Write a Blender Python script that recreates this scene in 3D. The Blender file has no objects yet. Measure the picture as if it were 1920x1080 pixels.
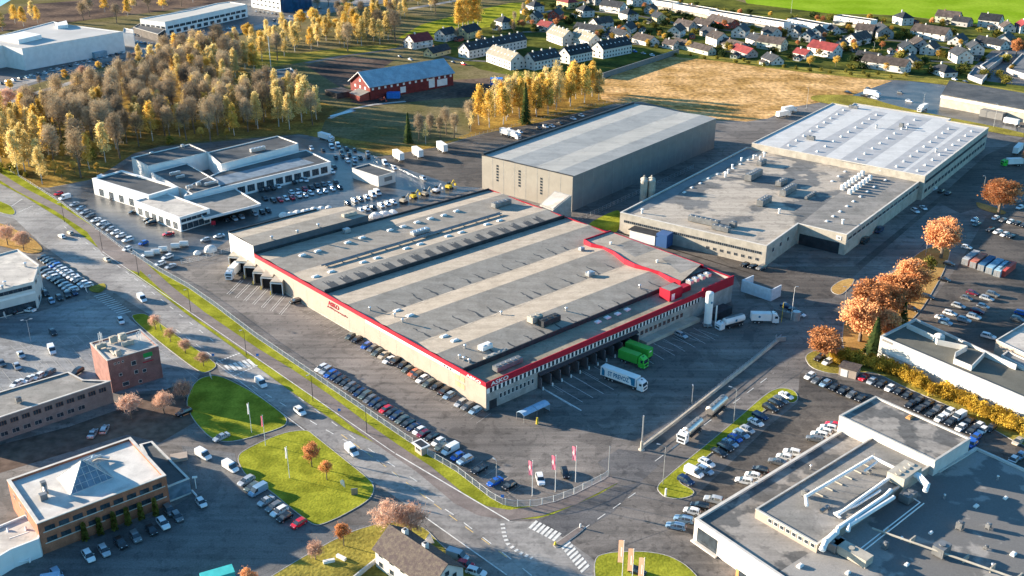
import bpy, math, random
import numpy as np
from mathutils import Vector, Matrix
R = math.radians
# ---------------------------------------------------------------- camera
HC = 150.0; FPX = 1937.8; TH = R(23.719); RO = R(0.1945)
_c, _s = math.cos(TH), math.sin(TH)
_right = Vector((1, 0, 0)); FWD = Vector((0, _c, -_s)); _up = Vector((0, _s, _c))
CR = _right*math.cos(RO) + _up*math.sin(RO); CU = _up*math.cos(RO) - _right*math.sin(RO)
EYE = Vector((0, 0, HC))
scene = bpy.context.scene
cam = bpy.data.cameras.new('camera'); camo = bpy.data.objects.new('camera', cam)
scene.collection.objects.link(camo); scene.camera = camo
m3 = Matrix((CR, CU, -FWD)).transposed(); camo.matrix_world = Matrix.Translation(EYE) @ m3.to_4x4()
cam.lens = 36.0*FPX/1920.0; cam.sensor_width = 36.0; cam.clip_start = 1.0; cam.clip_end = 9000.0
scene.render.resolution_x = 1920; scene.render.resolution_y = 1080
# ---------------------------------------------------------------- light
SUN_EL = R(11.8); SH = R(111.0)           # elevation, heading of the shadows (clockwise from +Y)
sd = Vector((math.sin(SH)*math.cos(SUN_EL), math.cos(SH)*math.cos(SUN_EL), -math.sin(SUN_EL)))
world = bpy.data.worlds.new('World'); scene.world = world; world.use_nodes = True
wn = world.node_tree; bg = wn.nodes['Background']
sky = wn.nodes.new('ShaderNodeTexSky'); sky.sky_type = 'NISHITA'; sky.sun_disc = False
sky.sun_elevation = SUN_EL; sky.sun_rotation = math.atan2(-sd.x, -sd.y); sky.altitude = 100; sky.ozone_density = 3.0; sky.dust_density = 0.6
tint = wn.nodes.new('ShaderNodeVectorMath'); tint.operation = 'MULTIPLY'; tint.inputs[1].default_value = (0.68, 1.07, 1.17)
wn.links.new(sky.outputs[0], tint.inputs[0]); wn.links.new(tint.outputs[0], bg.inputs[0]); bg.inputs[1].default_value = 0.072
sl = bpy.data.lights.new('sun', 'SUN'); sl.energy = 5.0; sl.angle = R(0.5); sl.color = (1.0, 0.85, 0.66)
so = bpy.data.objects.new('sun', sl); scene.collection.objects.link(so)
so.rotation_euler = sd.to_track_quat('-Z', 'Y').to_euler(); so.location = (-200, 300, 300)
vs = scene.view_settings; vs.view_transform = 'Standard'; vs.look = 'None'; vs.gamma = 1; vs.exposure = 2.05
C = scene.collection
rnd = random.Random(7)
# ---------------------------------------------------------------- pixel of the photograph -> point of the place
def P(px, py, z=0.0):
    d = CR*((px-960)/FPX) - CU*((py-540)/FPX) + FWD
    return EYE + d*((z-HC)/d.z)
def W(pts, z=0.0): return [P(x, y, z) for x, y in pts]
def PX(p):
    q = Vector(p) - EYE; f = q.dot(FWD)
    return (960 + FPX*q.dot(CR)/f, 540 - FPX*q.dot(CU)/f)
# ---------------------------------------------------------------- materials
MATS = {}
def mat(name, col, rough=0.8, var=0.12, scale=0.15, metal=0.0, col2=None, fine=0.0, fscale=3.0, spec=0.22, trans=0.0, bump=0.0, coat=0.0, sharp=False, rnd_obj=0.0, emis=None, worn=0.0):
    if name in MATS: return MATS[name]
    m = bpy.data.materials.new(name); m.use_nodes = True; nt = m.node_tree; b = nt.nodes['Principled BSDF']
    b.inputs['Roughness'].default_value = rough; b.inputs['Metallic'].default_value = metal
    b.inputs['Specular IOR Level'].default_value = spec
    if coat: b.inputs['Coat Weight'].default_value = coat; b.inputs['Coat Roughness'].default_value = 0.08
    if trans: b.inputs['Transmission Weight'].default_value = trans
    tc = nt.nodes.new('ShaderNodeTexCoord')
    n1 = nt.nodes.new('ShaderNodeTexNoise'); n1.inputs['Scale'].default_value = scale; n1.inputs['Detail'].default_value = 5
    nt.links.new(tc.outputs['Object'], n1.inputs['Vector'])
    rp = nt.nodes.new('ShaderNodeValToRGB')
    lo, hi = (0.38, 0.62) if not sharp else (0.49, 0.53)
    rp.color_ramp.elements[0].position = lo; rp.color_ramp.elements[1].position = hi
    c2 = col2 if col2 else tuple(min(1, c*(1+var)) for c in col); c1 = col if col2 else tuple(c*(1-var) for c in col)
    rp.color_ramp.elements[0].color = (*c1, 1); rp.color_ramp.elements[1].color = (*c2, 1)
    nt.links.new(n1.outputs[0], rp.inputs[0]); out = rp.outputs[0]
    if fine:
        n2 = nt.nodes.new('ShaderNodeTexNoise'); n2.inputs['Scale'].default_value = fscale; n2.inputs['Detail'].default_value = 3
        nt.links.new(tc.outputs['Object'], n2.inputs['Vector'])
        mr = nt.nodes.new('ShaderNodeMapRange'); mr.inputs[1].default_value = 0.3; mr.inputs[2].default_value = 0.7
        mr.inputs[3].default_value = 1-fine; mr.inputs[4].default_value = 1+fine
        nt.links.new(n2.outputs[0], mr.inputs[0])
        vm = nt.nodes.new('ShaderNodeVectorMath'); vm.operation = 'SCALE'
        nt.links.new(out, vm.inputs[0]); nt.links.new(mr.outputs[0], vm.inputs['Scale']); out = vm.outputs[0]
        if bump:
            bp = nt.nodes.new('ShaderNodeBump'); bp.inputs['Strength'].default_value = bump; bp.inputs['Distance'].default_value = 0.5
            nt.links.new(n2.outputs[0], bp.inputs['Height']); nt.links.new(bp.outputs[0], b.inputs['Normal'])
    if worn:      # stains, tar seams and tyre-worn lanes that belong to the surface itself
        def mul(src, fac_node_out):
            vm = nt.nodes.new('ShaderNodeVectorMath'); vm.operation = 'SCALE'; nt.links.new(src, vm.inputs[0]); nt.links.new(fac_node_out, vm.inputs['Scale']); return vm.outputs[0]
        def noise(sc, det, dist, a, b, lo_, hi_, stretch=None):
            n = nt.nodes.new('ShaderNodeTexNoise'); n.inputs['Scale'].default_value = sc; n.inputs['Detail'].default_value = det; n.inputs['Distortion'].default_value = dist
            if stretch:
                mp = nt.nodes.new('ShaderNodeMapping'); mp.inputs['Scale'].default_value = stretch[0]; mp.inputs['Rotation'].default_value = (0, 0, stretch[1]); nt.links.new(tc.outputs['Object'], mp.inputs[0]); nt.links.new(mp.outputs[0], n.inputs['Vector'])
            else: nt.links.new(tc.outputs['Object'], n.inputs['Vector'])
            m_ = nt.nodes.new('ShaderNodeMapRange'); m_.inputs[1].default_value = a; m_.inputs[2].default_value = b; m_.inputs[3].default_value = lo_; m_.inputs[4].default_value = hi_; nt.links.new(n.outputs[0], m_.inputs[0]); return m_.outputs[0]
        out = mul(out, noise(.11, 9, 1.2, .54, .60, 1, 1-.30*worn)); out = mul(out, noise(.5, 6, .5, .58, .64, 1, 1-.35*worn))
        out = mul(out, noise(.08, 3, .3, .35, .65, 1+.28*worn, 1-.2*worn, ((.25, 6, 1), .75)))
        if rough >= .9: worn = 0
        vo = nt.nodes.new('ShaderNodeTexVoronoi'); vo.feature = 'DISTANCE_TO_EDGE'; vo.inputs['Scale'].default_value = .04; wv = nt.nodes.new('ShaderNodeTexNoise'); wv.inputs['Scale'].default_value = .05; wv.inputs['Detail'].default_value = 6; nt.links.new(tc.outputs['Object'], wv.inputs['Vector']); va = nt.nodes.new('ShaderNodeVectorMath'); va.operation = 'MULTIPLY_ADD'; va.inputs[1].default_value = (30, 30, 0); nt.links.new(wv.outputs['Color'], va.inputs[0]); nt.links.new(tc.outputs['Object'], va.inputs[2]); nt.links.new(va.outputs[0], vo.inputs['Vector'])
        m_ = nt.nodes.new('ShaderNodeMapRange'); m_.inputs[1].default_value = .003; m_.inputs[2].default_value = .009; m_.inputs[3].default_value = 1-.22*worn; m_.inputs[4].default_value = 1; nt.links.new(vo.outputs[0], m_.inputs[0]); out = mul(out, m_.outputs[0])
    if rnd_obj:
        oi = nt.nodes.new('ShaderNodeObjectInfo'); mr = nt.nodes.new('ShaderNodeMapRange')
        mr.inputs[3].default_value = 1-rnd_obj; mr.inputs[4].default_value = 1+rnd_obj
        nt.links.new(oi.outputs['Random'], mr.inputs[0])
        vm = nt.nodes.new('ShaderNodeVectorMath'); vm.operation = 'SCALE'
        nt.links.new(out, vm.inputs[0]); nt.links.new(mr.outputs[0], vm.inputs['Scale']); out = vm.outputs[0]
    nt.links.new(out, b.inputs['Base Color'])
    if emis:
        b.inputs['Emission Color'].default_value = (*emis, 1); b.inputs['Emission Strength'].default_value = 1
    MATS[name] = m; return m
def leafmat(name, cols, rough=0.9, tr=0.35, scale=0.5):
    m = bpy.data.materials.new(name); m.use_nodes = True; nt = m.node_tree; nt.nodes.remove(nt.nodes['Principled BSDF'])
    tc = nt.nodes.new('ShaderNodeTexCoord'); oi = nt.nodes.new('ShaderNodeObjectInfo')
    n1 = nt.nodes.new('ShaderNodeTexNoise'); n1.inputs['Scale'].default_value = scale; n1.inputs['Detail'].default_value = 4; n1.inputs['Roughness'].default_value = 0.7
    nt.links.new(tc.outputs['Object'], n1.inputs['Vector'])
    ma = nt.nodes.new('ShaderNodeMath'); ma.operation = 'MULTIPLY_ADD'; ma.inputs[1].default_value = 0.34; 
    nt.links.new(oi.outputs['Random'], ma.inputs[0]); 
    sb = nt.nodes.new('ShaderNodeMath'); sb.operation = 'SUBTRACT'; sb.inputs[1].default_value = 0.17
    nt.links.new(n1.outputs[0], sb.inputs[0]); nt.links.new(sb.outputs[0], ma.inputs[2])
    rp = nt.nodes.new('ShaderNodeValToRGB'); er = rp.color_ramp.elements
    er[0].position = 0.3; er[1].position = 0.7; er[0].color = (*cols[0], 1); er[1].color = (*cols[-1], 1)
    for i, c in enumerate(cols[1:-1]):
        e = er.new(0.3+0.4*(i+1)/(len(cols)-1)); e.color = (*c, 1)
    nt.links.new(ma.outputs[0], rp.inputs[0])
    d = nt.nodes.new('ShaderNodeBsdfDiffuse'); t = nt.nodes.new('ShaderNodeBsdfTranslucent'); mx = nt.nodes.new('ShaderNodeMixShader')
    mx.inputs[0].default_value = tr
    for s in (d, t): nt.links.new(rp.outputs[0], s.inputs['Color'])
    nt.links.new(d.outputs[0], mx.inputs[1]); nt.links.new(t.outputs[0], mx.inputs[2])
    nt.links.new(mx.outputs[0], nt.nodes['Material Output'].inputs[0]); MATS[name] = m; return m
# ---------------------------------------------------------------- mesh builder
class MB:
    def __init__(s): s.v = []; s.f = []; s.m = []; s.k = 0
    def face(s, pts, m=None):
        n = len(s.v); s.v += [tuple(p) for p in pts]; s.f.append(tuple(range(n, n+len(pts)))); s.m.append(s.k if m is None else m)
    def box(s, c, size, ax=None, z0=None):
        # c centre of the base (x,y,z), size (l,w,h), ax = heading vector of the length
        ux = Vector((1, 0, 0)) if ax is None else Vector((ax[0], ax[1], 0)).normalized()
        uy = Vector((-ux.y, ux.x, 0)); uz = Vector((0, 0, 1)); c = Vector(c)
        l, w, h = size; b = []
        for k in (0, 1):
            for i, j in ((-1, -1), (1, -1), (1, 1), (-1, 1)): b.append(c + ux*(i*l/2) + uy*(j*w/2) + uz*(k*h))
        s.hexa(b)
    def hexa(s, b):
        n = len(s.v); s.v += [tuple(p) for p in b]
        for q in ((0, 3, 2, 1), (4, 5, 6, 7), (0, 1, 5, 4), (1, 2, 6, 5), (2, 3, 7, 6), (3, 0, 4, 7)):
            s.f.append(tuple(n+i for i in q)); s.m.append(s.k)
    def prism(s, poly, z0, z1, top=True, bottom=True):
        n = len(s.v); N = len(poly)
        s.v += [(p[0], p[1], z0) for p in poly] + [(p[0], p[1], z1) for p in poly]
        for i in range(N):
            j = (i+1) % N; s.f.append((n+i, n+j, n+N+j, n+N+i)); s.m.append(s.k)
        if top: s.f.append(tuple(n+N+i for i in range(N))); s.m.append(s.k)
        if bottom: s.f.append(tuple(n+i for i in reversed(range(N)))); s.m.append(s.k)
    def tube(s, a, b, r0, r1=None, n=8, cap=True):
        a = Vector(a); b = Vector(b); r1 = r0 if r1 is None else r1; d = (b-a).normalized()
        u = d.orthogonal().normalized(); w = d.cross(u); k = len(s.v)
        for p, r in ((a, r0), (b, r1)):
            for i in range(n):
                t = 2*math.pi*i/n; s.v.append(tuple(p + u*(r*math.cos(t)) + w*(r*math.sin(t))))
        for i in range(n):
            j = (i+1) % n; s.f.append((k+i, k+j, k+n+j, k+n+i)); s.m.append(s.k)
        if cap:
            s.f.append(tuple(k+i for i in reversed(range(n)))); s.m.append(s.k)
            s.f.append(tuple(k+n+i for i in range(n))); s.m.append(s.k)
    def pipe(s, pts, r, n=8):
        for a, b in zip(pts[:-1], pts[1:]): s.tube(a, b, r, r, n)
    def dome(s, c, r, sz=1.0, n=10, k=4):
        c = Vector(c); rings = []
        for i in range(k):
            t = math.pi/2*i/k; rings.append([c + Vector((r*math.cos(t)*math.cos(2*math.pi*j/n), r*math.cos(t)*math.sin(2*math.pi*j/n), r*sz*math.sin(t))) for j in range(n)])
        for i in range(k-1):
            for j in range(n): s.face([rings[i][j], rings[i][(j+1) % n], rings[i+1][(j+1) % n], rings[i+1][j]])
        for j in range(n): s.face([rings[-1][j], rings[-1][(j+1) % n], c+Vector((0, 0, r*sz))])
    def mesh(s, name, mats, off=None, smooth=False):
        me = bpy.data.meshes.new(name); v = s.v
        if off is not None: v = [(a-off[0], b-off[1], c-off[2]) for a, b, c in v]
        me.from_pydata(v, [], s.f)
        for m in (mats if isinstance(mats, (list, tuple)) else [mats]): me.materials.append(m)
        me.polygons.foreach_set('material_index', s.m)
        if smooth: me.polygons.foreach_set('use_smooth', [True]*len(s.f))
        me.update(); return me
    def build(s, name, mats, parent=None, smooth=False):
        off = parent['_o'] if parent is not None and '_o' in parent else None
        ob = bpy.data.objects.new(name, s.mesh(name, mats, off, smooth)); C.objects.link(ob)
        if parent is not None:
            ob.parent = parent
            if off is not None: ob['_o'] = list(off)
        return ob
def tag(o, label=None, cat=None, group=None, kind=None):
    if label: o['label'] = label
    if cat: o['category'] = cat
    if group: o['group'] = group
    if kind: o['kind'] = kind
    return o
def thing(name, label, cat, loc, group=None, rz=0):
    o = bpy.data.objects.new(name, None); C.objects.link(o); o.location = loc; o.rotation_euler = (0, 0, rz); o.empty_display_size = 1
    tag(o, label, cat, group); o['_o'] = [loc[0], loc[1], loc[2]]; return o
def solo(name, mb, mats, label, cat, group=None, smooth=False, at=None):
    # one-mesh thing with its origin at its own base
    if at is None:
        xs = [v[0] for v in mb.v]; ys = [v[1] for v in mb.v]; zs = [v[2] for v in mb.v]
        at = ((min(xs)+max(xs))/2, (min(ys)+max(ys))/2, min(zs))
    ob = bpy.data.objects.new(name, mb.mesh(name, mats, at, smooth)); ob.location = at; C.objects.link(ob)
    return tag(ob, label, cat, group)
def copyobj(o, parent=None, loc=None, rz=None, sc=None):
    c = o.copy(); C.objects.link(c)
    if parent is not None: c.parent = parent
    if loc is not None: c.location = loc
    if rz is not None: c.rotation_euler = (0, 0, rz)
    if sc is not None: c.scale = (sc, sc, sc) if not hasattr(sc, '__len__') else sc
    return c
KIDS = {}
def copytree(o, loc, rz, sc=None, label=None, group=None):
    r = copyobj(o, None, loc, rz, sc)
    if label: r['label'] = label
    if group: r['group'] = group
    for ch in KIDS[o.name]:
        c = copyobj(ch, r)
        for g in KIDS.get(ch.name, []): copyobj(g, c)
    return r
# ---------------------------------------------------------------- geometry helpers
def v2(p): return Vector((p[0], p[1]))
def ccw(poly):
    a = sum(poly[i][0]*poly[(i+1) % len(poly)][1] - poly[(i+1) % len(poly)][0]*poly[i][1] for i in range(len(poly)))
    return poly if a > 0 else poly[::-1]
def inset(poly, w):
    poly = [v2(p) for p in poly]; n = len(poly); out = []
    for i in range(n):
        a, b, c = poly[i-1], poly[i], poly[(i+1) % n]
        d1 = (b-a).normalized(); d2 = (c-b).normalized()
        n1 = Vector((-d1.y, d1.x)); n2 = Vector((-d2.y, d2.x)); m = (n1+n2); k = m.dot(n1)
        out.append(b + m*(w/k if abs(k) > 0.2 else w))
    return out
def rect(a, b, c, z):
    # a corner, b and c its neighbours, pixels of points at height z; the angle at a is made right
    A, B, D = P(*a, z), P(*b, z), P(*c, z); u = (B-A).normalized(); n = Vector((-u.y, u.x, 0)); k = (D-A).dot(n)
    return [A, B, B+n*k, A+n*k]
def ribbon(pts, w, z, closed=False):
    # pts world points -> polygon of a strip
    L, Rr = [], []; n = len(pts)
    for i in range(n):
        a = pts[max(i-1, 0)]; b = pts[min(i+1, n-1)]; d = (v2(b)-v2(a)).normalized(); m = Vector((-d.y, d.x))
        L.append(v2(pts[i])+m*w/2); Rr.append(v2(pts[i])-m*w/2)
    return L, Rr
def sheet(name, poly, z, m, kind='structure'):
    mb = MB(); mb.face([(p[0], p[1], z) for p in ccw([v2(p) for p in poly])])
    o = mb.build(name, m); tag(o, kind=kind); return o
def strip(name, pts, w, z, m, kind='structure'):
    L, Rr = ribbon(pts, w, z); mb = MB()
    for i in range(len(pts)-1): mb.face([(*Rr[i], z), (*Rr[i+1], z), (*L[i+1], z), (*L[i], z)])
    o = mb.build(name, m); tag(o, kind=kind); return o
# ---------------------------------------------------------------- palette
M_ground = mat('meadow', (0.13, 0.115, 0.05), 0.95, col2=(0.20, 0.16, 0.085), scale=0.03, fine=0.25, fscale=0.6, spec=0.0, worn=0.5)
M_floor = mat('leaf_litter', (0.16, 0.10, 0.035), 0.95, col2=(0.34, 0.22, 0.055), scale=0.06, fine=0.35, fscale=0.7, spec=0.0, worn=0.5)
M_grass = mat('grass', (0.17, 0.18, 0.02), 0.9, col2=(0.31, 0.31, 0.035), scale=0.16, fine=0.2, fscale=1.6, bump=0.18, spec=0.0, worn=0.2)
M_grass2 = mat('dry_grass', (0.17, 0.145, 0.035), 0.9, col2=(0.31, 0.26, 0.055), scale=0.08, fine=0.3, fscale=1.2, bump=0.3, spec=0.0, worn=0.2)
M_field = mat('field_green', (0.18, 0.29, 0.015), 0.9, col2=(0.25, 0.36, 0.03), scale=0.02, fine=0.12, fscale=0.3, spec=0.0, worn=0.22)
M_straw = mat('straw', (0.36, 0.21, 0.075), 0.95, col2=(0.60, 0.37, 0.17), scale=0.05, fine=0.4, fscale=0.35, bump=0.6, spec=0.0, worn=0.6)
M_leafy = mat('orange_leaf_carpet', (0.30, 0.175, 0.06), 0.95, col2=(0.44, 0.27, 0.095), scale=0.1, fine=0.25, fscale=1.5, spec=0.0)
M_soil = mat('ploughed_soil', (0.07, 0.055, 0.05), 0.95, col2=(0.17, 0.12, 0.09), scale=0.03, fine=0.3, fscale=0.4, spec=0.0)
M_brownyard = mat('brown_yard_asphalt', (0.062, 0.053, 0.046), 0.75, col2=(0.115, 0.097, 0.082), scale=0.03, fine=0.2, fscale=1.6, spec=0.3, worn=.9)
M_asph = mat('asphalt', (0.105, 0.093, 0.085), 0.75, col2=(0.185, 0.162, 0.145), scale=0.035, fine=0.16, fscale=2.2, spec=0.35, worn=0.9)
M_asph_d = mat('asphalt_dark', (0.075, 0.07, 0.07), 0.6, col2=(0.12, 0.11, 0.105), scale=0.05, fine=0.2, fscale=2.0, spec=0.4, worn=0.9)
M_wet = mat('asphalt_wet', (0.06, 0.06, 0.062), 0.35, col2=(0.11, 0.105, 0.10), scale=0.06, fine=0.2, fscale=1.5, spec=0.5, worn=0.9)
M_road = mat('road_asphalt', (0.19, 0.175, 0.165), 0.7, col2=(0.29, 0.27, 0.25), scale=0.05, fine=0.14, fscale=1.2, spec=0.35, worn=0.7)
M_path = mat('path_asphalt', (0.16, 0.13, 0.12), 0.8, col2=(0.20, 0.165, 0.15), scale=0.1, fine=0.12, fscale=2, worn=0.5)
M_paint = mat('road_paint', (0.62, 0.60, 0.56), 0.7, 0.15, 0.8)
M_ypaint = mat('yellow_road_paint', (0.65, 0.45, 0.18), 0.7, 0.15, 0.8)
M_kerb = mat('kerb_stone', (0.38, 0.36, 0.33), 0.8, 0.15, 1)
M_water = mat('water', (0.20, 0.28, 0.36), 0.1, 0.1, 0.05)
M_cream = mat('cream_panel', (0.37, 0.30, 0.245), 0.65, 0.05, 0.3, fine=0.05, fscale=2)
M_red = mat('red_metal', (0.36, 0.012, 0.03), 0.5, 0.06, 0.3)
M_conc = mat('grey_concrete', (0.30, 0.29, 0.27), 0.85, 0.15, 0.4, fine=0.12, fscale=4)
M_concl = mat('pale_concrete', (0.40, 0.36, 0.30), 0.85, 0.12, 0.4, fine=0.08, fscale=3)
M_white = mat('white_panel', (0.74, 0.72, 0.69), 0.6, 0.05, 0.3)
M_whitew = mat('white_render', (0.56, 0.53, 0.49), 0.8, 0.06, 0.4)
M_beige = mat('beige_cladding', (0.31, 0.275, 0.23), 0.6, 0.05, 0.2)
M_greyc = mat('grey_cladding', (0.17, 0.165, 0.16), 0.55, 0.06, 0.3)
M_dark = mat('dark_metal', (0.035, 0.037, 0.042), 0.5, 0.2, 0.5)
M_mid = mat('grey_metal', (0.22, 0.22, 0.22), 0.45, 0.15, 0.6, metal=0.4)
M_galv = mat('galvanised_steel', (0.52, 0.53, 0.54), 0.35, 0.1, 0.8, metal=0.7)
M_steel = mat('polished_steel', (0.66, 0.60, 0.54), 0.36, 0.06, 0.8, metal=0.95)
M_glass = mat('window_glass', (0.03, 0.04, 0.05), 0.12, 0.3, 0.6, spec=0.8)
M_glassb = mat('skylight_glass', (0.12, 0.17, 0.22), 0.15, 0.2, 0.6, spec=0.8)
M_rim = mat('parapet_flashing', (0.42, 0.40, 0.37), 0.6, 0.1, 0.5)
M_rimw = mat('white_flashing', (0.54, 0.50, 0.45), 0.6, 0.1, 0.5)
M_felt = mat('roofing_felt', (0.19, 0.18, 0.165), 0.85, col2=(0.27, 0.25, 0.23), scale=0.12, fine=0.10, fscale=2, worn=0.5)
M_feltd = mat('dark_roofing_felt', (0.055, 0.058, 0.062), 0.7, col2=(0.10, 0.10, 0.10), scale=0.1, fine=0.12, fscale=2, worn=0.5)
M_feltw = mat('blotched_roofing_felt', (0.265, 0.24, 0.215), 0.85, col2=(0.12, 0.115, 0.11), scale=0.12, fine=0.10, fscale=1.5, sharp=True, worn=.6)
M_feltp = mat('patched_roofing_felt', (0.38, 0.33, 0.275), 0.85, col2=(0.15, 0.148, 0.145), scale=0.055, fine=0.10, fscale=1.5, sharp=True, worn=0.6)
M_feltl = mat('pale_roofing_felt', (0.42, 0.38, 0.34), 0.8, col2=(0.54, 0.49, 0.43), scale=0.15, fine=0.06, fscale=2, worn=0.5)
M_askor = mat('asko_roof_felt', (0.31, 0.265, 0.215), 0.85, col2=(0.36, 0.31, 0.255), scale=0.25, fine=0.09, fscale=1.5, worn=0.35)
M_damp = mat('damp_roof_felt', (0.085, 0.083, 0.08), 0.6, 0.15, 0.6)
M_olive = mat('olive_roof_felt', (0.24, 0.225, 0.17), 0.85, 0.1, 0.2, fine=0.1, fscale=2, worn=0.5)
M_metroof = mat('pale_metal_roof', (0.36, 0.335, 0.30), 0.45, 0.07, 0.08, fine=0.05, fscale=0.5, worn=0.3)
M_whroof = mat('white_membrane_roof', (0.52, 0.505, 0.49), 0.6, 0.06, 0.1, fine=0.05, fscale=0.8, worn=0.2)
M_brick = mat('red_brick', (0.34, 0.13, 0.075), 0.85, 0.15, 0.5, fine=0.2, fscale=5)
M_brickb = mat('brown_brick', (0.22, 0.13, 0.09), 0.85, 0.15, 0.5, fine=0.2, fscale=5)
M_tileD = mat('black_roof_tile', (0.028, 0.030, 0.034), 0.6, 0.3, 0.5, rnd_obj=0.3)
M_tileG = mat('brown_roof_tile', (0.06, 0.048, 0.044), 0.75, 0.3, 0.4, rnd_obj=0.3)
M_tileL = mat('beige_roof_tile', (0.24, 0.215, 0.17), 0.75, 0.12, 0.4)
M_tileR = mat('red_roof_tile', (0.17, 0.03, 0.03), 0.7, 0.2, 0.4)
M_tileM = mat('mottled_roof_tile', (0.07, 0.052, 0.052), 0.85, col2=(0.115, 0.092, 0.075), scale=1.2, fine=0.25, fscale=4)
M_blueR = mat('blue_metal_roof', (0.26, 0.36, 0.42), 0.5, 0.12, 0.2, fine=0.12, fscale=1.2)
M_barn = mat('barn_red_boards', (0.17, 0.028, 0.025), 0.8, 0.15, 0.5, fine=0.15, fscale=3)
M_wallY = mat('yellow_boards', (0.52, 0.44, 0.24), 0.8, 0.08, 0.5)
M_wallR = mat('red_boards', (0.32, 0.07, 0.05), 0.8, 0.1, 0.5)
M_wallG = mat('grey_boards', (0.30, 0.29, 0.28), 0.8, 0.1, 0.5)
M_wallT = mat('sage_boards', (0.40, 0.42, 0.34), 0.8, 0.1, 0.5)
M_bark = mat('bark', (0.15, 0.115, 0.085), 0.9, 0.3, 1.5)
M_birch = mat('birch_bark', (0.45, 0.42, 0.38), 0.85, 0.35, 2.5)
M_rubber = mat('tyre_rubber', (0.02, 0.02, 0.02), 0.7, 0.2, 3)
M_lamp = mat('headlamp_lens', (0.75, 0.76, 0.78), 0.1, 0.05, 5, spec=0.8)
M_tail = mat('tail_lamp_lens', (0.45, 0.02, 0.02), 0.2, 0.05, 5)
M_yel = mat('yellow_paint', (0.65, 0.48, 0.05), 0.5, 0.1, 1)
M_greenT = mat('green_trailer', (0.06, 0.36, 0.05), 0.4, 0.06, 0.5)
M_blue = mat('blue_sign', (0.03, 0.18, 0.55), 0.5, 0.1, 1)
M_orange = leafmat('orange_cloth', [(0.92, 0.46, 0.27), (0.94, 0.50, 0.31), (0.95, 0.54, 0.35)], tr=.6)
M_pink = leafmat('red_cloth', [(0.84, 0.20, 0.27), (0.88, 0.24, 0.31), (0.9, 0.28, 0.35)], tr=.6)
M_wcloth = leafmat('white_cloth', [(0.82, 0.78, 0.76), (0.85, 0.8, 0.78), (0.88, 0.84, 0.82)], tr=.5)
M_wood = mat('orange_wood', (0.48, 0.24, 0.09), 0.7, 0.12, 1)
M_plastic = mat('pale_blue_plastic', (0.30, 0.42, 0.55), 0.35, 0.08, 1)
M_teal = mat('teal_lettering', (0.02, 0.16, 0.28), 0.5, 0.05, 1)
M_cover = mat('white_wrapped_bale', (0.72, 0.69, 0.64), 0.5, 0.1, 0.4)
L_or = leafmat('orange_leaves', [(0.36, 0.155, 0.065), (0.58, 0.27, 0.12), (0.74, 0.39, 0.19)])
L_ye = leafmat('yellow_leaves', [(0.40, 0.26, 0.06), (0.66, 0.44, 0.10), (0.82, 0.60, 0.17)])
L_yb = leafmat('pale_yellow_leaves', [(0.42, 0.32, 0.12), (0.68, 0.53, 0.22), (0.86, 0.70, 0.34)])
L_br = leafmat('brown_twigs', [(0.18, 0.14, 0.10), (0.34, 0.265, 0.18), (0.54, 0.42, 0.27)], tr=0.25)
L_pk = leafmat('pinkish_twigs', [(0.34, 0.20, 0.14), (0.54, 0.34, 0.25), (0.70, 0.47, 0.35)], tr=0.3)
L_gr = leafmat('spruce_needles', [(0.018, 0.03, 0.012), (0.035, 0.055, 0.02), (0.08, 0.10, 0.03)], tr=0.1)
L_ol = leafmat('olive_leaves', [(0.10, 0.09, 0.02), (0.20, 0.18, 0.04), (0.33, 0.28, 0.06)])
L_hd = leafmat('hedge_leaves', [(0.30, 0.19, 0.03), (0.52, 0.34, 0.05), (0.66, 0.46, 0.08)])
# ---------------------------------------------------------------- ground, roads, lawns
mb = MB(); mb.face([(-3500, -400, 0), (3500, -400, 0), (3500, 6500, 0), (-3500, 6500, 0)]); tag(mb.build('ground', M_ground), kind='structure')
Zs = [0.004*i for i in range(0, 40)]
YARD = [(-260, 300), (0, 318), (60, 350), (90, 352), (180, 335), (250, 288), (300, 275), (560, 252), (600, 256), (640, 272), (700, 292), (760, 300), (830, 272), (900, 252), (1000, 232), (1150, 195), (1205, 190),
 (1345, 226), (1400, 226), (1480, 200), (1560, 175), (1690, 140), (1760, 148), (1850, 158), (1950, 172), (2500, 260), (3000, 1500), (-900, 1500)]
sheet('yard', W(YARD), Zs[1], M_asph)
sheet('forest_floor', W([(-300, 290), (-10, 316), (60, 350), (90, 352), (180, 335), (250, 288), (300, 272), (560, 250), (640, 268), (720, 290), (760, 298), (830, 270), (905, 250), (1010, 230), (1150, 195), (1130, 150), (1000, 150), (880, 180), (800, 215), (640, 205), (560, 175), (500, 165), (420, 100), (300, 100), (200, 140), (80, 190), (-300, 230)]), Zs[2], M_floor)
sheet('forest_floor', W([(610, 225), (640, 200), (720, 190), (880, 182), (890, 215), (880, 250), (830, 268), (740, 272), (660, 262), (600, 250)]), Zs[3], M_ground)
sheet('field', W([(1392, -10), (1400, 6), (1480, 17), (1560, 26), (1640, 27), (1700, 30), (1800, 42), (1860, 48), (1920, 62), (2500, 130), (2600, -150), (1300, -160)]), Zs[1], M_field)
sheet('reed_field', W([(1128, 186), (1120, 160), (1150, 140), (1270, 103), (1330, 108), (1440, 124), (1560, 133), (1640, 145), (1672, 152), (1650, 163), (1575, 186), (1490, 200), (1440, 222), (1400, 228), (1345, 224), (1200, 190), (1160, 195)]), Zs[4], M_straw)
sheet('meadow', W([(745, 72), (790, 46), (880, 22), (960, 5), (1010, 4), (990, 22), (975, 45), (900, 62), (830, 72)]), Zs[1], M_grass)
sheet('meadow', W([(480, 95), (560, 100), (660, 88), (750, 82), (740, 92), (620, 106), (560, 118), (480, 130)]), Zs[5], M_grass2)
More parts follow.
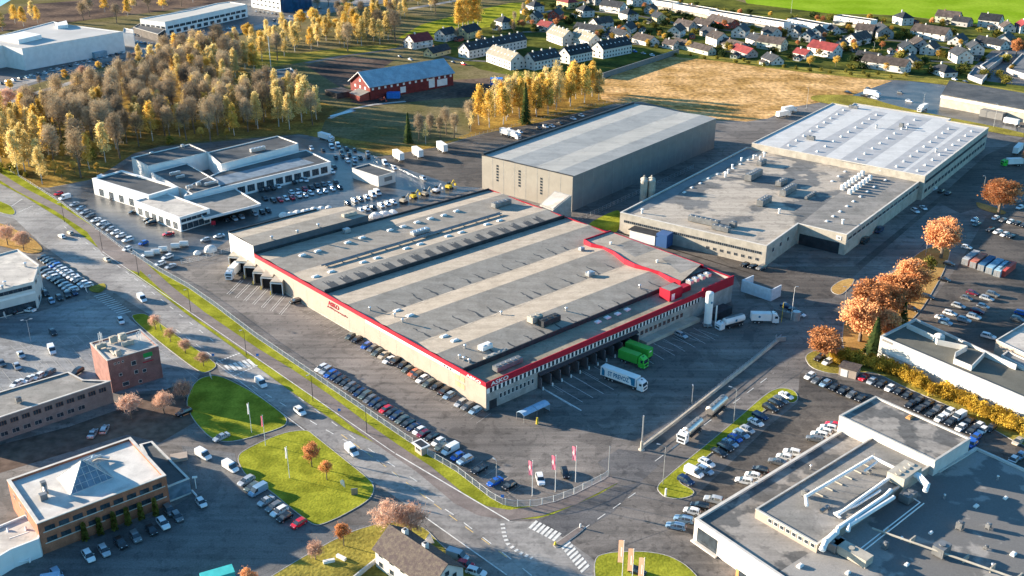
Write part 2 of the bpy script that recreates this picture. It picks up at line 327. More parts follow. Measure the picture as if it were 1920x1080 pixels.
sheet('ploughed_field', W([(572, 122), (650, 106), (740, 112), (700, 140), (660, 158), (640, 165), (600, 140)]), Zs[5], M_soil)
sheet('ploughed_field', W([(-200, 60), (0, 30), (60, 8), (220, -5), (420, -30), (450, 0), (330, 18), (160, 38), (0, 60), (-200, 90)]), Zs[9], M_soil)
sheet('river', W([(-200, 30), (-10, 18), (20, 0), (60, -20), (-100, -40), (-400, -40)]), Zs[2], M_water)
sheet('industrial_yard', W([(-300, 160), (0, 178), (90, 150), (250, 112), (330, 95), (480, 55), (600, 28), (740, 2), (640, -20), (440, -10), (300, 30), (240, 55), (120, 100), (-300, 110)]), Zs[1], M_asph_d)
strip('motorway', W([(-60, 178), (0, 165), (130, 128), (250, 98), (330, 84), (480, 52), (600, 22), (720, -8), (800, -30)]), 15, Zs[2], M_road)
strip('road', W([(-60, 210), (0, 197), (60, 177), (150, 150), (250, 130), (330, 112)]), 7, Zs[3], M_road)
strip('road', W([(722, 26), (770, 16), (850, 2), (900, -10)]), 8, Zs[2], M_road)
strip('farm_road', W([(575, 118), (640, 106), (740, 92), (800, 82)]), 5, Zs[6], M_asph_d)
sheet('farm_yard', W([(790, 160), (850, 150), (940, 145), (930, 165), (905, 180), (800, 188), (690, 200), (655, 190), (700, 182)]), Zs[6], M_soil)
strip('farm_track', W([(618, 222), (660, 204), (700, 196), (760, 190)]), 3, Zs[7], M_kerb)
sheet('stream', W([(618, 217), (660, 205), (668, 208), (640, 215), (620, 219)]), Zs[8], M_water)
sheet('suburb_ground', W([(800, 85), (830, 60), (970, 45), (980, 10), (1060, -14), (1300, -22), (1400, 6), (1560, 26), (1700, 30), (1920, 62), (2300, 110), (2300, 200), (1920, 172), (1700, 140), (1660, 148), (1440, 122), (1330, 106), (1270, 102), (1200, 120), (1150, 140), (1000, 150), (900, 130)]), Zs[2], mat('garden_lawn', (0.05, 0.06, 0.02), 0.9, col2=(0.13, 0.135, 0.03), scale=0.035, fine=0.3, fscale=0.3, spec=0.0))
for pts, w in (([(1390, 28), (1500, 58), (1600, 70), (1700, 78), (1830, 98)], 6), ([(1100, 20), (1200, 30), (1300, 50), (1450, 66), (1560, 86), (1660, 108), (1800, 118)], 5), ([(980, 60), (1090, 58), (1180, 82), (1300, 92), (1420, 100)], 5),
               ([(1240, 70), (1300, 50), (1330, 36)], 5), ([(800, 98), (860, 112), (960, 118), (1010, 110)], 5), ([(1000, 30), (1060, 12), (1100, 2)], 5), ([(1660, 108), (1720, 80), (1780, 52)], 5)):
    strip('street', W(pts), w, Zs[6], M_asph_d)
sheet('wet_yard', W([(1575, 187), (1672, 152), (1705, 146), (1770, 160), (1800, 195), (1900, 235), (1990, 260), (1900, 250), (1760, 220), (1640, 205)]), Zs[7], M_wet)
sheet('garage_yard', W([(1820, 130), (1860, 95), (1925, 90), (2100, 120), (2050, 165), (1925, 162), (1850, 152)]), Zs[8], M_asph_d)
sheet('dealer_yard', W([(560, 258), (640, 276), (720, 297), (860, 350), (905, 352), (700, 402), (560, 395), (470, 420), (400, 470), (270, 500), (120, 380), (90, 352), (180, 338), (250, 300), (500, 262)]), Zs[3], M_wet)
sheet('left_yard', W([(-60, 560), (75, 580), (175, 560), (225, 575), (245, 600), (375, 702), (360, 725), (200, 740), (-60, 760)]), Zs[3], mat('worn_sheen_asphalt', (0.15, 0.15, 0.155), 0.6, col2=(0.24, 0.235, 0.23), scale=0.06, fine=0.15, fscale=1.5, spec=0.4, worn=.9))  # worn asphalt; paler bluish base paints in the sky's sheen on wet ground
sheet('dealer_compound', W([(72, 480), (100, 478), (165, 540), (160, 560), (70, 585), (-40, 600), (-40, 470)]), Zs[4], M_asph_d)
sheet('rear_lane', W([(-60, 850), (130, 800), (230, 765), (330, 722), (345, 730), (365, 792), (300, 830), (238, 815), (-60, 905)]), Zs[4], M_soil)
sheet('side_yard', W([(1500, 700), (1600, 715), (1700, 740), (1960, 840), (2300, 1000), (2100, 1100), (1820, 900), (1640, 800), (1500, 850), (1380, 960), (1300, 1010), (1262, 960), (1310, 925), (1440, 800), (1495, 755)]), Zs[5], M_brownyard)
sheet('side_yard', W([(1725, 592), (1795, 500), (1850, 405), (1960, 360), (2400, 420), (2400, 760), (1960, 800), (1655, 668)]), Zs[6], M_brownyard)
sheet('side_yard', W([(1170, 440), (1430, 500), (1600, 500), (1700, 420), (1760, 370), (1850, 290), (1960, 240), (2300, 300), (2000, 340), (1800, 400), (1640, 540), (1560, 560), (1400, 560), (1380, 520), (1150, 432)]), Zs[7], M_brownyard)
sheet('side_yard', W([(700, 296), (830, 274), (905, 252), (1150, 200), (1200, 195), (905, 300), (905, 352), (860, 350)]), Zs[4], M_brownyard)
sheet('side_yard', W([(340, 835), (365, 925), (310, 960), (60, 1050), (-60, 1110), (-60, 1300), (420, 1300), (600, 1050), (690, 985), (590, 985), (540, 955), (450, 895), (440, 850)]), Zs[5], mat('office_yard_asphalt', (.10, .096, .094), .6, col2=(.14, .135, .13), scale=.05, fine=.25, fscale=2.5, spec=.35, worn=.7))
# main road and verges
RR = [(-160, 265), (0, 345), (47, 370), (120, 415), (192, 472), (225, 497), (287, 540), (350, 590), (450, 662), (480, 687), (560, 745), (650, 807), (740, 850), (840, 917), (905, 963), (955, 977), (1010, 975), (1080, 955), (1160, 909)]
FE = [(15, 318), (77, 357), (117, 382), (175, 425), (230, 467), (250, 477), (300, 510), (355, 541), (405, 576), (480, 633), (587, 706), (685, 773), (757, 822), (802, 853), (855, 884), (920, 934), (942, 946), (963, 950), (1005, 949), (1040, 941), (1077, 927), (1132, 899), (1140, 893)]
RL = [(-160, 330), (0, 405), (27, 410), (80, 460), (150, 510), (235, 562), (277, 588), (405, 678), (412, 700), (477, 733), (540, 780), (582, 810), (655, 867), (702, 905), (795, 970), (950, 1080), (1010, 1130), (1150, 1250)]
VER = FE + [(1160, 905), (1080, 952), (1008, 972), (955, 974), (905, 960), (840, 914), (740, 848), (650, 805), (560, 744), (480, 686), (450, 661), (350, 589), (287, 539), (225, 496), (192, 471), (120, 414), (47, 369), (0, 344), (-140, 270), (-100, 265)]
sheet('verge', W(VER), Zs[4], M_grass)
ROAD = RR[:16] + [(1000, 978), (1060, 1010), (1130, 1062), (1260, 1200), (1400, 1350)] + RL[::-1]
sheet('road', W(ROAD), Zs[9], M_road)
PATH = [(-60, 292), (-10, 325), (40, 356), (110, 392), (160, 424), (215, 461), (255, 488), (312, 540), (372, 588), (472, 657), (540, 699), (605, 744), (680, 801), (735, 840), (795, 880), (865, 938), (905, 958), (955, 966), (1010, 958), (1070, 938), (1150, 897)]
strip('path', W(PATH), 4.2, Zs[12], M_path)
sheet('driveway', W([(160, 430), (215, 462), (262, 492), (262, 512), (225, 500), (190, 473)]), Zs[11], M_path)
# right access road
sheet('road', W([(955, 977), (1010, 973), (1080, 952), (1160, 908), (1150, 900), (1210, 850), (1330, 760), (1460, 650), (1505, 610), (1560, 560), (1620, 500), (1760, 380), (1800, 400), (1740, 450), (1600, 590), (1500, 700), (1440, 737), (1330, 828), (1250, 893), (1228, 915), (1245, 935), (1300, 930), (1260, 990), (1150, 1030), (1112, 1048), (1120, 1100), (1000, 985)]), Zs[8], M_asph)
sheet('asphalt_patch', W([(1120, 868), (1160, 842), (1200, 847), (1250, 858), (1200, 905), (1150, 895)]), Zs[10], M_asph_d)
sheet('asphalt_patch', W([(1000, 980), (1070, 950), (1150, 915), (1200, 905), (1150, 960), (1100, 990), (1060, 1010)]), Zs[10], M_asph_d)
def chaikin(p, n=2):
    for _ in range(n):
        q = []
        for i in range(len(p)):
            a, b = p[i], p[(i+1) % len(p)]; q += [a*0.78+b*0.22, a*0.22+b*0.78]
        p = q
    return p
LZ = [0.10]
def lawn(pts, m=None, kerb=True, name='lawn', z=13):
    LZ[0] += 0.004; pw = chaikin([v2(p) for p in W(pts)]); sheet(name, pw, LZ[0], m or M_grass)
    if kerb:
        mb = MB(); q = ccw([v2(p) for p in pw]); o = inset(q, -0.18); n = len(q)
        for i in range(n):
            j = (i+1) % n
            mb.face([(*o[i], 0.01), (*o[j], 0.01), (*o[j], 0.14), (*o[i], 0.14)]); mb.face([(*o[i], 0.14), (*o[j], 0.14), (*q[j], 0.14), (*q[i], 0.14)])
            mb.face([(*q[i], 0.14), (*q[j], 0.14), (*q[j], 0.0), (*q[i], 0.0)])
        tag(mb.build('kerb', M_kerb), kind='structure')
lawn([(242, 593), (262, 588), (277, 590), (340, 636), (403, 680), (405, 688), (392, 697), (376, 700), (300, 642)])
lawn([(362, 722), (378, 708), (410, 703), (475, 736), (535, 780), (538, 795), (520, 805), (440, 829), (400, 826), (366, 792), (348, 758)])
lawn([(443, 856), (470, 838), (530, 812), (575, 806), (590, 818), (655, 870), (695, 902), (702, 918), (692, 938), (640, 968), (600, 985), (585, 983), (545, 952), (505, 918), (460, 892)])
lawn([(480, 1100), (560, 1050), (650, 1000), (725, 978), (790, 984), (826, 1022), (860, 1050), (930, 1110), (800, 1160), (500, 1140)], M_grass2)
lawn([(1230, 915), (1250, 895), (1330, 830), (1375, 793), (1440, 736), (1465, 727), (1490, 733), (1497, 748), (1486, 757), (1464, 749), (1420, 778), (1345, 840), (1290, 884), (1268, 904), (1303, 921), (1295, 931), (1270, 936), (1245, 932)])
lawn([(1113, 1047), (1140, 1037), (1200, 1034), (1250, 1041), (1290, 1062), (1330, 1110), (1120, 1120)])
lawn([(1598, 668), (1578, 650), (1584, 590), (1630, 545), (1690, 500), (1740, 462), (1785, 462), (1772, 505), (1722, 592), (1662, 632), (1652, 668)], M_leafy)
lawn([(1508, 668), (1530, 656), (1600, 662), (1655, 668), (1750, 708), (1960, 800), (1960, 860), (1800, 770), (1700, 728), (1640, 697), (1600, 700), (1560, 702), (1520, 690)], M_grass2)
lawn([(1557, 540), (1576, 526), (1603, 521), (1597, 535), (1577, 554), (1562, 550)], M_leafy)
lawn([(1095, 424), (1140, 400), (1165, 392), (1160, 438), (1140, 432)], kerb=False)
lawn([(1828, 378), (1850, 384), (1890, 398), (1880, 404), (1835, 392)], M_leafy, kerb=False)
lawn([(0, 378), (20, 386), (29, 398), (24, 404), (0, 399), (-60, 370), (-60, 345)])
lawn([(-80, 395), (0, 418), (60, 445), (85, 470), (60, 478), (0, 460), (-80, 450)], M_leafy, kerb=False)
lawn([(165, 540), (195, 530), (200, 538), (190, 550), (170, 548)], M_grass2, kerb=False)
lawn([(1520, 178), (1610, 178), (1700, 205), (1930, 250), (1930, 262), (1730, 222), (1620, 205), (1520, 190)], M_grass2, kerb=False)
lawn([(1270, 100), (1330, 104), (1440, 119), (1640, 138), (1700, 140), (1930, 172), (1930, 180), (1700, 150), (1640, 150), (1440, 128), (1330, 112), (1265, 108)], M_grass2, kerb=False)
# dashes and painted bars
def dashes(name, pts, w, on, off, z, m, start=0.0):
    pw = [v2(p) for p in W(pts)]; mb = MB(); pos = start; seg = []
    L = [0]; 
    for a, b in zip(pw[:-1], pw[1:]): L.append(L[-1]+(b-a).length)
    def at(s):
        for i in range(len(pw)-1):
            if s <= L[i+1] or i == len(pw)-2:
                t = (s-L[i])/(L[i+1]-L[i]); d = (pw[i+1]-pw[i]).normalized(); return pw[i].lerp(pw[i+1], t), d
    while pos < L[-1]:
        (a, d1), (b, d2) = at(pos), at(min(pos+on, L[-1])); n1 = Vector((-d1.y, d1.x))*w/2; n2 = Vector((-d2.y, d2.x))*w/2
        mb.face([(*(a-n1), z), (*(b-n2), z), (*(b+n2), z), (*(a+n1), z)]); pos += on+off
    if mb.f: tag(mb.build(name, m), kind='structure')
zM = Zs[16]
dashes('road_marking', [(742, 851), (840, 918), (905, 964), (955, 977)], 0.35, 400, 1, zM, M_paint)
dashes('road_marking', RR[4:13], 0.22, 400, 1, zM, M_paint)
dashes('road_marking', [(405, 681), (477, 735), (540, 782), (582, 812), (655, 869), (700, 905)], 0.22, 400, 1, zM, M_paint)
dashes('road_marking', [(797, 970), (820, 985), (950, 1078)], 0.3, 400, 1, zM, M_paint)
dashes('road_marking', [(330, 618), (480, 728), (600, 800), (690, 850), (780, 920), (850, 965), (960, 1050), (1010, 1090)], 0.25, 3.2, 4.0, zM, M_paint)
dashes('road_marking', [(560, 745), (650, 812), (720, 862), (800, 915)], 0.22, 3, 6, zM, M_paint)
dashes('road_marking', [(640, 815), (730, 880), (800, 935), (900, 1008), (960, 1052)], 0.22, 3, 3, zM, M_ypaint)
dashes('road_marking', [(120, 425), (250, 520), (400, 640)], 0.22, 3, 5, zM, M_paint)
dashes('road_marking', [(942, 982), (946, 1005), (952, 1020), (972, 1035), (998, 1047)], 1.0, 0.7, 0.8, zM, M_paint)
dashes('road_marking', [(20, 388), (42, 373)], 0.5, 0.6, 0.4, zM, M_paint); dashes('road_marking', [(35, 398), (62, 386)], 0.5, 0.6, 0.4, zM, M_paint)
dashes('road_marking', [(405, 680), (450, 662)], 0.7, 0.6, 0.4, zM, M_paint); dashes('road_marking', [(440, 705), (483, 685)], 0.7, 0.6, 0.4, zM, M_paint)
dashes('road_marking', [(1090, 995), (1205, 915)], 0.2, 3, 3, zM, M_paint); dashes('road_marking', [(1228, 865), (1330, 790), (1450, 700)], 0.2, 4, 4, zM, M_paint)
def zebra(a, b, n, la, w=0.5, z=zM, m=None):
    A, B = v2(P(*a)), v2(P(*b)); L = v2(P(*la)) - A; mb = MB(); d = (B-A).normalized()*w/2
    for i in range(n):
        c = A.lerp(B, i/(n-1)); mb.face([(*(c-d), z), (*(c+d), z), (*(c+d+L), z), (*(c-d+L), z)])
    tag(mb.build('crosswalk', m or M_paint), kind='structure')
zebra((993, 991), (1037, 1014), 7, (1007, 977), 0.75); zebra((1054, 1029), (1089, 1073), 8, (1069, 1016), 0.75)
zebra((422, 685), (464, 674), 6, (435, 697), 1.0)
zebra((176, 556), (222, 590), 12, (199, 550), 0.4)
# parking lines
def bays(a, b, n, la, z=zM, w=0.12, m=None, name='parking_lines'):
    zebra_n = n; A, B = v2(P(*a)), v2(P(*b)); L = v2(P(*la)) - A; mb = MB(); d = (B-A).normalized()*w/2
    for i in range(n):
        c = A.lerp(B, i/(n-1)); mb.face([(*(c-d), z), (*(c+d), z), (*(c+d+L), z), (*(c-d+L), z)])
    tag(mb.build(name, m or M_paint), kind='structure')
bays((592, 581), (920, 775), 34, (565, 594), w=0.1, m=M_kerb)
bays((595, 697), (950, 930), 36, (622, 684), w=0.1, m=M_kerb)
bays((452, 525), (548, 560), 7, (425, 552), w=0.18); bays((456, 526), (552, 561), 7, (429, 553), w=0.18)
bays((1012, 726), (1090, 697), 5, (1072, 762), w=0.16); bays((1025, 718), (1135, 680), 6, (1055, 736), w=0.12)
dashes('road_marking', [(1019, 729), (1090, 770)], 0.5, 100, 1, zM, M_paint)
bays((1165, 665), (1300, 615), 8, (1205, 690), w=0.14); bays((1225, 645), (1310, 618), 6, (1262, 658), w=0.12)
bays((160, 628), (20, 648), 9, (175, 640), w=0.14, m=M_kerb); bays((225, 650), (45, 690), 10, (250, 676), w=0.14, m=M_kerb); 
bays((140, 660), (-20, 700), 8, (170, 690), w=0.14, m=M_kerb); bays((235, 628), (110, 660), 6, (258, 650), w=0.14, m=M_kerb)
dashes('road_marking', [(292, 650), (372, 712)], 0.14, 200, 1, zM, M_kerb)
# gravelly light patches the sun throws off the panes are left to the light itself
# ---------------------------------------------------------------- building kit
def zat(base, top):
    # height of a point seen at pixel top straight above the ground point seen at pixel base
    g = P(*base); lo, hi = 0.0, 60.0
    for _ in range(40):
        m = (lo+hi)/2
        if PX((g.x, g.y, m))[1] > top[1]: lo = m
        else: hi = m
    return lo
def center(poly): return (sum(p[0] for p in poly)/len(poly), sum(p[1] for p in poly)/len(poly), 0.0)
def flat(T, poly, h, wall, roof, rim=0.5, rimm=None, z0=0.0, rw=0.4, wname='wall', rname='roof', band=None, roofobj=True):
    """walls up to h, roof surface h-rim inside a parapet, flashing on the parapet"""
    poly = ccw([v2(p) for p in poly]); n = len(poly); inn = inset(poly, rw); mb = MB()
    for i in range(n):
        j = (i+1) % n; mb.face([(*poly[i], z0), (*poly[j], z0), (*poly[j], h), (*poly[i], h)])
        mb.face([(*inn[j], h-rim), (*inn[i], h-rim), (*inn[i], h), (*inn[j], h)])
    w = mb.build(wname, wall, T)
    mb = MB(); oo = inset(poly, -0.08)
    for i in range(n):
        j = (i+1) % n; mb.face([(*oo[i], h+0.04), (*oo[j], h+0.04), (*inn[j], h+0.04), (*inn[i], h+0.04)]); mb.face([(*oo[i], h-0.16), (*oo[j], h-0.16), (*oo[j], h+0.04), (*oo[i], h+0.04)])
    mb.build('parapet', rimm or M_rim, T)
    if roofobj:
        mb = MB(); mb.face([(*p, h-rim) for p in inn]); mb.build(rname, roof, T)
    return w, inn
WINC = {}
def window(T, c, n, w, h, glass=None, frame=None, name='window', depth=0.06, bars=1):
    """one window: frame bars standing off the wall with the pane between; c centre, n outward normal"""
    key = (round(w, 2), round(h, 2), (glass or M_glass).name, (frame or M_rimw).name, bars)
    if key not in WINC:
        mb = MB(); t = 0.07
        mb.k = 1
        mb.face([(0.03, -w/2, -h/2), (0.03, w/2, -h/2), (0.03, w/2, h/2), (0.03, -w/2, h/2)]); mb.k = 0
        def bar(y0, y1, z0, z1): mb.hexa([(0, y0, z0), (depth, y0, z0), (depth, y1, z0), (0, y1, z0), (0, y0, z1), (depth, y0, z1), (depth, y1, z1), (0, y1, z1)])
        bar(-w/2-t, w/2+t, -h/2-t, -h/2); bar(-w/2-t, w/2+t, h/2, h/2+t); bar(-w/2-t, -w/2, -h/2, h/2); bar(w/2, w/2+t, -h/2, h/2)
        for i in range(bars): y = -w/2+w*(i+1)/(bars+1); bar(y-t/2, y+t/2, -h/2, h/2)
        WINC[key] = mb.mesh('window', [frame or M_rimw, glass or M_glass])
    ob = bpy.data.objects.new(name, WINC[key]); C.objects.link(ob); ob.parent = T; o = T['_o']
    ob.location = (c[0]-o[0], c[1]-o[1], c[2]-o[2]); ob.rotation_euler = (0, 0, math.atan2(n[1], n[0])); return ob
def outn(A, B, cen):
    d = (v2(B)-v2(A)).normalized(); n = Vector((d.y, -d.x))
    if n.dot(v2(A)-v2(cen)) < 0: n = -n
    return n
def winrow(T, A, B, z, n, w, h, cen, t0=0.0, t1=1.0, glass=None, frame=None, off=0.02, name='window', bars=1):
    nn = outn(A, B, cen); A, B = v2(A), v2(B)
    for i in range(n):
        t = t0 + (t1-t0)*(i+0.5)/n; c = A.lerp(B, t) + nn*off; window(T, (c.x, c.y, z), nn, w, h, glass, frame, name, bars=bars)
def slab(T, A, B, z0, z1, off, m, cen, name, t0=0, t1=1, th=0.12):
    nn = outn(A, B, cen); A, B = v2(A), v2(B); a, b = A.lerp(B, t0), A.lerp(B, t1); mb = MB()
    p = [a+nn*off, b+nn*off, b+nn*(off+th), a+nn*(off+th)]
    mb.hexa([(*q, z0) for q in p] + [(*q, z1) for q in p]); return mb.build(name, m, T)
def hvac(T, c, size, ax, z, m=None, name='ventilation_unit'):
    mb = MB(); c = Vector((c[0], c[1], z)); mb.box(c+Vector((0, 0, 0.3)), size, ax)
    ux = Vector((ax[0], ax[1], 0)).normalized(); uy = Vector((-ux.y, ux.x, 0))
    for i in (-1, 1):
        for j in (-1, 1): mb.box(c+ux*(i*size[0]*0.42)+uy*(j*size[1]*0.4), (0.15, 0.15, 0.3))
    k = max(1, int(size[0]/2))
    for i in range(k):
        p = c+ux*((i+0.5)/k-0.5)*size[0]+Vector((0, 0, 0.3+size[2])); mb.tube(p, p+Vector((0, 0, 0.18)), min(size[1], 2)*0.36, None, 10)
    mb.box(c+Vector((0, 0, 0.3+size[2]*0.3)), (size[0]+0.06, size[1]*0.7, size[2]*0.5), ax)
    return mb.build(name, m or M_mid, T)
def domes(T, pts, z, s=1.6, name='roof_light', ax=(1, 0), m=None, s2=None, hh=0.45):
    for p in pts:
        mb = MB(); q = P(p[0], p[1], z) if len(p) == 2 else Vector(p)
        mb.box((q.x, q.y, z), (s, s2 or s*0.6, hh*0.55), ax); ux = Vector((ax[0], ax[1], 0)).normalized(); uy = Vector((-ux.y, ux.x, 0)); a, b = s/2*0.95, (s2 or s*0.6)/2*0.95
        base = [Vector((q.x, q.y, z+hh*0.56))+ux*i*a+uy*j*b for i, j in ((-1, -1), (1, -1), (1, 1), (-1, 1))]; top = [Vector((q.x, q.y, z+hh))+ux*i*a*0.6+uy*j*b*0.5 for i, j in ((-1, -1), (1, -1), (1, 1), (-1, 1))]
        mb.hexa(base+top); mb.build(name, m or M_white, T)
def vents(T, pts, z, r=0.25, h=0.8, m=None, name='roof_vent'):
    for p in pts:
        mb = MB(); q = P(p[0], p[1], z); mb.tube((q.x, q.y, z), (q.x, q.y, z+h), r, None, 8); mb.tube((q.x, q.y, z+h), (q.x, q.y, z+h+0.2), r*1.6, r*1.2, 8); mb.build(name, m or M_galv, T)
def patches(T, polys, z, m=None, name='damp_patch'):
    mb = MB()
    for i, p in enumerate(polys): mb.face([(q[0], q[1], z+0.004+0.0004*i) for q in ccw([v2(a) for a in p])])
    mb.build(name, m or M_damp, T)
def text(T, s, at, right, upv, width, height, m, name='lettering', th=0.05):
    cu = bpy.data.curves.new('lettering', 'FONT'); cu.body = s; cu.size = 1; cu.extrude = th/2; cu.resolution_u = 3; cu.offset = 0.018
    tmp = bpy.data.objects.new('lettering', cu); C.objects.link(tmp); bpy.context.view_layer.update()
    me = bpy.data.meshes.new_from_object(tmp.evaluated_get(bpy.context.evaluated_depsgraph_get())); bpy.data.objects.remove(tmp)
    co = np.zeros(len(me.vertices)*3); me.vertices.foreach_get('co', co); co = co.reshape(-1, 3)
    mn, mx = co.min(0), co.max(0); co[:, 0] = (co[:, 0]-(mn[0]+mx[0])/2)*width/(mx[0]-mn[0]); co[:, 1] = (co[:, 1]-(mn[1]+mx[1])/2)*height/(mx[1]-mn[1])
    r = np.array(Vector(right).normalized()); u = np.array(Vector(upv).normalized()); n = np.cross(r, u)
    o = np.array(T['_o']) if T is not None and '_o' in T else np.zeros(3)
    w = co[:, :1]*r + co[:, 1:2]*u + (co[:, 2:3]+th/2)*n + np.array(at) - o
    me.vertices.foreach_set('co', w.ravel()); me.materials.clear(); me.materials.append(m); me.update()
    ob = bpy.data.objects.new(name, me); C.objects.link(ob); ob.parent = T; return ob
def lamp(px, h=10, m=None, label='', arm=1.5, ad=(1, 0), group='street lamps along the main road', double=False):
    g = P(*px); T = thing('street_lamp', label, 'street lamp', tuple(g), group); m = m or M_dark
    mb = MB(); mb.tube(g, g+Vector((0, 0, h)), 0.11, 0.06, 8); a = Vector((ad[0], ad[1], 0)).normalized()
    for s in ((1, -1) if double else (1,)): mb.tube(g+Vector((0, 0, h-0.05)), g+Vector((0, 0, h+0.3))+a*arm*s, 0.05, 0.04, 6)
    mb.build('pole', m, T)
    for s in ((1, -1) if double else (1,)):
        mb = MB(); mb.box(g+Vector((0, 0, h+0.22))+a*(arm*s+0.3*s), (0.9, 0.3, 0.14), a); mb.build('lamp_head', M_galv, T)
    return T
# ================================================================ the red-banded distribution warehouse
HA = 9.0
F_ = P(911, 718.5, HA); R_ = P(1375, 521, HA); L_ = P(487, 473, HA)
u2 = (R_-F_); u2.z = 0; l2 = u2.length; u2.normalize(); u1 = Vector((-u2.y, u2.x, 0)); l1 = (L_-F_).dot(u1)
def A(a, b, z=0.0): # a metres along the front from the near corner, b metres back along the long side
    q = F_ + u2*a + u1*b; return Vector((q.x, q.y, z))
def Apx(x, y, z=HA): # metres (a,b) of a pixel on the plane z
    q = P(x, y, z)-F_; return q.dot(u2), q.dot(u1)
TA = thing('warehouse', 'large grey-roofed distribution warehouse with red roof band and ASKO signs', 'warehouse', tuple(A(l2/2, l1/2)))
cenA = A(l2/2, l1/2)
polyA = [A(0, 0), A(l2, 0), A(l2, l1), A(0, l1)]
# walls
mb = MB(); mb.k = 0
for i in (2, 3): a, b = polyA[i], polyA[(i+1) % 4]; mb.face([(a.x, a.y, 0), (b.x, b.y, 0), (b.x, b.y, HA), (a.x, a.y, HA)])
mb.k = 1
a1 = Apx(1018, 700, 0)[0]; a2_ = Apx(1225, 618, 0)[0]
for i in (1,): a, b = polyA[i], polyA[(i+1) % 4]; mb.face([(a.x, a.y, 0), (b.x, b.y, 0), (b.x, b.y, HA), (a.x, a.y, HA)])
D0, D1, DZ, DD = 20.0, 63.5, 5.0, 6.0
for x0, x1, z0, z1 in ((0, D0, 0, HA), (D1, l2, 0, HA), (D0, D1, DZ, HA)): mb.face([A(x0, 0, z0), A(x1, 0, z0), A(x1, 0, z1), A(x0, 0, z1)])
mb.build('wall', [M_cream, M_conc], TA)
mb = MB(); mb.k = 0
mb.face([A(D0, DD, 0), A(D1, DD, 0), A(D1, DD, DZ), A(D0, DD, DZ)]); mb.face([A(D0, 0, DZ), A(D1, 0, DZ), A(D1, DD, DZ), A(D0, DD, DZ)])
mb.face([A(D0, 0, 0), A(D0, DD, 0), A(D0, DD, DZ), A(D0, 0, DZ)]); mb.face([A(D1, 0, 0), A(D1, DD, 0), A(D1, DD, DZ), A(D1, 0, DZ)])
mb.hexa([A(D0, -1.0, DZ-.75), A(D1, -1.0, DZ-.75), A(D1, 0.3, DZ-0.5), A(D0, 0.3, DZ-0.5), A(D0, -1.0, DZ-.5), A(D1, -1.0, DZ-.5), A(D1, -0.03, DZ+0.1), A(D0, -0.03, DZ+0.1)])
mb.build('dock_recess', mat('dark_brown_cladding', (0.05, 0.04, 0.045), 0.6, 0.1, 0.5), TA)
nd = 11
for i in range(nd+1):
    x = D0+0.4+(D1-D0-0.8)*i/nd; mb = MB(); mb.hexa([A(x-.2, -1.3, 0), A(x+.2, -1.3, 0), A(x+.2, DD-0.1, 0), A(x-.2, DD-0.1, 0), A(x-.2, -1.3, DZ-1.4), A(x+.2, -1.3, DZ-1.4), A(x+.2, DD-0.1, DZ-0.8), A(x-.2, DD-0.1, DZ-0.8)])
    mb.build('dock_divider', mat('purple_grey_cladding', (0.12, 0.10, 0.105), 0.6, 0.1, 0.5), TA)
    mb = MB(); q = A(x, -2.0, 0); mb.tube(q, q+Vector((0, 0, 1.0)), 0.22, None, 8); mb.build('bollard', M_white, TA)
for i in range(nd):
    x = D0+0.4+(D1-D0-0.8)*(i+0.5)/nd; mb = MB(); mb.hexa([A(x-1.3, DD-0.3, 1.1), A(x+1.3, DD-0.3, 1.1), A(x+1.3, DD-0.05, 1.1), A(x-1.3, DD-0.05, 1.1), A(x-1.3, DD-0.3, 3.7), A(x+1.3, DD-0.3, 3.7), A(x+1.3, DD-0.05, 3.7), A(x-1.3, DD-0.05, 3.7)]); mb.build('dock_door', M_greyc, TA)
# red band: left side thin, front thick
mb = MB()
mb.hexa([A(-0.15, -0.15, HA-1.25), A(0.0, -0.15, HA-1.25), A(0.0, l1, HA-1.25), A(-0.15, l1, HA-1.25), A(-0.15, -0.15, HA+0.1), A(0.15, -0.15, HA+0.1), A(0.15, l1, HA+0.1), A(-0.15, l1, HA+0.1)])
mb.hexa([A(0.0, -0.15, HA-1.9), A(l2+.1, -0.15, HA-1.9), A(l2+.1, 0.0, HA-1.9), A(0.0, 0.0, HA-1.9), A(0.0, -0.15, HA+0.1), A(l2+.1, -0.15, HA+0.1), A(l2+.1, 0.12, HA+0.1), A(0.0, 0.12, HA+0.1)])
xr = l2-17
mb.hexa([A(xr, -0.22, HA-2.6), A(l2+.12, -0.22, HA-2.6), A(l2+.12, -0.16, HA-2.6), A(xr, -0.16, HA-2.6), A(xr, -0.22, HA+0.9), A(l2+.12, -0.22, HA+0.9), A(l2+.12, 0.3, HA+0.9), A(xr, 0.3, HA+0.9)])
mb.hexa([A(l2, 0.0, HA-0.3), A(l2+.12, 0.0, HA-0.3), A(l2+.12, l1, HA-0.3), A(l2, l1, HA-0.3), A(l2-.3, 0.0, HA+0.25), A(l2+.12, 0.0, HA+0.25), A(l2+.12, l1, HA+0.25), A(l2-.3, l1, HA+0.25)])
mb.build('red_roof_band', M_red, TA)
# roof : folded strips that run along the front direction
def bL(x, y): return Apx(x, y, HA)[1]
edges = [('flat', bL(865, 690))]
mb = MB(); zr = HA-0.55
b0 = bL(868, 692); strip_z = HA-1.4
mb.k = 1; mb.face([A(0.35, 0.35, strip_z), A(l2, 0.35, strip_z), A(l2, b0, strip_z), A(0.35, b0, strip_z)])
mb.k = 2; mb.face([A(0.35, b0, strip_z), A(l2, b0, strip_z), A(l2, b0, HA+0.15), A(0.35, b0, HA+0.15)]); mb.face([A(0.35, b0, HA+0.15), A(l2, b0, HA+0.15), A(l2, b0+0.35, HA+0.15), A(0.35, b0+0.35, HA+0.15)])
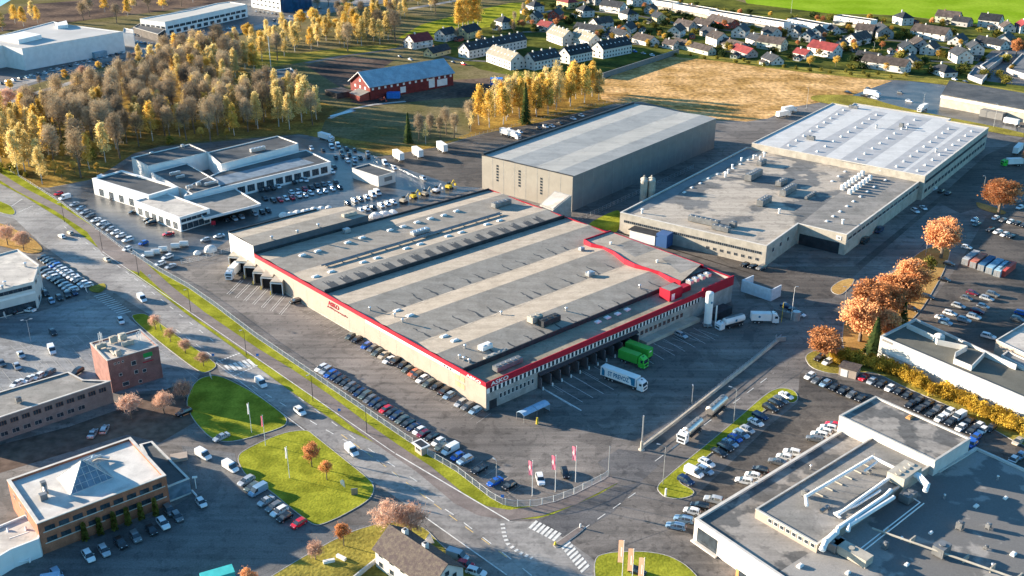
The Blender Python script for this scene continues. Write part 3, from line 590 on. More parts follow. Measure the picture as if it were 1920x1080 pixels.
# folds: valley / ridge / valley positions measured at the left edge (pixels), each dark slope then light slope
bs = [b0+0.35, bL(822, 664), bL(781, 639), bL(733, 610), bL(703, 591), bL(664, 569), bL(622, 544)]
hi, lo_ = HA+0.35, HA-0.75
zs = [lo_, hi, lo_, hi, lo_, hi, lo_]
RIDGE = []
for i in range(6):
    mb.k = 0; mb.face([A(0.35, bs[i], zs[i]), A(l2, bs[i], zs[i]), A(l2, bs[i+1], zs[i+1]), A(0.35, bs[i+1], zs[i+1])])
bstep = bs[-1]; zst = HA+0.75
mb.k = 2; mb.face([A(0.35, bstep, lo_), A(l2, bstep, lo_), A(l2, bstep, zst), A(0.35, bstep, zst)]); mb.face([A(0.35, bstep, zst), A(l2, bstep, zst), A(l2, bstep+0.5, zst), A(0.35, bstep+0.5, zst)])
b7, b8, b9, b10 = bL(592, 527), bL(560, 507), bL(521, 485), l1-0.3
mb.k = 0
for p, q, z0, z1 in ((bstep+0.5, b7, HA-0.35, HA+0.45), (b7, b8, HA+0.45, HA-0.45), (b8, b9, HA-0.45, HA+0.45), (b9, bL(503, 474), HA+0.45, HA-0.3), (bL(503, 474), b10, HA-0.3, HA-0.3)):
    mb.face([A(0.35, p, z0), A(l2, p, z0), A(l2, q, z1), A(0.35, q, z1)])
for zz in (): pass
mb.build('roof', [M_askor, M_olive, M_dark], TA)
mb = MB() # left eave upstand behind the red band closes the folds
mb.hexa([A(0.34, 0.35, HA-1.6), A(0.36, 0.35, HA-1.6), A(0.36, l1, HA-1.6), A(0.34, l1, HA-1.6), A(0.34, 0.35, HA+0.05), A(0.36, 0.35, HA+0.05), A(0.36, l1, HA+0.05), A(0.34, l1, HA+0.05)])
mb.hexa([A(0.3, l1-0.4, HA-1), A(l2, l1-0.4, HA-1), A(l2, l1, HA-1), A(0.3, l1, HA-1), A(0.3, l1-0.4, HA+0.55), A(l2, l1-0.4, HA+0.55), A(l2, l1, HA+0.55), A(0.3, l1, HA+0.55)])
mb.build('parapet', M_dark, TA)
def zroof(b):
    B = [0, b0, b0+0.35, *bs[1:], bstep+0.5, b7, b8, b9, bL(503, 474), l1]; Z = [strip_z, strip_z, lo_, *zs[1:], HA-0.35, HA+0.45, HA-0.45, HA+0.45, HA-0.3, HA-0.3]
    return float(np.interp(b, B, Z))
def onroof(x, y):
    z = HA
    for _ in range(6): a, b = Apx(x, y, z); z = zroof(b)
    q = A(a, b, z); return q, a, b
# damp streaks in the valleys: jagged dark tongues
r2_ = random.Random(3); mb = MB()
for vi, (v, rdg) in enumerate(((bs[0], bs[1]), (bs[2], bs[3]), (bs[4], bs[5]))):
    n = 13
    for i in range(n):
        mb = MB(); x = 4+(l2-24)*(i+0.5)/n + r2_.uniform(-1.2, 1.2); L = (rdg-v)*r2_.uniform(0.35, 0.6); w = 0.5
        pts = []; steps = 7; cx = x
        for k in range(steps+1):
            t = k/steps; b = v+0.1+L*t; cx += r2_.uniform(-0.5, 0.35); ww = w*(1-t*0.75)*r2_.uniform(0.5, 1.5); pts.append((cx, b, ww))
        for (x0, bb0, w0), (x1, bb1, w1) in zip(pts[:-1], pts[1:]): mb.face([A(x0-w0, bb0, zroof(bb0)+0.012), A(x0+w0, bb0, zroof(bb0)+0.012), A(x1+w1, bb1, zroof(bb1)+0.012), A(x1-w1, bb1, zroof(bb1)+0.012)])
        mb.build('damp_streak', M_damp, TA)
n = 17
for i in range(n):
    x = 3+(l2-10)*(i+0.5)/n; mb = MB()
    for k in range(9):
        xx = x-1.6+k*0.36; e = (b7-bstep-0.6)*r2_.uniform(0.5, 0.75); mb.face([A(xx, bstep+0.9, zroof(bstep+0.9)+0.012), A(xx+0.33, bstep+0.9, zroof(bstep+0.9)+0.012), A(xx+0.3, bstep+0.9+e, zroof(bstep+0.9+e)+0.012), A(xx, bstep+0.9+e, zroof(bstep+0.9+e)+0.012)])
    mb.build('damp_patch', M_damp, TA)
# pale sloping seams at the valleys
for v, s in ((bs[2], 1), (bs[4], 1)):
    n = 8; mb = MB()
    for i in range(n):
        x0 = 2+(l2-22)*i/n; x1 = x0+(l2-22)/n; m_ = x0+(x1-x0)*0.6
        mb.face([A(x0, v-0.1, lo_+0.03), A(m_, v-0.1-1.2, zroof(v-1.3)+0.03), A(x1, v-0.1, lo_+0.03), A(m_, v+0.5, zroof(v+0.5)+0.03)])
    mb.build('roof_cricket', M_askor, TA)
# raised block at the left back (with docks below)
zb = 12.0
pb = [P(487, 458, zb), P(441, 433, zb), P(592, 392, zb), P(692, 402, zb)]
a_, b_ = (pb[0]-F_).dot(u2), (pb[0]-F_).dot(u1); bb = (pb[1]-F_).dot(u1)
aL = -0.05; aR = Apx(692, 404, zb)[0]; bA = b_; bB = bb
polyB = [A(aL, bA), A(aR, bA), A(aR, bB-4), A(aR-12, bB), A(aL, bB)]
mb = MB(); n5 = len(polyB)
for i in range(n5):
    p, q = polyB[i], polyB[(i+1) % n5]; mb.k = 1 if i == n5-1 else 0; zz = 0
    mb.face([(p.x, p.y, zz), (q.x, q.y, zz), (q.x, q.y, zb), (p.x, p.y, zb)])
mb.build('wall', [mat('dark_grey_cladding', (0.09, 0.10, 0.115), 0.55, 0.1, 0.5), M_white], TA)
mid = (bA+bB)/2
mb = MB(); mb.face([A(aL, bA, zb), A(aR, bA, zb), A(aR, mid, zb+0.5), A(aL, mid, zb+0.5)]); mb.face([A(aL, mid, zb+0.5), A(aR, mid, zb+0.5), A(aR, bB-4, zb), A(aR-12, bB, zb-0.1), A(aL, bB, zb-0.1)])
mb.build('roof', M_askor, TA)
mb = MB(); mb.hexa([A(aL, bB, zb-0.2), A(aR-12, bB, zb-0.2), A(aR-12, bB+0.4, zb-0.2), A(aL, bB+0.4, zb-0.2), A(aL, bB, zb+0.5), A(aR-12, bB, zb+0.5), A(aR-12, bB+0.4, zb+0.5), A(aL, bB+0.4, zb+0.5)]); mb.build('parapet', M_dark, TA)
vents(TA, [(558, 437), (597, 425), (510, 448)], zb+0.2, 0.4, 1.0); hvac(TA, P(655, 405, zb), (6, 2, 1), u2, zb, M_concl)
# wavy red parapet and back rooms at the right end
wv = [(1096, 449), (1108, 456), (1130, 462), (1150, 471), (1170, 485), (1190, 495), (1215, 503), (1235, 509), (1255, 519), (1276, 527)]
zw = HA+1.3; wp = [P(x, y, zw) for x, y in wv]; mb = MB()
for p, q in zip(wp[:-1], wp[1:]):
    d = (q-p).normalized(); n_ = Vector((-d.y, d.x, 0))*0.35
    if n_.dot(u2) < 0: n_ = -n_
    mb.hexa([(p.x, p.y, HA-1), (q.x, q.y, HA-1), (q.x+n_.x, q.y+n_.y, HA-1), (p.x+n_.x, p.y+n_.y, HA-1), (p.x, p.y, zw), (q.x, q.y, zw), (q.x+n_.x, q.y+n_.y, zw), (p.x+n_.x, p.y+n_.y, zw)])
mb.build('wavy_red_parapet', M_red, TA)
e0, e1 = wp[0], A(l2-0.2, Apx(1140, 432, zw)[1])
mb = MB(); zz = zw-0.5; mb.face([(p.x, p.y, zz) for p in ccw([v2(p) for p in wp] + [v2(A(l2-0.3, Apx(1300, 498, zz)[1])), v2(A(l2-0.3, Apx(1146, 432, zz)[1]))])] if False else [tuple(Vector((p[0], p[1], zz))) for p in ccw([v2(p) for p in wp] + [v2(A(l2-0.3, 14)), v2(A(l2-0.3, (wp[0]-F_).dot(u1)))])]); mb.build('upper_roof', M_askor, TA)
bw = (wp[0]-F_).dot(u1)
mb = MB(); mb.hexa([A(l2-0.35, 13, HA-1), A(l2-0.05, 13, HA-1), A(l2-0.05, bw, HA-1), A(l2-0.35, bw, HA-1), A(l2-0.35, 13, zz+0.1), A(l2-0.05, 13, zz+0.1), A(l2-0.05, bw, zz+0.1), A(l2-0.35, bw, zz+0.1)])
aw = (wp[0]-F_).dot(u2)
mb.hexa([A(aw, bw, HA-1), A(l2, bw, HA-1), A(l2, bw+0.4, HA-1), A(aw, bw+0.4, HA-1), A(aw, bw, zw), A(l2, bw, zw), A(l2, bw+0.4, zw), A(aw, bw+0.4, zw)]); mb.build('parapet', M_red, TA)
def bandU(p0, p1, m, dz):
    a0, q0 = Apx(*p0, zz); a1, q1 = Apx(*p1, zz)
    patches(TA, [[A(max(a0, a1)-0, q0), A(l2-0.4, q0), A(l2-0.4, q1), A(a1, q1)]], zz+dz, m, 'roof_strip')
bandU((1155, 460), (1190, 482), M_felt, 0.01); bandU((1240, 485), (1275, 512), M_felt, 0.01)  # darker felt strips on the flat roof paint in shaded fold slopes
vents(TA, [(1145, 458), (1232, 492)], zz, 0.35, 0.8, M_white)
# red stair tower
tt = [Apx(1238, 552, HA-1.4), Apx(1262, 560, HA-1.4)]; zt = HA+2.4
q = Apx(1255, 540, zt); mb = MB(); ta, tb = q[0]-2, q[1]-2.0
mb.prism([A(ta, tb), A(ta+6.5, tb), A(ta+6.5, tb+4.5), A(ta, tb+4.5)], HA-1.4, zt); mb.build('stair_tower', M_red, TA)
mb = MB(); mb.prism([A(ta+.3, tb+.3), A(ta+6.2, tb+.3), A(ta+6.2, tb+4.2), A(ta+.3, tb+4.2)], zt+0.004, zt+0.05); mb.build('roof', M_felt, TA)
mb = MB(); mb.prism([A(ta+1, tb-0.06), A(ta+2.6, tb-0.06), A(ta+2.6, tb-0.01), A(ta+1, tb-0.01)], HA-1.3, HA+1.0); mb.build('door', M_white, TA)
mb = MB(); mb.prism([A(ta+6.5, tb+1.5), A(ta+13, tb+1.5), A(ta+13, tb+4), A(ta+6.5, tb+4)], HA-1.4, HA+0.6); mb.build('wall', M_red, TA)
for i in range(4): hvac(TA, P(1293+i*11, 531-i*4.5, HA+1.2), (2.2, 1.6, 1.2), u1, HA+0.9, M_galv)
# roof lights
q = u2
for lst, zz_ in (([(567, 479), (596, 471), (652, 455), (679, 446), (731, 432), (756, 425), (782, 417), (807, 410), (832, 404), (856, 396)], 0), ([(592, 519), (621, 510), (681, 492), (707, 484), (762, 466), (788, 458), (840, 443), (865, 436), (913, 421), (937, 414)], 0), ([(745, 583), (769, 592), (833, 631), (853, 639)], 0)):
    for p in lst:
        w_, a_, b_ = onroof(*p); domes(TA, [(w_.x, w_.y, 0)], w_.z-0.1, 2.6, ax=u2, s2=1.3, hh=0.7)
for p in ((1121, 604), (1139, 596), (1158, 589), (1176, 581)):
    w_, a_, b_ = onroof(*p); domes(TA, [(w_.x, w_.y, 0)], w_.z, 2.0, ax=u2, s2=1.6, hh=0.6)
for p in ((694, 582), (755, 604), (872, 653), (740, 594), (1062, 583), (940, 590), (1200, 540), (870, 676), (880, 680), (862, 672)):
    w_, a_, b_ = onroof(*p); vents(TA, [p], w_.z, 0.3, 1.1)
# plant on the roof
for p, s, m in (((1003, 603), (4.5, 2.6, 2.0), M_concl), ((1030, 607), (7.5, 2.6, 2.0), M_dark), ((910, 655), (4, 2.2, 1.4), M_white), ((952, 688), (10, 2.2, 1.5), M_mid), ((930, 670), (9, 1.2, 0.9), M_conc), ((940, 386), (9, 2.6, 1.8), M_mid), ((788, 438), (8, 2.6, 1.3), M_galv), ((650, 437), (2.5, 2, 1.6), M_galv), ((1106, 517), (3, 2, 1.2), M_galv), ((1090, 470), (2, 1.5, 1.0), M_galv)):
    w_, a_, b_ = onroof(*p); hvac(TA, w_, s, u2, w_.z, m)
mb = MB() # long ducts along the rear valley
for da in (0, 1.1):
    w0, a0, q0 = onroof(602, 502); w1, a1, q1 = onroof(935, 402); mb.pipe([A(a0+da, q0-da, w0.z+0.8), A(a1, q0-da, w0.z+0.8)], 0.32)
for i in range(14): mb.box(A(a0+2+i*(a1-a0-3)/13, q0-0.5, w0.z-0.1), (0.2, 1.8, 0.7), u2)
mb.build('roof_duct', M_mid, TA)
# windows of the front
nW = 58
for i in range(nW):
    x = 1.0+(l2-19)*(i+0.5)/nW; c = A(x, -0.07, 6.2); window(TA, c, -u1, 0.72, 1.35, M_glass, M_dark, bars=0)
slab(TA, A(.3, 0), A(l2-18, 0), 5.42, 6.98, 0.0, M_white, cenA, 'window_strip', th=0.05)
for i in range(9): window(TA, A(5.5+i*1.55, -0.03, 3.1), -u1, 0.85, 1.5, M_glass, M_white, bars=0)
mb = MB(); mb.prism([A(1.2, -0.08), A(4.0, -0.08), A(4.0, -0.01), A(1.2, -0.01)], 0.0, 2.8); mb.build('garage_door', M_dark, TA)
for i in range(10): window(TA, A(66+i*2.2, -0.03, 3.2), -u1, 1.2, 1.3, M_glass, M_brick, bars=1)
mb = MB(); mb.prism([A(65, -3.2), A(92, -3.2), A(92, -0.01), A(65, -0.01)], 0.0, 1.2); mb.build('loading_ramp', M_concl, TA)
text(TA, 'ASKO', A(5.0, -0.16, 8.12), u2, (0, 0, 1), 6.6, 1.3, M_white)
text(TA, 'ASKO', A(-0.16, 5.2, 8.33), -u1, (0, 0, 1), 6.4, 0.85, M_white)
# left facade furniture
bsg = Apx(627, 578, 6)[1]
text(TA, 'ASKO', A(-0.03, bL(632, 556), 6.3), -u1, (0, 0, 1), 6.5, 1.6, M_red, th=0.1)
mb = MB(); bq = bL(637, 560); rs = random.Random(5); x = bq+6   # the small line under the name, too small to read in the photograph
while x > bq-6:
    w_ = rs.uniform(.25, .4); h_ = rs.choice((.38, .38, .38, .6)); y_ = rs.choice((0, 0, 0, 0, -.2)); mb.hexa([A(-.1, x, 4.5+y_), A(-.02, x, 4.5+y_), A(-.02, x-w_, 4.5+y_), A(-.1, x-w_, 4.5+y_), A(-.1, x, 4.5+y_+h_), A(-.02, x, 4.5+y_+h_), A(-.02, x-w_, 4.5+y_+h_), A(-.1, x-w_, 4.5+y_+h_)]); x -= w_+.07
mb.build('small_lettering', mat('dark_red_letters', (0.20, 0.02, 0.03), 0.5), TA)
mb = MB(); b1_, b2_ = bL(865, 690), bL(690, 590); mb.hexa([A(-0.06, b1_, 6.75), A(-0.01, b1_, 6.75), A(-0.01, b2_, 6.75), A(-0.06, b2_, 6.75), A(-0.06, b1_, 7.7), A(-0.01, b1_, 7.7), A(-0.01, b2_, 7.7), A(-0.06, b2_, 7.7)]); mb.build('sign_strip', M_white, TA)
mb = MB(); mb.hexa([A(-0.14, 0, 0), A(-0.01, 0, 0), A(-0.01, l1*0.86, 0), A(-0.14, l1*0.86, 0), A(-0.14, 0, 0.55), A(-0.01, 0, 0.55), A(-0.01, l1*0.86, 0.55), A(-0.14, l1*0.86, 0.55)]); mb.build('plinth', M_concl, TA)
for i in range(2):
    for z in (3.6, 6.0): window(TA, A(-0.02, 12.6-i*2.2, z), -u2, 1.9, 1.5, mat('yellow_shutter', (0.55, 0.42, 0.22), 0.6), M_cream, bars=2)
for i in range(3): window(TA, A(-0.07, 18.5-i*1.4, 7.2), -u2, 0.7, 0.6, M_glass, M_white, bars=0)
mb = MB()
for i in range(12): x = 8+i*l1*0.8/12; mb.hexa([A(-0.02, x, 0.6), A(-0.005, x, 0.6), A(-0.005, x+0.06, 0.6), A(-0.02, x+0.06, 0.6), A(-0.02, x, 6.6), A(-0.005, x, 6.6), A(-0.005, x+0.06, 6.6), A(-0.02, x+0.06, 6.6)])
mb.build('panel_joint', M_conc, TA)
# rear left docks : six slanted hoods
dk = [((450, 485), (490, 0)), ((466, 492), 0), ((480, 500), 0), ((500, 511), 0), ((515, 520), 0), ((533, 531), 0)]
dh = P(425, 552)-P(452, 525); dh.z = 0; dh.normalize(); nh = Vector((-dh.y, dh.x, 0))
for hx, hy in ((440, 479), (454, 488), (469, 497), (486, 508), (501, 517), (519, 527)):
    c = P(hx, hy, 4.9)+dh*.8; hw = 2.15
    def Hd(s_, t_, z): q = c+dh*s_+nh*t_; return (q.x, q.y, z)
    wall_s = lambda t: -((c+nh*t-F_).dot(u2))/dh.dot(u2)+.03      # where the line meets the facade
    def hb(mb, s1, t0, t1, z0, z1, z2): mb.hexa([Hd(wall_s(t0), t0, z0), Hd(s1, t0, z0), Hd(s1, t1, z0), Hd(wall_s(t1), t1, z0), Hd(wall_s(t0), t0, z2), Hd(s1, t0, z1), Hd(s1, t1, z1), Hd(wall_s(t1), t1, z2)])
    def fb(mb, s0, s1, t0, t1, z0, z1): mb.hexa([Hd(s0, t0, z0), Hd(s1, t0, z0), Hd(s1, t1, z0), Hd(s0, t1, z0), Hd(s0, t0, z1), Hd(s1, t0, z1), Hd(s1, t1, z1), Hd(s0, t1, z1)])
    mb = MB(); hb(mb, 0, -hw, hw, 4.4, 4.9, 5.3)
    for s_ in (-1, 1): hb(mb, -.1, s_*hw-.1, s_*hw+.1, 0, 4.4, 4.4)
    mb.build('dock_hood', M_concl, TA); mb = MB(); fb(mb, -.02, .1, -hw-.15, hw+.15, 4.1, 4.5)
    for s_ in (-1, 1): fb(mb, -.02, .1, s_*hw-.15, s_*hw+.15, 0, 4.1)
    mb.build('hood_frame', M_white, TA); mb = MB(); fb(mb, -1.2, -1.0, -hw+.15, hw-.15, 0.02, 4.35); mb.build('dock_door', mat('hood_shade_black', (.012, .013, .016), .8), TA)  # near-black panel just inside the hood paints its opening as deep shade
    mb = MB(); q_ = Vector(Hd(.6, -hw, 0)); mb.tube(q_, q_+Vector((0, 0, 1.3)), 0.18, None, 8); mb.build('bollard', M_yel, TA)
# silo and canopy beside the right front
# ================================================================ other large buildings
def ax_of(p, q): d = (v2(q)-v2(p)).normalized(); return (d.x, d.y)
# --- tall grey hall
hG = zat((1076, 397), (1073, 331)); hg = hG
a, b, c = (1074, 331), (903.5, 291), (1344, 222); pg = rect(a, b, c, hg)
T = thing('storage_hall', 'tall windowless hall, beige end wall, grey long wall, pale metal roof', 'warehouse', center(pg)); TG = T
axG = (pg[3]-pg[0]).normalized(); wG = (pg[1]-pg[0]).normalized(); LG = (pg[3]-pg[0]).length; WG = (pg[1]-pg[0]).length
def Gp(s, t, z): q = pg[0]+axG*s+wG*t; return Vector((q.x, q.y, z))
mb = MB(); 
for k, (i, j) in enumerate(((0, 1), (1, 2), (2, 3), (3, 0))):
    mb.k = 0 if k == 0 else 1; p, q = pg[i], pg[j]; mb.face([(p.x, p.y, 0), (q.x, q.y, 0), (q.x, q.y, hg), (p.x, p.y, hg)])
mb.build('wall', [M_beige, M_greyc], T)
mb = MB(); fr = [0, 0.12, 0.52, 0.64, 1.0]; n = 20
prof = [(0, 0.0), (0.16, 0.35), (0.42, -0.05), (0.60, 0.75), (0.86, 0.0), (1.0, 0.0)]
prof = [(0, 0), (0.17, 0.42), (0.42, -.1), (0.70, 0.5), (0.93, 0.0), (1.0, 0.1)]
for (t0, z0), (t1, z1) in zip(prof[:-1], prof[1:]): mb.face([Gp(0.3, t0*WG, hg+z0), Gp(LG, t0*WG, hg+z0), Gp(LG, t1*WG, hg+z1), Gp(0.3, t1*WG, hg+z1)])
for t, z in ((0.42, -.1), ):
    n = 5
    for i in range(n):
        x0, x1 = LG*i/n+1, LG*(i+0.85)/n+1; m_ = (x0+x1)/2
        mb.face([Gp(x0, t*WG, hg+z+.03), Gp(m_, (t-0.07)*WG, hg+z+.16), Gp(x1, t*WG, hg+z+.03), Gp(m_, (t+0.03)*WG, hg+z+.10)])
mb.build('roof', M_metroof, T)
mb = MB(); mb.hexa([Gp(0, WG-1.0, hg-.3), Gp(LG, WG-1.0, hg-.3), Gp(LG, WG+.05, hg-.3), Gp(0, WG+.05, hg-.3), Gp(0, WG-1.0, hg+1.0), Gp(LG, WG-1.0, hg+1.0), Gp(LG, WG+.05, hg+1.0), Gp(0, WG+.05, hg+1.0)])
mb.hexa([Gp(-.05, 0, hg-.1), Gp(.4, 0, hg-.1), Gp(.4, WG, hg-.1), Gp(-.05, WG, hg-.1), Gp(-.05, 0, hg+.3), Gp(.4, 0, hg+.3), Gp(.4, WG, hg+.3), Gp(-.05, WG, hg+.3)]); mb.build('parapet', M_dark, T)
mb = MB()
for i in range(1, 8): t = WG*i/8; mb.hexa([Gp(-.03, t-.08, 0), Gp(-.005, t-.08, 0), Gp(-.005, t+.08, 0), Gp(-.03, t+.08, 0), Gp(-.03, t-.08, hg), Gp(-.005, t-.08, hg), Gp(-.005, t+.08, hg), Gp(-.03, t+.08, hg)])
for i in range(1, 16): t = LG*i/16; mb.hexa([Gp(t-.06, -.03, 0), Gp(t+.06, -.03, 0), Gp(t+.06, -.005, 0), Gp(t-.06, -.005, 0), Gp(t-.06, -.03, hg), Gp(t+.06, -.03, hg), Gp(t+.06, -.005, hg), Gp(t-.06, -.005, hg)])
mb.build('panel_joint', M_conc, T)
for tt_ in (1.45/8, ): pass
for t in (0.82, 0.57, 0.33):
    for k in range(6): window(T, Gp(-.02, t*WG, 12.6-k*1.35 if t > 0.4 else 11.6-k*1.35), -axG, 1.0, 0.75, M_glass, M_dark, bars=0)
mb = MB(); mb.hexa([Gp(LG-1, WG*0.28, hg), Gp(LG+5, WG*0.28, hg-1), Gp(LG+5, WG*0.45, hg-1), Gp(LG-1, WG*0.45, hg), Gp(LG-1, WG*0.28, hg+.8), Gp(LG+5, WG*0.28, hg+2), Gp(LG+5, WG*0.45, hg+2), Gp(LG-1, WG*0.45, hg+.8)]) if False else None
# ramp housing against its end wall
r0 = P(1040, 357, 9.5); mb = MB()
ra, rb, rc, rd = P(1012, 384, 6.2), P(1040, 358, 10.5), P(1072, 366, 10.5), P(1037, 394, 6.2)
T2 = thing('link_building', 'sloping concrete link roof between red-banded warehouse and tall hall', 'building', (ra.x, ra.y, 0))
mb.hexa([(p.x, p.y, 0) for p in (ra, rd, rc, rb)] + [tuple(p) for p in (ra, rd, rc, rb)]); mb.build('wall', M_conc, T2)
mb = MB(); i4 = [ra.lerp(rc, .07), rd.lerp(rb, .07), rc.lerp(ra, .07), rb.lerp(rd, .07)]; mb.hexa([tuple(p+Vector((0, 0, .03))) for p in i4]+[tuple(p+Vector((0, 0, .15))) for p in i4]); mb.build('roof', M_feltl, T2)
# --- grey roofed factory
hF = 8.6
pf = [P(x, y, hF) for x, y in ((1163, 398), (1438, 461), (1497, 419), (1588, 440), (1727, 338), (1424, 278), (1400, 276))]
T = TF = thing('factory', 'flat factory with patchy grey roof full of ventilation plant', 'factory', center(pf)); cF = center(pf)
flat(T, pf, hF, M_concl, M_feltp, 0.5, M_rimw, rw=0.6)
axF = ax_of(pf[3], pf[4]); ayF = ax_of(pf[0], pf[1])
winrow(T, pf[0], pf[1], 5.2, 22, 2.6, 1.0, cF, 0.03, 0.97, M_glass, M_conc, bars=2); winrow(T, pf[0], pf[1], 2.4, 8, 1.2, 1.0, cF, 0.6, 0.97, M_glass, M_conc)
winrow(T, pf[1], pf[2], 5.0, 3, 1.8, 1.6, cF, 0.1, 0.8, M_glass, M_rimw, bars=1); winrow(T, pf[3], pf[4], 6.2, 18, 3.4, 0.9, cF, 0.02, 0.98, M_glass, M_greyc, bars=2)
slab(T, pf[3], pf[4], 5.3, 5.5, 0, M_rimw, cF, 'cornice'); slab(T, pf[2], pf[3], 0.0, 4.6, 0.0, M_dark, cF, 'loading_bay', 0.05, 0.88, th=0.05)
slab(T, pf[2], pf[3], 5.8, 7.4, 0.0, M_white, cF, 'sign_board', 0.8, 0.9)
q = v2(pf[2]).lerp(v2(pf[3]), .85)+outn(pf[2], pf[3], cF)*.14; text(T, 'O', (q.x, q.y, 6.6), (v2(pf[3])-v2(pf[2])).normalized().to_3d(), (0, 0, 1), 0.9, 0.9, M_dark)
slab(T, pf[0], pf[1], 0.0, 4.2, 0.0, M_white, cF, 'loading_annex', 0.12, 0.30, th=5.0); slab(T, pf[0], pf[1], 4.2, 4.4, 0.0, M_dark, cF, 'annex_roof', 0.11, 0.31, th=5.4)
slab(T, pf[0], pf[1], 0.0, 5.4, 0.0, mat('blue_dock_shelter', (0.04, 0.10, 0.24), 0.5), cF, 'dock_shelter', 0.31, 0.385, th=5.2)
zF = hF-0.5
for p, s, ax in (((1320, 415), (13, 2.6, 2.2), ayF), ((1352, 428), (7, 2.6, 1.8), ayF), ((1375, 421), (2.4, 2.4, 2.0), ayF), ((1413, 330), (12, 3.2, 2.8), axF), ((1465, 342), (7, 2.6, 2), axF), ((1478, 358), (12, 2.8, 2.6), axF), ((1433, 378), (9, 2.8, 2.4), axF), ((1428, 305), (6, 2.4, 2), axF), ((1520, 365), (10, 1.2, 1.0), axF)):
    hvac(T, P(*p, zF+1), s, ax, zF, M_mid)
for k in range(7):
    for r_ in (0, 1):
        q = P(1580+k*6.3+r_*14, 349-k*4.4+r_*8, zF+1.6); mb = MB(); mb.tube((q.x, q.y, zF+.4), (q.x, q.y, zF+1.9), 1.0, 0.9, 10); mb.dome((q.x, q.y, zF+1.9), .9, .4); mb.box((q.x, q.y, zF), (1.6, 1.6, .4), axF); mb.build('cooling_fan', M_white, T)
vents(T, [(1365, 325), (1373, 316), (1390, 303), (1413, 298), (1425, 300), (1433, 294), (1204, 400), (1650, 327), (1461, 400), (1580, 420), (1360, 332)], zF, 0.45, 1.8, M_white)
domes(T, [(1283, 361), (1297, 352), (1313, 344), (1328, 335), (1345, 327), (1360, 323), (1375, 316), (1388, 308), (1403, 300), (1418, 292), (1432, 286), (1550, 415), (1562, 406), (1575, 397), (1588, 387), (1600, 378), (1613, 369), (1626, 360), (1639, 351), (1560, 340), (1572, 331), (1584, 322), (1660, 338)], zF, 1.8, ax=axF)
patches(T, [W([(1165, 399), (1404, 277), (1425, 283), (1330, 330), (1285, 352), (1262, 372), (1180, 404)], zF)], zF, mat('blue_grey_felt', (0.15, 0.155, 0.16), 0.6, 0.1, 0.2, fine=.1), 'roof_strip')
patches(T, [W([(1498, 421), (1586, 440), (1722, 341), (1634, 320), (1608, 337), (1560, 372)], zF)], zF+.02, M_felt, 'roof_strip')
# --- white roofed hall behind it
hW = 11.5
pw_ = [P(1735, 330, hW), P(1410, 268, hW), P(1561, 193, hW), P(1594, 199, hW), P(1602, 193, hW), P(1783, 222, hW), P(1777, 226, hW), P(1854, 239, hW)]
T = TW = thing('production_hall', 'long hall with white membrane roof in grey bands behind the factory', 'factory', center(pw_)); cW = center(pw_)
flat(T, pw_, hW, M_concl, M_whroof, 0.35, M_rimw, rw=0.5)
axW = ax_of(pw_[0], pw_[-1]); zW = hW-.35
M_band = mat('grey_membrane_band', (0.36, 0.355, 0.36), 0.6, 0.08, 0.2, fine=.07)
for k, (q0, q1, r0_, r1_) in enumerate((((1462, 277), (1478, 281), (1600, 203), (1580, 200)), ((1500, 286), (1545, 295), (1665, 212), (1640, 208)), ((1573, 301), (1620, 310), (1748, 222), (1700, 216)), ((1655, 316), (1690, 322), (1800, 240), (1773, 232)), ((1695, 324), (1728, 330), (1845, 243), (1815, 238)))):
    patches(T, [[P(*q0, zW), P(*q1, zW), P(*r0_, zW), P(*r1_, zW)]], zW+.004*k, M_band, 'roof_strip')
    A0, A1 = P((q0[0]+q1[0])/2, (q0[1]+q1[1])/2, zW), P((r0_[0]+r1_[0])/2, (r0_[1]+r1_[1])/2, zW)
    for i in range(9): q = A0.lerp(A1, (i+.6)/9.4); domes(T, [(q.x, q.y, 0)], zW, 1.5, ax=axW, hh=.8)
winrow(T, pw_[0], pw_[-1], 8.0, 24, 4.6, 1.3, cW, .02, .98, M_glass, M_greyc, bars=3); winrow(T, pw_[0], pw_[-1], 3.6, 20, 3.6, 1.5, cW, .02, .98, M_glass, M_greyc, bars=2)
hvac(T, P(1600, 203, zW), (5, 1.6, 1.2), ayF, zW); hvac(T, P(1520, 262, zW), (4, 2, 1.6), ayF, zW); hvac(T, P(1690, 238, zW), (2, 2, 1.6), ayF, zW); vents(T, [(1643, 240), (1700, 243), (1755, 285)], zW, .5, 1.6)
# silos between the halls
for k, (x, y) in enumerate(((1204, 382), (1212, 384), (1220, 380), (1210, 378))):
    q = P(x, y-8+8); mb = MB()
    T = None
g = P(1212, 388); T = thing('silo_group', 'cluster of four tall pale silos between the hall and the factory', 'silo', tuple(g))
for dx, dy in ((-1.7, -1.2), (1.7, -1.0), (-1.4, 1.9), (1.9, 2.1)):
    mb = MB(); q = g+Vector((dx, dy, 0)); mb.tube(q+Vector((0, 0, 1)), q+Vector((0, 0, 12.5)), 1.55, None, 14); mb.tube(q+Vector((0, 0, 12.5)), q+Vector((0, 0, 13.1)), 1.55, .6, 14); mb.tube(q+Vector((0, 0, 13.0)), q+Vector((0, 0, 13.9)), .3, None, 6)
    for s in ((-1, 0), (1, 0), (0, 1), (0, -1)): mb.tube(q+Vector((s[0]*1.3, s[1]*1.3, 0)), q+Vector((s[0]*1.3, s[1]*1.3, 1.1)), .12, None, 5)
    mb.build('silo', M_concl, T, smooth=False)
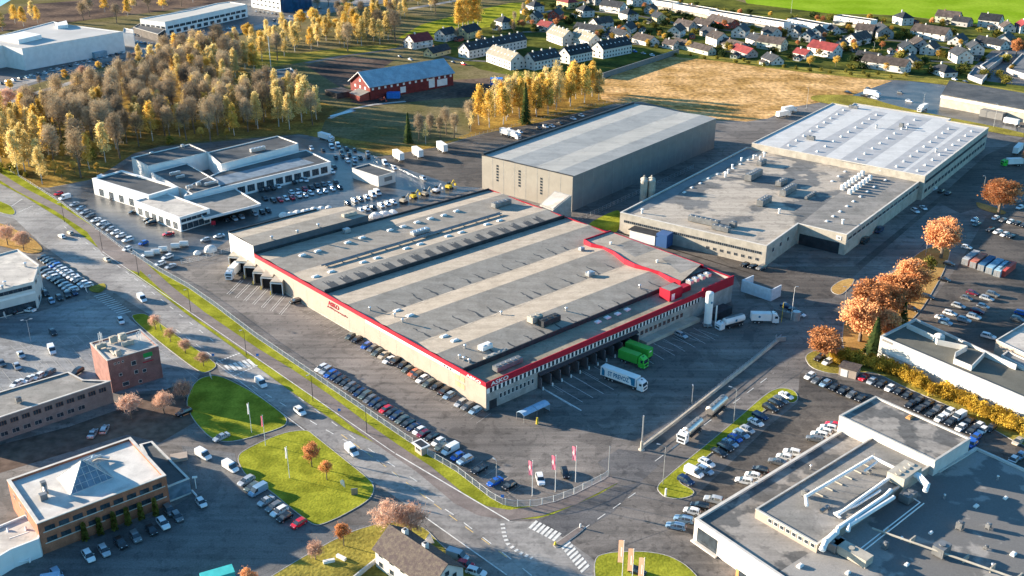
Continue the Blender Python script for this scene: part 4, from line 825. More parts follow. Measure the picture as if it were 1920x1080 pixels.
# --- car dealership
def block(T, poly, h, wall=None, roof=None, rim=.4, rimm=None, z0=0.0, rw=.35): return flat(T, poly, h, wall or M_white, roof or M_felt, rim, rimm or M_rimw, z0, rw)
T = TD = thing('car_dealership', 'white car dealership of stepped flat-roofed blocks beside the yellow wood', 'car dealership', tuple(P(330, 400)))
pA = rect((278, 367), (334, 350), (200, 327), 7.5); block(T, pA, 7.5, roof=M_feltd, rimm=M_white, rw=1.2, rim=.5)
pB = rect((336, 408), (393, 391), (277, 369), 6.2); block(T, pB, 6.2, roof=M_feltl, rimm=M_white, rw=.5)
pC = [P(246, 295, 8.5), P(355, 270, 8.5), P(390, 285, 8.5), P(277, 311, 8.5)]; block(T, pC, 8.5, roof=M_feltd)
pD = [P(283, 322, 6.6), P(350, 305, 6.6), P(408, 338, 6.6), P(413, 347, 6.6), P(360, 362, 6.6), P(334, 350, 6.6)]; block(T, pD, 6.4, roof=M_feltd)
pE = [P(345, 368, 6.0), P(620, 303, 6.0), P(574, 281, 6.0), P(560, 284, 6.0), P(412, 322, 6.0), P(360, 345, 6.0)]; block(T, pE, 6.0, roof=M_feltd, rim=.3, rimm=M_white, rw=.5)
pF = [P(388, 284, 9.0), P(520, 253, 9.0), P(559, 267, 9.0), P(534, 275, 9.0), P(414, 306, 9.0)]; block(T, pF, 8.6, roof=M_feltd)
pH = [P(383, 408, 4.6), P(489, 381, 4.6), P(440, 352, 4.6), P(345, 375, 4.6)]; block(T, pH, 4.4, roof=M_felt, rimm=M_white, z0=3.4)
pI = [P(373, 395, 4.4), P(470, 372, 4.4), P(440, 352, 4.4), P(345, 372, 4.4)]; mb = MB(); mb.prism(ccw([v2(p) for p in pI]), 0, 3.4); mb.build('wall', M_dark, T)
cD = center(pB); winrow(T, pB[0], pB[1], 4.4, 5, 2.2, 1.2, cD, .04, .9, M_glass, M_dark); winrow(T, pB[0], pB[1], 1.6, 5, 2.4, 2.4, cD, .04, .96, M_glass, M_dark); slab(T, pB[0], pB[1], 3.0, 3.7, 0, M_white, cD, 'fascia')
winrow(T, pB[0], pB[3], 2.0, 6, 3.0, 3.0, cD, .03, .97, M_glass, M_white, bars=2); winrow(T, pA[0], pA[3], 2.0, 5, 3.0, 3.2, center(pA), .05, .95, M_glass, M_white, bars=2); winrow(T, pA[3], pA[2], 4.5, 3, 2.4, 1.0, center(pA), .1, .9)
winrow(T, pE[0], pE[1], 2.6, 12, 3.6, 3.0, center(pE), .2, .98, M_glass, M_greyc, bars=3)
p0 = P(188, 332, 5); mb = MB(); mb.prism(ccw([v2(P(*p, 5)) for p in ((181, 330), (207, 345), (214, 341), (190, 326))]), 4.6, 5.2); mb.build('canopy', M_white, T)
for p, s in (((328, 324), (5, 1.2, 1.2)), ((338, 330), (4, 1.0, 1.0)), ((355, 350), (3, 1, 1.3)), ((372, 344), (2, 1.2, 1.3)), ((395, 342), (6, 1, 1)), ((484, 288), (8, 1.6, 1.6)), ((343, 281), (1.4, 1.4, 1.2)), ((285, 293), (2, 1.2, .6))):
    hvac(T, P(*p, 7), s, ax_of(pE[0], pE[1]), 6.0 if p[0] not in (484, 343, 285) else 8.2, M_galv)
hgW = P(500, 300, 5.8); patches(T, [[P(x, y, 5.7) for x, y in ((395, 352), (590, 305), (560, 296), (380, 338))]], 5.72, mat('blue_grey_roof_panels', (0.17, 0.20, 0.235), .5, .15, .4), 'roof_strip')
# small white building in the dealer yard
T = thing('small_depot', 'small white depot with white roller door and flat dark roof', 'building', tuple(P(708, 340)))
hS = 5.0; pS = rect((709, 331), (741, 322), (671, 312), hS); block(T, pS, hS, roof=M_feltd, wall=M_whitew); slab(T, pS[0], pS[1], 1.6, 3.6, .0, M_greyc, center(pS), 'roller_door', .35, .8, .06)
# --- brick office with the glass pyramid
hO = zat((317, 946), (311, 891)); pO = rect((311, 891), (69, 982), (240, 821), hO)
T = TO = thing('brick_office', 'two-storey red brick office with white roof and glass pyramid skylight', 'office', center(pO)); cO = center(pO)
flat(T, pO, hO, M_brick, mat('worn_white_roof', (0.62, 0.58, 0.53), .7, col2=(0.42, 0.39, 0.36), scale=.18, fine=.06, sharp=False), .6, M_rimw, rw=.7)
for z, n in ((hO-2.1, 9), (hO-5.1, 9)):
    winrow(T, pO[0], pO[1], z, n, 2.1, 1.1, cO, .03, .97, M_glass, M_dark, bars=2); 
    slab(T, pO[0], pO[1], z-.85, z-.65, 0, M_rimw, cO, 'sill', .02, .46); slab(T, pO[0], pO[1], z-.85, z-.65, 0, M_rimw, cO, 'sill', .52, .97)
winrow(T, pO[1], pO[2], hO-2.4, 3, 1.2, 1.2, cO, .3, .9)
zO = hO-.6; ap = [P(106, 896, zO), P(133, 928, zO), P(213, 896, zO), P(185, 869, zO)]; c0 = sum(ap, Vector())/4; apx = Vector((c0.x, c0.y, zO+5.2))
mb = MB(); 
for i in range(4):
    mb.k = 0 if i == 0 else 1; mb.face([ap[i], ap[(i+1) % 4], apx])
mb.build('glass_pyramid', [M_white, M_glassb], T); mb = MB()
for i in range(4): mb.tube(ap[i], apx, .12, None, 5); mb.tube(ap[i], ap[(i+1) % 4], .14, None, 5)
for i in (1, 2):
    for k in range(1, 7):
        q = ap[i].lerp(ap[(i+1) % 4], k/7); f = 1-abs(k/7-.5)*2; top = q.lerp(apx, 0); 
        e = (ap[i].lerp(apx, min(1, k/7*2)) if k/7 < .5 else ap[(i+1) % 4].lerp(apx, min(1, (1-k/7)*2))); mb.tube(q, e, .05, None, 4)
    for k in (.25, .5, .75): mb.tube(ap[i].lerp(apx, k), ap[(i+1) % 4].lerp(apx, k), .05, None, 4)
mb.build('pyramid_glazing_bars', M_rimw, T)
axO = ax_of(pO[1], pO[0])
mb = MB(); q = P(80, 926, zO+1.5); mb.box((q.x, q.y, zO), (1.6, 1.4, 1.6), axO); mb.tube((q.x+.2, q.y+1.2, zO+.8), (q.x-1, q.y+3.2, zO+1.6), .6, .5, 10); mb.box((q.x-1.2, q.y+3.4, zO), (1.2, 1.2, 2.6), axO); mb.build('ventilation_unit', M_mid, T)
mb = MB(); q0, q1, q2 = P(135, 876, zO+.6), P(175, 855, zO+.6), P(205, 858, zO+.6)
mb.pipe([q0, q1, q2], .35); mb.pipe([q1, P(168, 868, zO+1)], .35); mb.pipe([P(150, 870, zO+1.2), P(190, 853, zO+1.2)], .3); mb.build('roof_duct', M_galv, T)
pX = [P(262, 833, 4.4), P(285, 827, 4.4), P(355, 897, 4.4), P(314, 913, 4.4), P(300, 900, 4.4)]; flat(T, pX, 4.4, M_glassb, M_feltd, .3, M_rimw, rw=.5, wname='glass_entrance', rname='entrance_roof')
slab(T, pX[2], pX[3], 0, .4, 0, M_rimw, center(pX), 'plinth')
pY = [P(0, 985, 5), P(48, 965, 5), P(80, 985, 5), P(72, 1010, 5), P(20, 1030, 5), P(-30, 1060, 5), P(-40, 1000, 5)]; block(T, pY, 5.0, roof=M_feltl, rimm=M_white)
mb = MB()
for k in range(5): p = P(18, 1010+k*12, 4.5-k*.9); q = P(54, 998+k*13, 4.5-k*.9); mb.tube(p, q, .18, None, 5); 
mb.tube(P(14, 990, 5), P(24, 1062, .3), .25, None, 6); mb.tube(P(48, 988, 5), P(56, 1055, .3), .25, None, 6); mb.build('stair_frame', M_white, T)
for x, y in ((161, 1013), (189, 1003), (216, 993), (241, 984), (266, 975), (293, 966)):
    g = P(x, y); mb = MB(); rr = random.Random(x)
    for k in range(260):
        t = rr.random(); a = rr.uniform(0, 6.28); r_ = .75*(1-t*.55)*rr.uniform(.6, 1); c = Vector((g.x+r_*math.cos(a), g.y+r_*math.sin(a), .2+t*4.6)); d = Vector((rr.uniform(-1, 1), rr.uniform(-1, 1), rr.uniform(-1, 1))).normalized()*.28; e = d.cross(Vector((0, .3, 1))).normalized()*.22
        mb.face([c-d-e, c+d-e, c+d+e, c-d+e])
    solo('columnar_shrub', mb, L_ol, ['', ''][0] or 'dark narrow shrub against the brick office front, '+{161: 'leftmost', 189: 'second from left', 216: 'third from left', 241: 'third from right', 266: 'second from right', 293: 'rightmost'}[x]+' of six', 'shrub', 'shrubs along the brick office', at=tuple(g))
# --- brown long building and its red brick tower
hT = zat((205, 737), (200, 676)); pT = rect((201, 676), (297, 648), (161, 645), hT)
T = TB = thing('brick_tower_building', 'red brick tower with aerials joined to a long low grey wing', 'building', center(pT)); cT = center(pT)
flat(T, pT, hT, M_brickb if False else mat('purple_brick', (0.22, 0.105, 0.09), .85, .15, .5, fine=.2, fscale=5), M_feltl, .4, M_rim, rw=.4)
axT = ax_of(pT[0], pT[1]); q = lambda t, z: (*(v2(pT[0]).lerp(v2(pT[1]), t)+outn(pT[0], pT[1], cT)*.03), z)
nT = outn(pT[0], pT[1], cT)
for t, z, w_, h_ in ((.13, hT-1.7, .5, .5), (.2, hT-1.7, .5, .5), (.28, hT-1.7, .5, .5), (.48, hT-3.2, 1.3, 1.3), (.2, hT-5.6, .8, .8), (.5, hT-6.2, 1, 1.1), (.66, hT-6.6, 1, 1), (.27, hT-9, 1.8, 1.2), (.55, hT-9.6, .9, .9)): window(T, q(t, z), nT, w_, h_, bars=0)
slab(T, pT[0], pT[1], hT-2.5, hT-1.2, 0, mat('green_sign', (0.02, .26, .06), .5), cT, 'green_sign', .68, .86, .1)
for z, s in ((2.9, 2.0), (4.0, 3.6)): slab(T, pT[0], pT[1], hT-z-.15, hT-z+.15, 0, M_white if z < 3 else M_red, cT, 'sign_board', .76-.06*s/2, .76+.06*s/2, .06)
zt = hT-.4
for p, s in (((190, 650), (3, 1, 1.2)), ((213, 640), (2, 1.5, 1.8)), ((230, 634), (2, 2, 1.6)), ((240, 645), (3.5, .8, 1.2)), ((222, 665), (1.5, 1.5, 1.5)), ((205, 655), (.5, 9, .5))): hvac(T, P(*p, zt+.5), s, axT, zt, M_concl)
mb = MB()
for x, y in ((187, 645), (190, 642), (193, 644), (262, 640), (265, 637), (259, 643)): g = P(x, y, zt); mb.tube(g, g+Vector((0, 0, 3.5)), .08, None, 5); mb.tube(g+Vector((0, 0, 2)), g+Vector((0, 0, 3.4)), .16, None, 6)
mb.build('aerial', M_white, T)
hL = zat((100, 809), (97, 763)); hL = 7.0
pL = [P(207, 714, hL), P(156, 712, hL), P(128, 697, hL), P(-60, 752, hL), P(-60, 802, hL)]
flat(T, pL, hL, mat('grey_brown_brick', (0.21, .17, .15), .85, .12, .5, fine=.15, fscale=5), M_felt, .3, M_rimw, rw=.5)
cL = center(pL); winrow(T, pL[0], pL[4], hL-2.0, 12, 2.0, 1.3, cL, .03, .98, M_glass, M_brickb, bars=2); winrow(T, pL[0], pL[4], hL-5.2, 10, 1.8, 1.2, cL, .2, .98, M_glass, M_conc, bars=1)
hvac(T, P(35, 752, hL), (1.4, 1.4, 1.2), axT, hL-.3)
mb = MB(); q_ = [P(148, 706, 4), P(175, 700, 4), P(180, 722, 4), P(160, 716, 4)]; 
# --- far left dealership
hD2 = zat((68, 578), (62, 528)); pQ = [P(62, 528, hD2), P(73, 496, hD2), P(33, 467, hD2), P(-90, 500, hD2), P(-90, 565, hD2)]
T = thing('car_showroom', 'pale two-storey car showroom with flat roof at left edge', 'car showroom', center(pQ)); cQ = center(pQ)
flat(T, pQ, hD2, M_whitew, M_feltl, .3, M_rimw, rw=.4)
winrow(T, pQ[0], pQ[4], hD2-1.8, 8, 3, 1.2, cQ, .03, .98, M_glass, M_greyc, bars=1); winrow(T, pQ[0], pQ[4], 1.7, 8, 3.4, 2.6, cQ, .03, .98, M_glass, M_dark, bars=2); winrow(T, pQ[0], pQ[1], hD2-1.8, 2, 3, 1.4, cQ, .1, .9); winrow(T, pQ[0], pQ[1], 1.8, 2, 3, 1.6, cQ, .1, .9)
slab(T, pQ[0], pQ[4], hD2-4.2, hD2-3.4, 0, M_white, cQ, 'fascia', th=.3); vents(T, [(48, 500), (10, 535), (5, 543)], hD2-.3, .4, 1.4)
# --- white low building on the right with a dark roof
hR_ = zat((1652, 673), (1651, 631)); pR = [P(1651, 630, hR_), P(1717, 597, hR_), P(1880, 672, hR_), P(1990, 720, hR_), P(1960, 762, hR_)]
T = TR = thing('white_workshop', 'long white workshop with dark flat roof above the yellow hedge', 'workshop', center(pR)); cR = center(pR)
flat(T, pR, hR_, M_whitew, mat('dark_olive_felt', (0.125, .12, .10), .85, .1, .2, fine=.1), .7, M_rimw, rw=.45)
zR = hR_-.7
slab(T, pR[0], pR[4], 2.6, 2.75, 0, M_rim, cR, 'cornice', 0, 1, .1); winrow(T, pR[0], pR[4], 1.9, 9, .7, .7, cR, .52, .97, M_glass, M_rimw, bars=0); slab(T, pR[0], pR[4], hR_-1.3, hR_-.5, 0, M_greyc, cR, 'sign_board', .015, .085, .08)
slab(T, pR[0], pR[4], 2.8, 4.2, 0, M_white, cR, 'wall_panel', .05, .99, .04)
mb = MB(); wl = [P(1700, 610, zR+1), P(1752, 634, zR+1), P(1757, 641, zR+1), P(1812, 652, zR+1), P(1790, 664, zR+1), P(1788, 676, zR+1), P(1822, 690, zR+1), P(1847, 664, zR+1), P(1905, 688, zR+1)]
for p, r_ in zip(wl[:-1], wl[1:]):
    d = (r_-p).normalized(); n_ = Vector((-d.y, d.x, 0))*.3; mb.hexa([(p.x, p.y, zR), (r_.x, r_.y, zR), (r_.x+n_.x, r_.y+n_.y, zR), (p.x+n_.x, p.y+n_.y, zR), (p.x, p.y, zR+1.7), (r_.x, r_.y, zR+1.7), (r_.x+n_.x, r_.y+n_.y, zR+1.7), (p.x+n_.x, p.y+n_.y, zR+1.7)])
mb.build('roof_wall', M_whitew, T)
mb = MB(); g = P(1760, 640, zR); mb.tube(g, g+Vector((0, 0, 1.8)), 1.6, None, 14); mb.dome(g+Vector((0, 0, 1.8)), 1.6, .5); mb.build('roof_dome', M_whitew, T)
T = thing('pale_hall', 'grey-roofed hall with cream parapet at right edge above the workshop', 'building', tuple(P(1920, 680)))
block(T, [P(1868, 637, 7), P(1930, 600, 7), P(2050, 650, 7), P(1980, 690, 7)], 7, wall=M_cream, roof=M_feltl); block(T, [P(1878, 664, 6.4), P(1890, 655, 6.4), P(2000, 705, 6.4), P(1990, 720, 6.4)], 6.0, wall=M_whitew, roof=M_felt)
# --- bottom right works
T = TK = thing('works_building', 'large works building of stepped felt roofs with big white ducts', 'factory', tuple(P(1600, 960)))
h1 = 6.0; k1 = [P(1303, 972, h1), P(1577, 808, h1), P(1640, 838, h1), P(1790, 900, h1), P(2050, 990, h1), P(2050, 1250, h1), P(1560, 1150, h1)]
k1 = [P(1303, 972, h1), P(1577, 806, h1), P(1760, 880, h1), P(1830, 838, h1), P(2080, 950, h1), P(1990, 1300, h1), P(1700, 1240, h1)]
cK = center(k1); flat(T, k1, h1, M_whitew, M_feltw, .5, M_rimw, rw=.7); axK = ax_of(k1[0], k1[1]); ayK = (axK[1], -axK[0])
h2 = zat((1655, 1000), (1655, 985)); h2 = 8.0
pk2 = [P(1417, 954, h2), P(1640, 817, h2), P(1754, 866, h2), P(1533, 1020, h2)]; flat(T, pk2, h2, M_cream, M_felt, .35, M_rim, z0=h1-.5, rw=.4)
c2 = center(pk2); winrow(T, pk2[0], pk2[3], h2-1.0, 8, 1.0, .9, c2, .2, .98, M_glass, M_white, bars=0)
h3 = 10.0; pk3 = rect((1754, 864), (1574, 779), (1816, 820), h3); flat(T, pk3, h3, M_whitew, M_feltw, .4, M_rim, rw=.5); c3 = center(pk3)
slab(T, pk3[0], pk3[1], h3-.9, h3-.1, 0, M_rim, c3, 'fascia', th=.15); domes(T, [(1706, 783)], h3-.4, 2.2, ax=axK, m=M_wood)
h4 = 7.2; pk4 = [P(1533, 1022, h4), P(1645, 945, h4), P(1700, 900, h4), P(1745, 880, h4)]
patches(T, [[P(x, y, h1-.5) for x, y in ((1455, 1076), (1540, 1022), (1640, 950), (1700, 905), (1757, 872), (1826, 842), (2060, 950), (1990, 1240), (1600, 1150))]], h1-.49, mat('dark_patched_felt', (0.29, 0.27, 0.25), .8, col2=(0.15, .145, .14), scale=.09, fine=.1, sharp=True), 'roof_strip')
zk = h1-.45; z2 = h2-.3
mb = MB(); H = .9
def pk(pts, z, r_, m=M_white):
    mb = MB(); pp = [P(x, y, z) for x, y in pts]; mb.pipe(pp, r_, 10)
    for p in pp: mb.dome(p-Vector((0, 0, 0)), r_*1.12, 1, 8, 3)
    mb.build('roof_duct', m, T)
pk([(1511, 931), (1636, 857), (1692, 885)], z2+1.8, .42); pk([(1636, 858), (1650, 862), (1622, 883)], z2+1.3, .32); pk([(1687, 880), (1720, 893), (1738, 912), (1735, 920)], z2+1.8, .6); pk([(1690, 878), (1725, 890), (1741, 908)], z2+2.0, .42)
pk([(1511, 931), (1513, 948)], z2+1.4, .4); pk([(1690, 882), (1655, 905), (1570, 966)], z2+1.0, .42); pk([(1575, 970), (1565, 963), (1605, 948), (1650, 920)], z2+.8, .3)
pk([(1568, 1000), (1572, 990), (1660, 930), (1670, 920)], z2+.8, .5); pk([(1590, 995), (1592, 985), (1605, 977), (1675, 933)], z2+.6, .5); pk([(1568, 998), (1548, 1016), (1542, 1030)], z2+.6, .7)
pk([(1637, 991), (1920, 1090)], zk+1.6, .26, M_concl); pk([(1612, 1030), (1725, 942), (1712, 934)], zk+1.2, .14); pk([(1618, 1034), (1732, 944)], zk+1.2, .14)
for p, s in (((1692, 905), (8, 4.5, 2.4)), ((1702, 932), (4, 2.6, 2)), ((1595, 1037), (3, 9, 2.0)), ((1563, 1020), (4, 3.5, 2)), ((1765, 1032), (3.6, 2.6, 2.2)), ((1800, 985), (1.4, 1.4, 1.6)), ((1854, 984), (1.2, 1.0, 1)), ((1660, 1022), (1.2, 1, 1.4)), ((1850, 1022), (1, .8, .5)), ((1545, 965), (3, .8, .5)), ((1628, 895), (.8, .8, .6)), ((1508, 938), (1.4, 1.4, 1.4))):
    q = P(*p, zk+1); hvac(T, q, s, axK, z2 if p[0] in (1692, 1545, 1628, 1508) else zk, M_concl if p[0] in (1692, 1595) else M_mid)
for x, y, s_ in ((1500, 1062, 1), (1700, 1060, .8), (1745, 1000, .7), (1830, 950, .9), (1885, 935, .8), (1900, 1040, 1.0), (1590, 1075, .8), (1690, 1010, .6)): domes(T, [(x, y)], zk-.02, 1.6*s_, ax=axK, hh=.6)
vents(T, [(1480, 1000), (1440, 960), (1520, 880), (1700, 790), (1740, 820), (1770, 935), (1870, 900), (1860, 1065)], zk, .22, 1.1)
for i in range(7): q = P(1530+i*18, 925-i*10.7, z2); mb = MB(); mb.tube((q.x, q.y, z2-.05), (q.x, q.y, z2+1.8), .08, None, 5); mb.box((q.x+.5, q.y-.5, z2), (2.4, .25, .25), ayK); mb.build('duct_support', M_concl, T)
for i in range(6): q = P(1660+i*50, 999+i*17.6, zk); mb = MB(); mb.box((q.x, q.y, zk), (2.2, .3, 1.3), axK); mb.build('duct_support', M_concl, T)
slab(T, k1[0], k1[-1], 0.4, 4.2, .0, M_glass, cK, 'shop_window', .02, .13, .05); slab(T, k1[0], k1[-1], .0, .35, 0, M_rimw, cK, 'plinth', 0, .14, .9)
slab(T, k1[0], k1[-1], 0, 2.9, .0, M_wood, cK, 'entrance_porch', .27, .40, 2.2); slab(T, k1[0], k1[-1], 2.9, 3.2, .0, M_white, cK, 'porch_roof', .265, .405, 2.5); slab(T, k1[0], k1[-1], 0.1, 2.6, 2.2, M_glass, cK, 'window', .285, .385, .03)
# --- barn
T = thing('barn', 'long red barn with blue metal roof and white windows', 'barn', tuple(P(760, 175)))
g0, g1 = P(695, 188), P(850, 160); d = Vector((g1.x-g0.x, g1.y-g0.y, 0)).normalized(); n_ = Vector((-d.y, d.x, 0)); Lb = (g1-g0).length; Wb = 22; he, hr = 8.5, 15.5
def Bn(s, t, z): q = g0+d*s+n_*t; return Vector((q.x, q.y, z))
mb = MB()
for (s0, t0), (s1, t1) in (((0, 0), (Lb, 0)), ((Lb, Wb), (0, Wb))): mb.face([Bn(s0, t0, 0), Bn(s1, t1, 0), Bn(s1, t1, he), Bn(s0, t0, he)])
for s in (0, Lb): mb.face([Bn(s, 0, 0), Bn(s, 0, he), Bn(s, Wb/2, hr), Bn(s, Wb, he), Bn(s, Wb, 0)])
mb.build('wall', M_barn, T); mb = MB(); o = 1.0
for a0, z0, a1_, z1 in ((-o, he-.65, Wb/2, hr), (Wb/2, hr, Wb+o, he-.65)):
    mb.hexa([Bn(-o, a0, z0), Bn(Lb+o, a0, z0), Bn(Lb+o, a1_, z1), Bn(-o, a1_, z1), Bn(-o, a0, z0+.3), Bn(Lb+o, a0, z0+.3), Bn(Lb+o, a1_, z1+.3), Bn(-o, a1_, z1+.3)])
mb.build('roof', M_blueR, T)
mb = MB()
for a0, z0, a1_, z1 in ((-o, he-.6, Wb/2, hr+.05), (Wb/2, hr+.05, Wb+o, he-.6)): mb.tube(Bn(-o-.05, a0, z0), Bn(-o-.05, a1_, z1), .3, None, 5)
mb.build('barge_board', M_white, T)
for i in range(14): window(T, Bn(2+i*(Lb-4)/13, -.02, 6.6), -n_, 1.3, 1.3, M_white, M_white, bars=0)
for s, w_, h_ in ((.38, 4, 3.6), (.73, 4.5, 5.5), (.86, 8, 4.2)): window(T, Bn(Lb*s, -.02, h_/2+1.2), -n_, w_, h_, M_white, M_white, bars=1, name='barn_door')
for t in (.25, .5, .75):
    for z in (3, 6.5, ): window(T, Bn(-.02, Wb*t, z), -d, 1.5, 1.5, M_white, M_white, bars=0)
window(T, Bn(-.02, Wb*.5, 10.5), -d, 1.5, 1.5, M_white, M_white, bars=0)
mb = MB(); mb.hexa([Bn(-7, 1, 0), Bn(0, 1, 0), Bn(0, 12, 0), Bn(-7, 12, 0), Bn(-7, 1, 3.4), Bn(-.1, 1, 5), Bn(-.1, 12, 5), Bn(-7, 12, 3.4)]); mb.build('lean_to', M_wallR, T); mb = MB(); mb.hexa([Bn(-7.5, .5, 3.4), Bn(-.1, .5, 5.1), Bn(-.1, 12.5, 5.1), Bn(-7.5, 12.5, 3.4), Bn(-7.5, .5, 3.6), Bn(-.1, .5, 5.3), Bn(-.1, 12.5, 5.3), Bn(-7.5, 12.5, 3.6)]); mb.build('lean_to_roof', M_felt, T)
mb = MB(); mb.hexa([Bn(-14, 16, 0), Bn(-2, 16, 0), Bn(-2, 30, 0), Bn(-14, 30, 0), Bn(-14, 16, 3.4), Bn(-2, 16, 3.4), Bn(-2, 30, 3.4), Bn(-14, 30, 3.4)])
solo('low_shed', mb, M_tileG, 'long low brown shed with white doors left of the red barn', 'shed')
# --- top left white warehouses and offices
def simple(name, label, cat, pts, h, wall=None, roof=None, rimm=None, **k):
    pp = [P(x, y, h) for x, y in pts]; T = thing(name, label, cat, center(pp)); flat(T, pp, h, wall or M_white, roof or M_whroof, .5, rimm or M_rimw, rw=.8); return T, pp, center(pp)
T, pp, cc = simple('white_warehouse', 'big blank white warehouse at upper left with cars along its wall', 'warehouse', [(41, 91), (5, 85), (-60, 95), (-60, 55), (0, 66), (100, 40), (120, 45), (205, 56), (230, 59)], 15, roof=mat('grey_white_roof', (0.42, .40, .38), .7, .08, .05))
mb = MB(); sup = [P(x, y, 15.5) for x, y in ((0, 73), (45, 64), (78, 70), (35, 80))]; mb.prism(ccw([v2(p) for p in sup]), 14.5, 17.5); mb.build('roof_box', M_white, T); mb = MB(); sup = [P(x, y, 15.5) for x, y in ((105, 47), (125, 42), (128, 50), (108, 52))]; mb.prism(ccw([v2(p) for p in sup]), 14.5, 17); mb.build('roof_box', M_white, T)
slab(T, pp[0], pp[-1], 0, 4, 0, M_blueR, cc, 'loading_door', .65, .78, 3)
block(T, [P(230, 61, 10), P(250, 63, 10), P(250, 56, 10), P(232, 52, 10)], 10, roof=M_feltl)
T, pp, cc = simple('long_office', 'long low white and blue commercial building at upper left beyond the warehouse', 'commercial building', [(309, 41), (463, 8), (430, 3), (405, 6), (358, 18), (262, 35)], 11, roof=mat('cream_roof', (0.48, .45, .40), .7, .06, .05))
winrow(T, pp[0], pp[1], 6, 14, 6, 2, cc, .02, .98, M_glass, M_rimw, bars=2); winrow(T, pp[0], pp[1], 2.2, 12, 5, 2.6, cc, .02, .98, M_glass, M_rimw, bars=2); winrow(T, pp[0], pp[5], 6, 5, 4, 2, cc)
block(T, [P(250, 51, 6), P(262, 44, 6), P(309, 55, 6), P(296, 64, 6)], 6, wall=M_tileG, roof=M_feltd)
hh = 22; pp = [P(x, y) for x, y in ((527, 23), (472, 13), (488, -4), (543, 2))]
T = thing('office_block', 'white office block with window bands and dark blue glass wing, top left', 'office', center(pp)); flat(T, pp, hh, M_white, M_felt, .5, M_rimw); cc = center(pp)
for z in (3.5, 7.5, 11.5, 15.5, 19): winrow(T, pp[0], pp[1], z, 7, 3.2, 1.6, cc, .02, .98, M_glass, M_white, bars=1)
g = [P(x, y) for x, y in ((529, 24), (548, 22), (585, 12), (570, 2), (538, 5))]; mb = MB(); mb.prism(ccw([v2(p) for p in g]), 0, 19); mb.build('glass_wing', mat('blue_glass_cladding', (0.02, .08, .16), .15, .2, .2), T)
# villa with a flat roof in the wood
T, pp, cc = simple('villa', 'grey square villa with dark flat roof among bare trees', 'house', [(505, 142), (560, 140), (545, 127), (488, 135)], 8, wall=M_whitew, roof=M_feltd)
winrow(T, pp[0], pp[1], 5.5, 4, 1.6, 1.4, cc)
# long dark roofed depot at the right
h = 7; pp = [P(x, y, h) for x, y in ((1765, 178), (1779, 157), (2060, 205), (2060, 232))]; T = thing('long_depot', 'long cream depot with dark sloping roof at upper right', 'depot', center(pp)); cc = center(pp)
mb = MB(); mb.prism(ccw([v2(p) for p in pp]), 0, h); mb.build('wall', M_concl, T); mb = MB(); q = [(pp[0].x, pp[0].y, h), (pp[3].x, pp[3].y, h), (pp[2].x, pp[2].y, h+1.6), (pp[1].x, pp[1].y, h+1.6)]; mb.hexa([q[0], q[1], q[2], q[3]]+[(a_, b_, c_+.5) for a_, b_, c_ in q]); mb.build('roof', M_feltd, T)
slab(T, pp[0], pp[3], h-1.6, h-.4, 0, M_white, cc, 'fascia', 0, 1, .8); slab(T, pp[0], pp[3], 0, 4, 0, M_greyc, cc, 'canopy', .3, .45, 5)
# garages
for (pts, lab) in (([(1838, 122), (1882, 96), (1890, 100), (1850, 130)], 'long narrow garage row with grey roof, left one of two'), ([(1888, 128), (1916, 100), (1960, 112), (1925, 140)], 'wide grey-roofed garage row at the right edge')):
    T, pp, cc = simple('garage_row', lab, 'garage', pts, 3.5, wall=M_wallG, roof=mat('grey_garage_roof', (.15, .15, .155), .8, .1, .1)); T['group'] = 'garages beside the houses'
T, pp, cc = simple('garage_row', 'low grey garage in shade just left of the wet yard', 'garage', [(1815, 140), (1842, 150), (1855, 135), (1830, 124)], 3, wall=M_wallG, roof=MATS['grey_garage_roof']); T['group'] = 'garages beside the houses'
# ================================================================ vehicles
PAINT = {'w': ('white', (0.72, 0.72, 0.72)), 's': ('silver', (0.42, 0.44, 0.46)), 'g': ('grey', (0.16, 0.165, 0.17)), 'k': ('black', (0.012, 0.013, 0.015)), 'b': ('blue', (0.02, 0.10, 0.42)),
 'D': ('dark blue', (0.012, 0.03, 0.09)), 'r': ('red', (0.50, 0.015, 0.03)), 'm': ('maroon', (0.14, 0.012, 0.03)), 'n': ('brown', (0.10, 0.065, 0.045)), 't': ('grey-green', (0.10, 0.13, 0.12)), 'l': ('pale blue', (0.22, 0.34, 0.46)), 'e': ('beige', (0.45, 0.39, 0.30)), 'y': ('yellow', (0.65, 0.48, 0.05)), 'o': ('orange-red', (0.5, 0.12, 0.05))}
def paint(k): n, c = PAINT[k]; return mat(n.replace(' ', '_').replace('-', '_')+'_car_paint', c, 0.28, 0.03, 1.0, metal=0.25 if k in 'sgtlDn' else 0.0, coat=0.8)
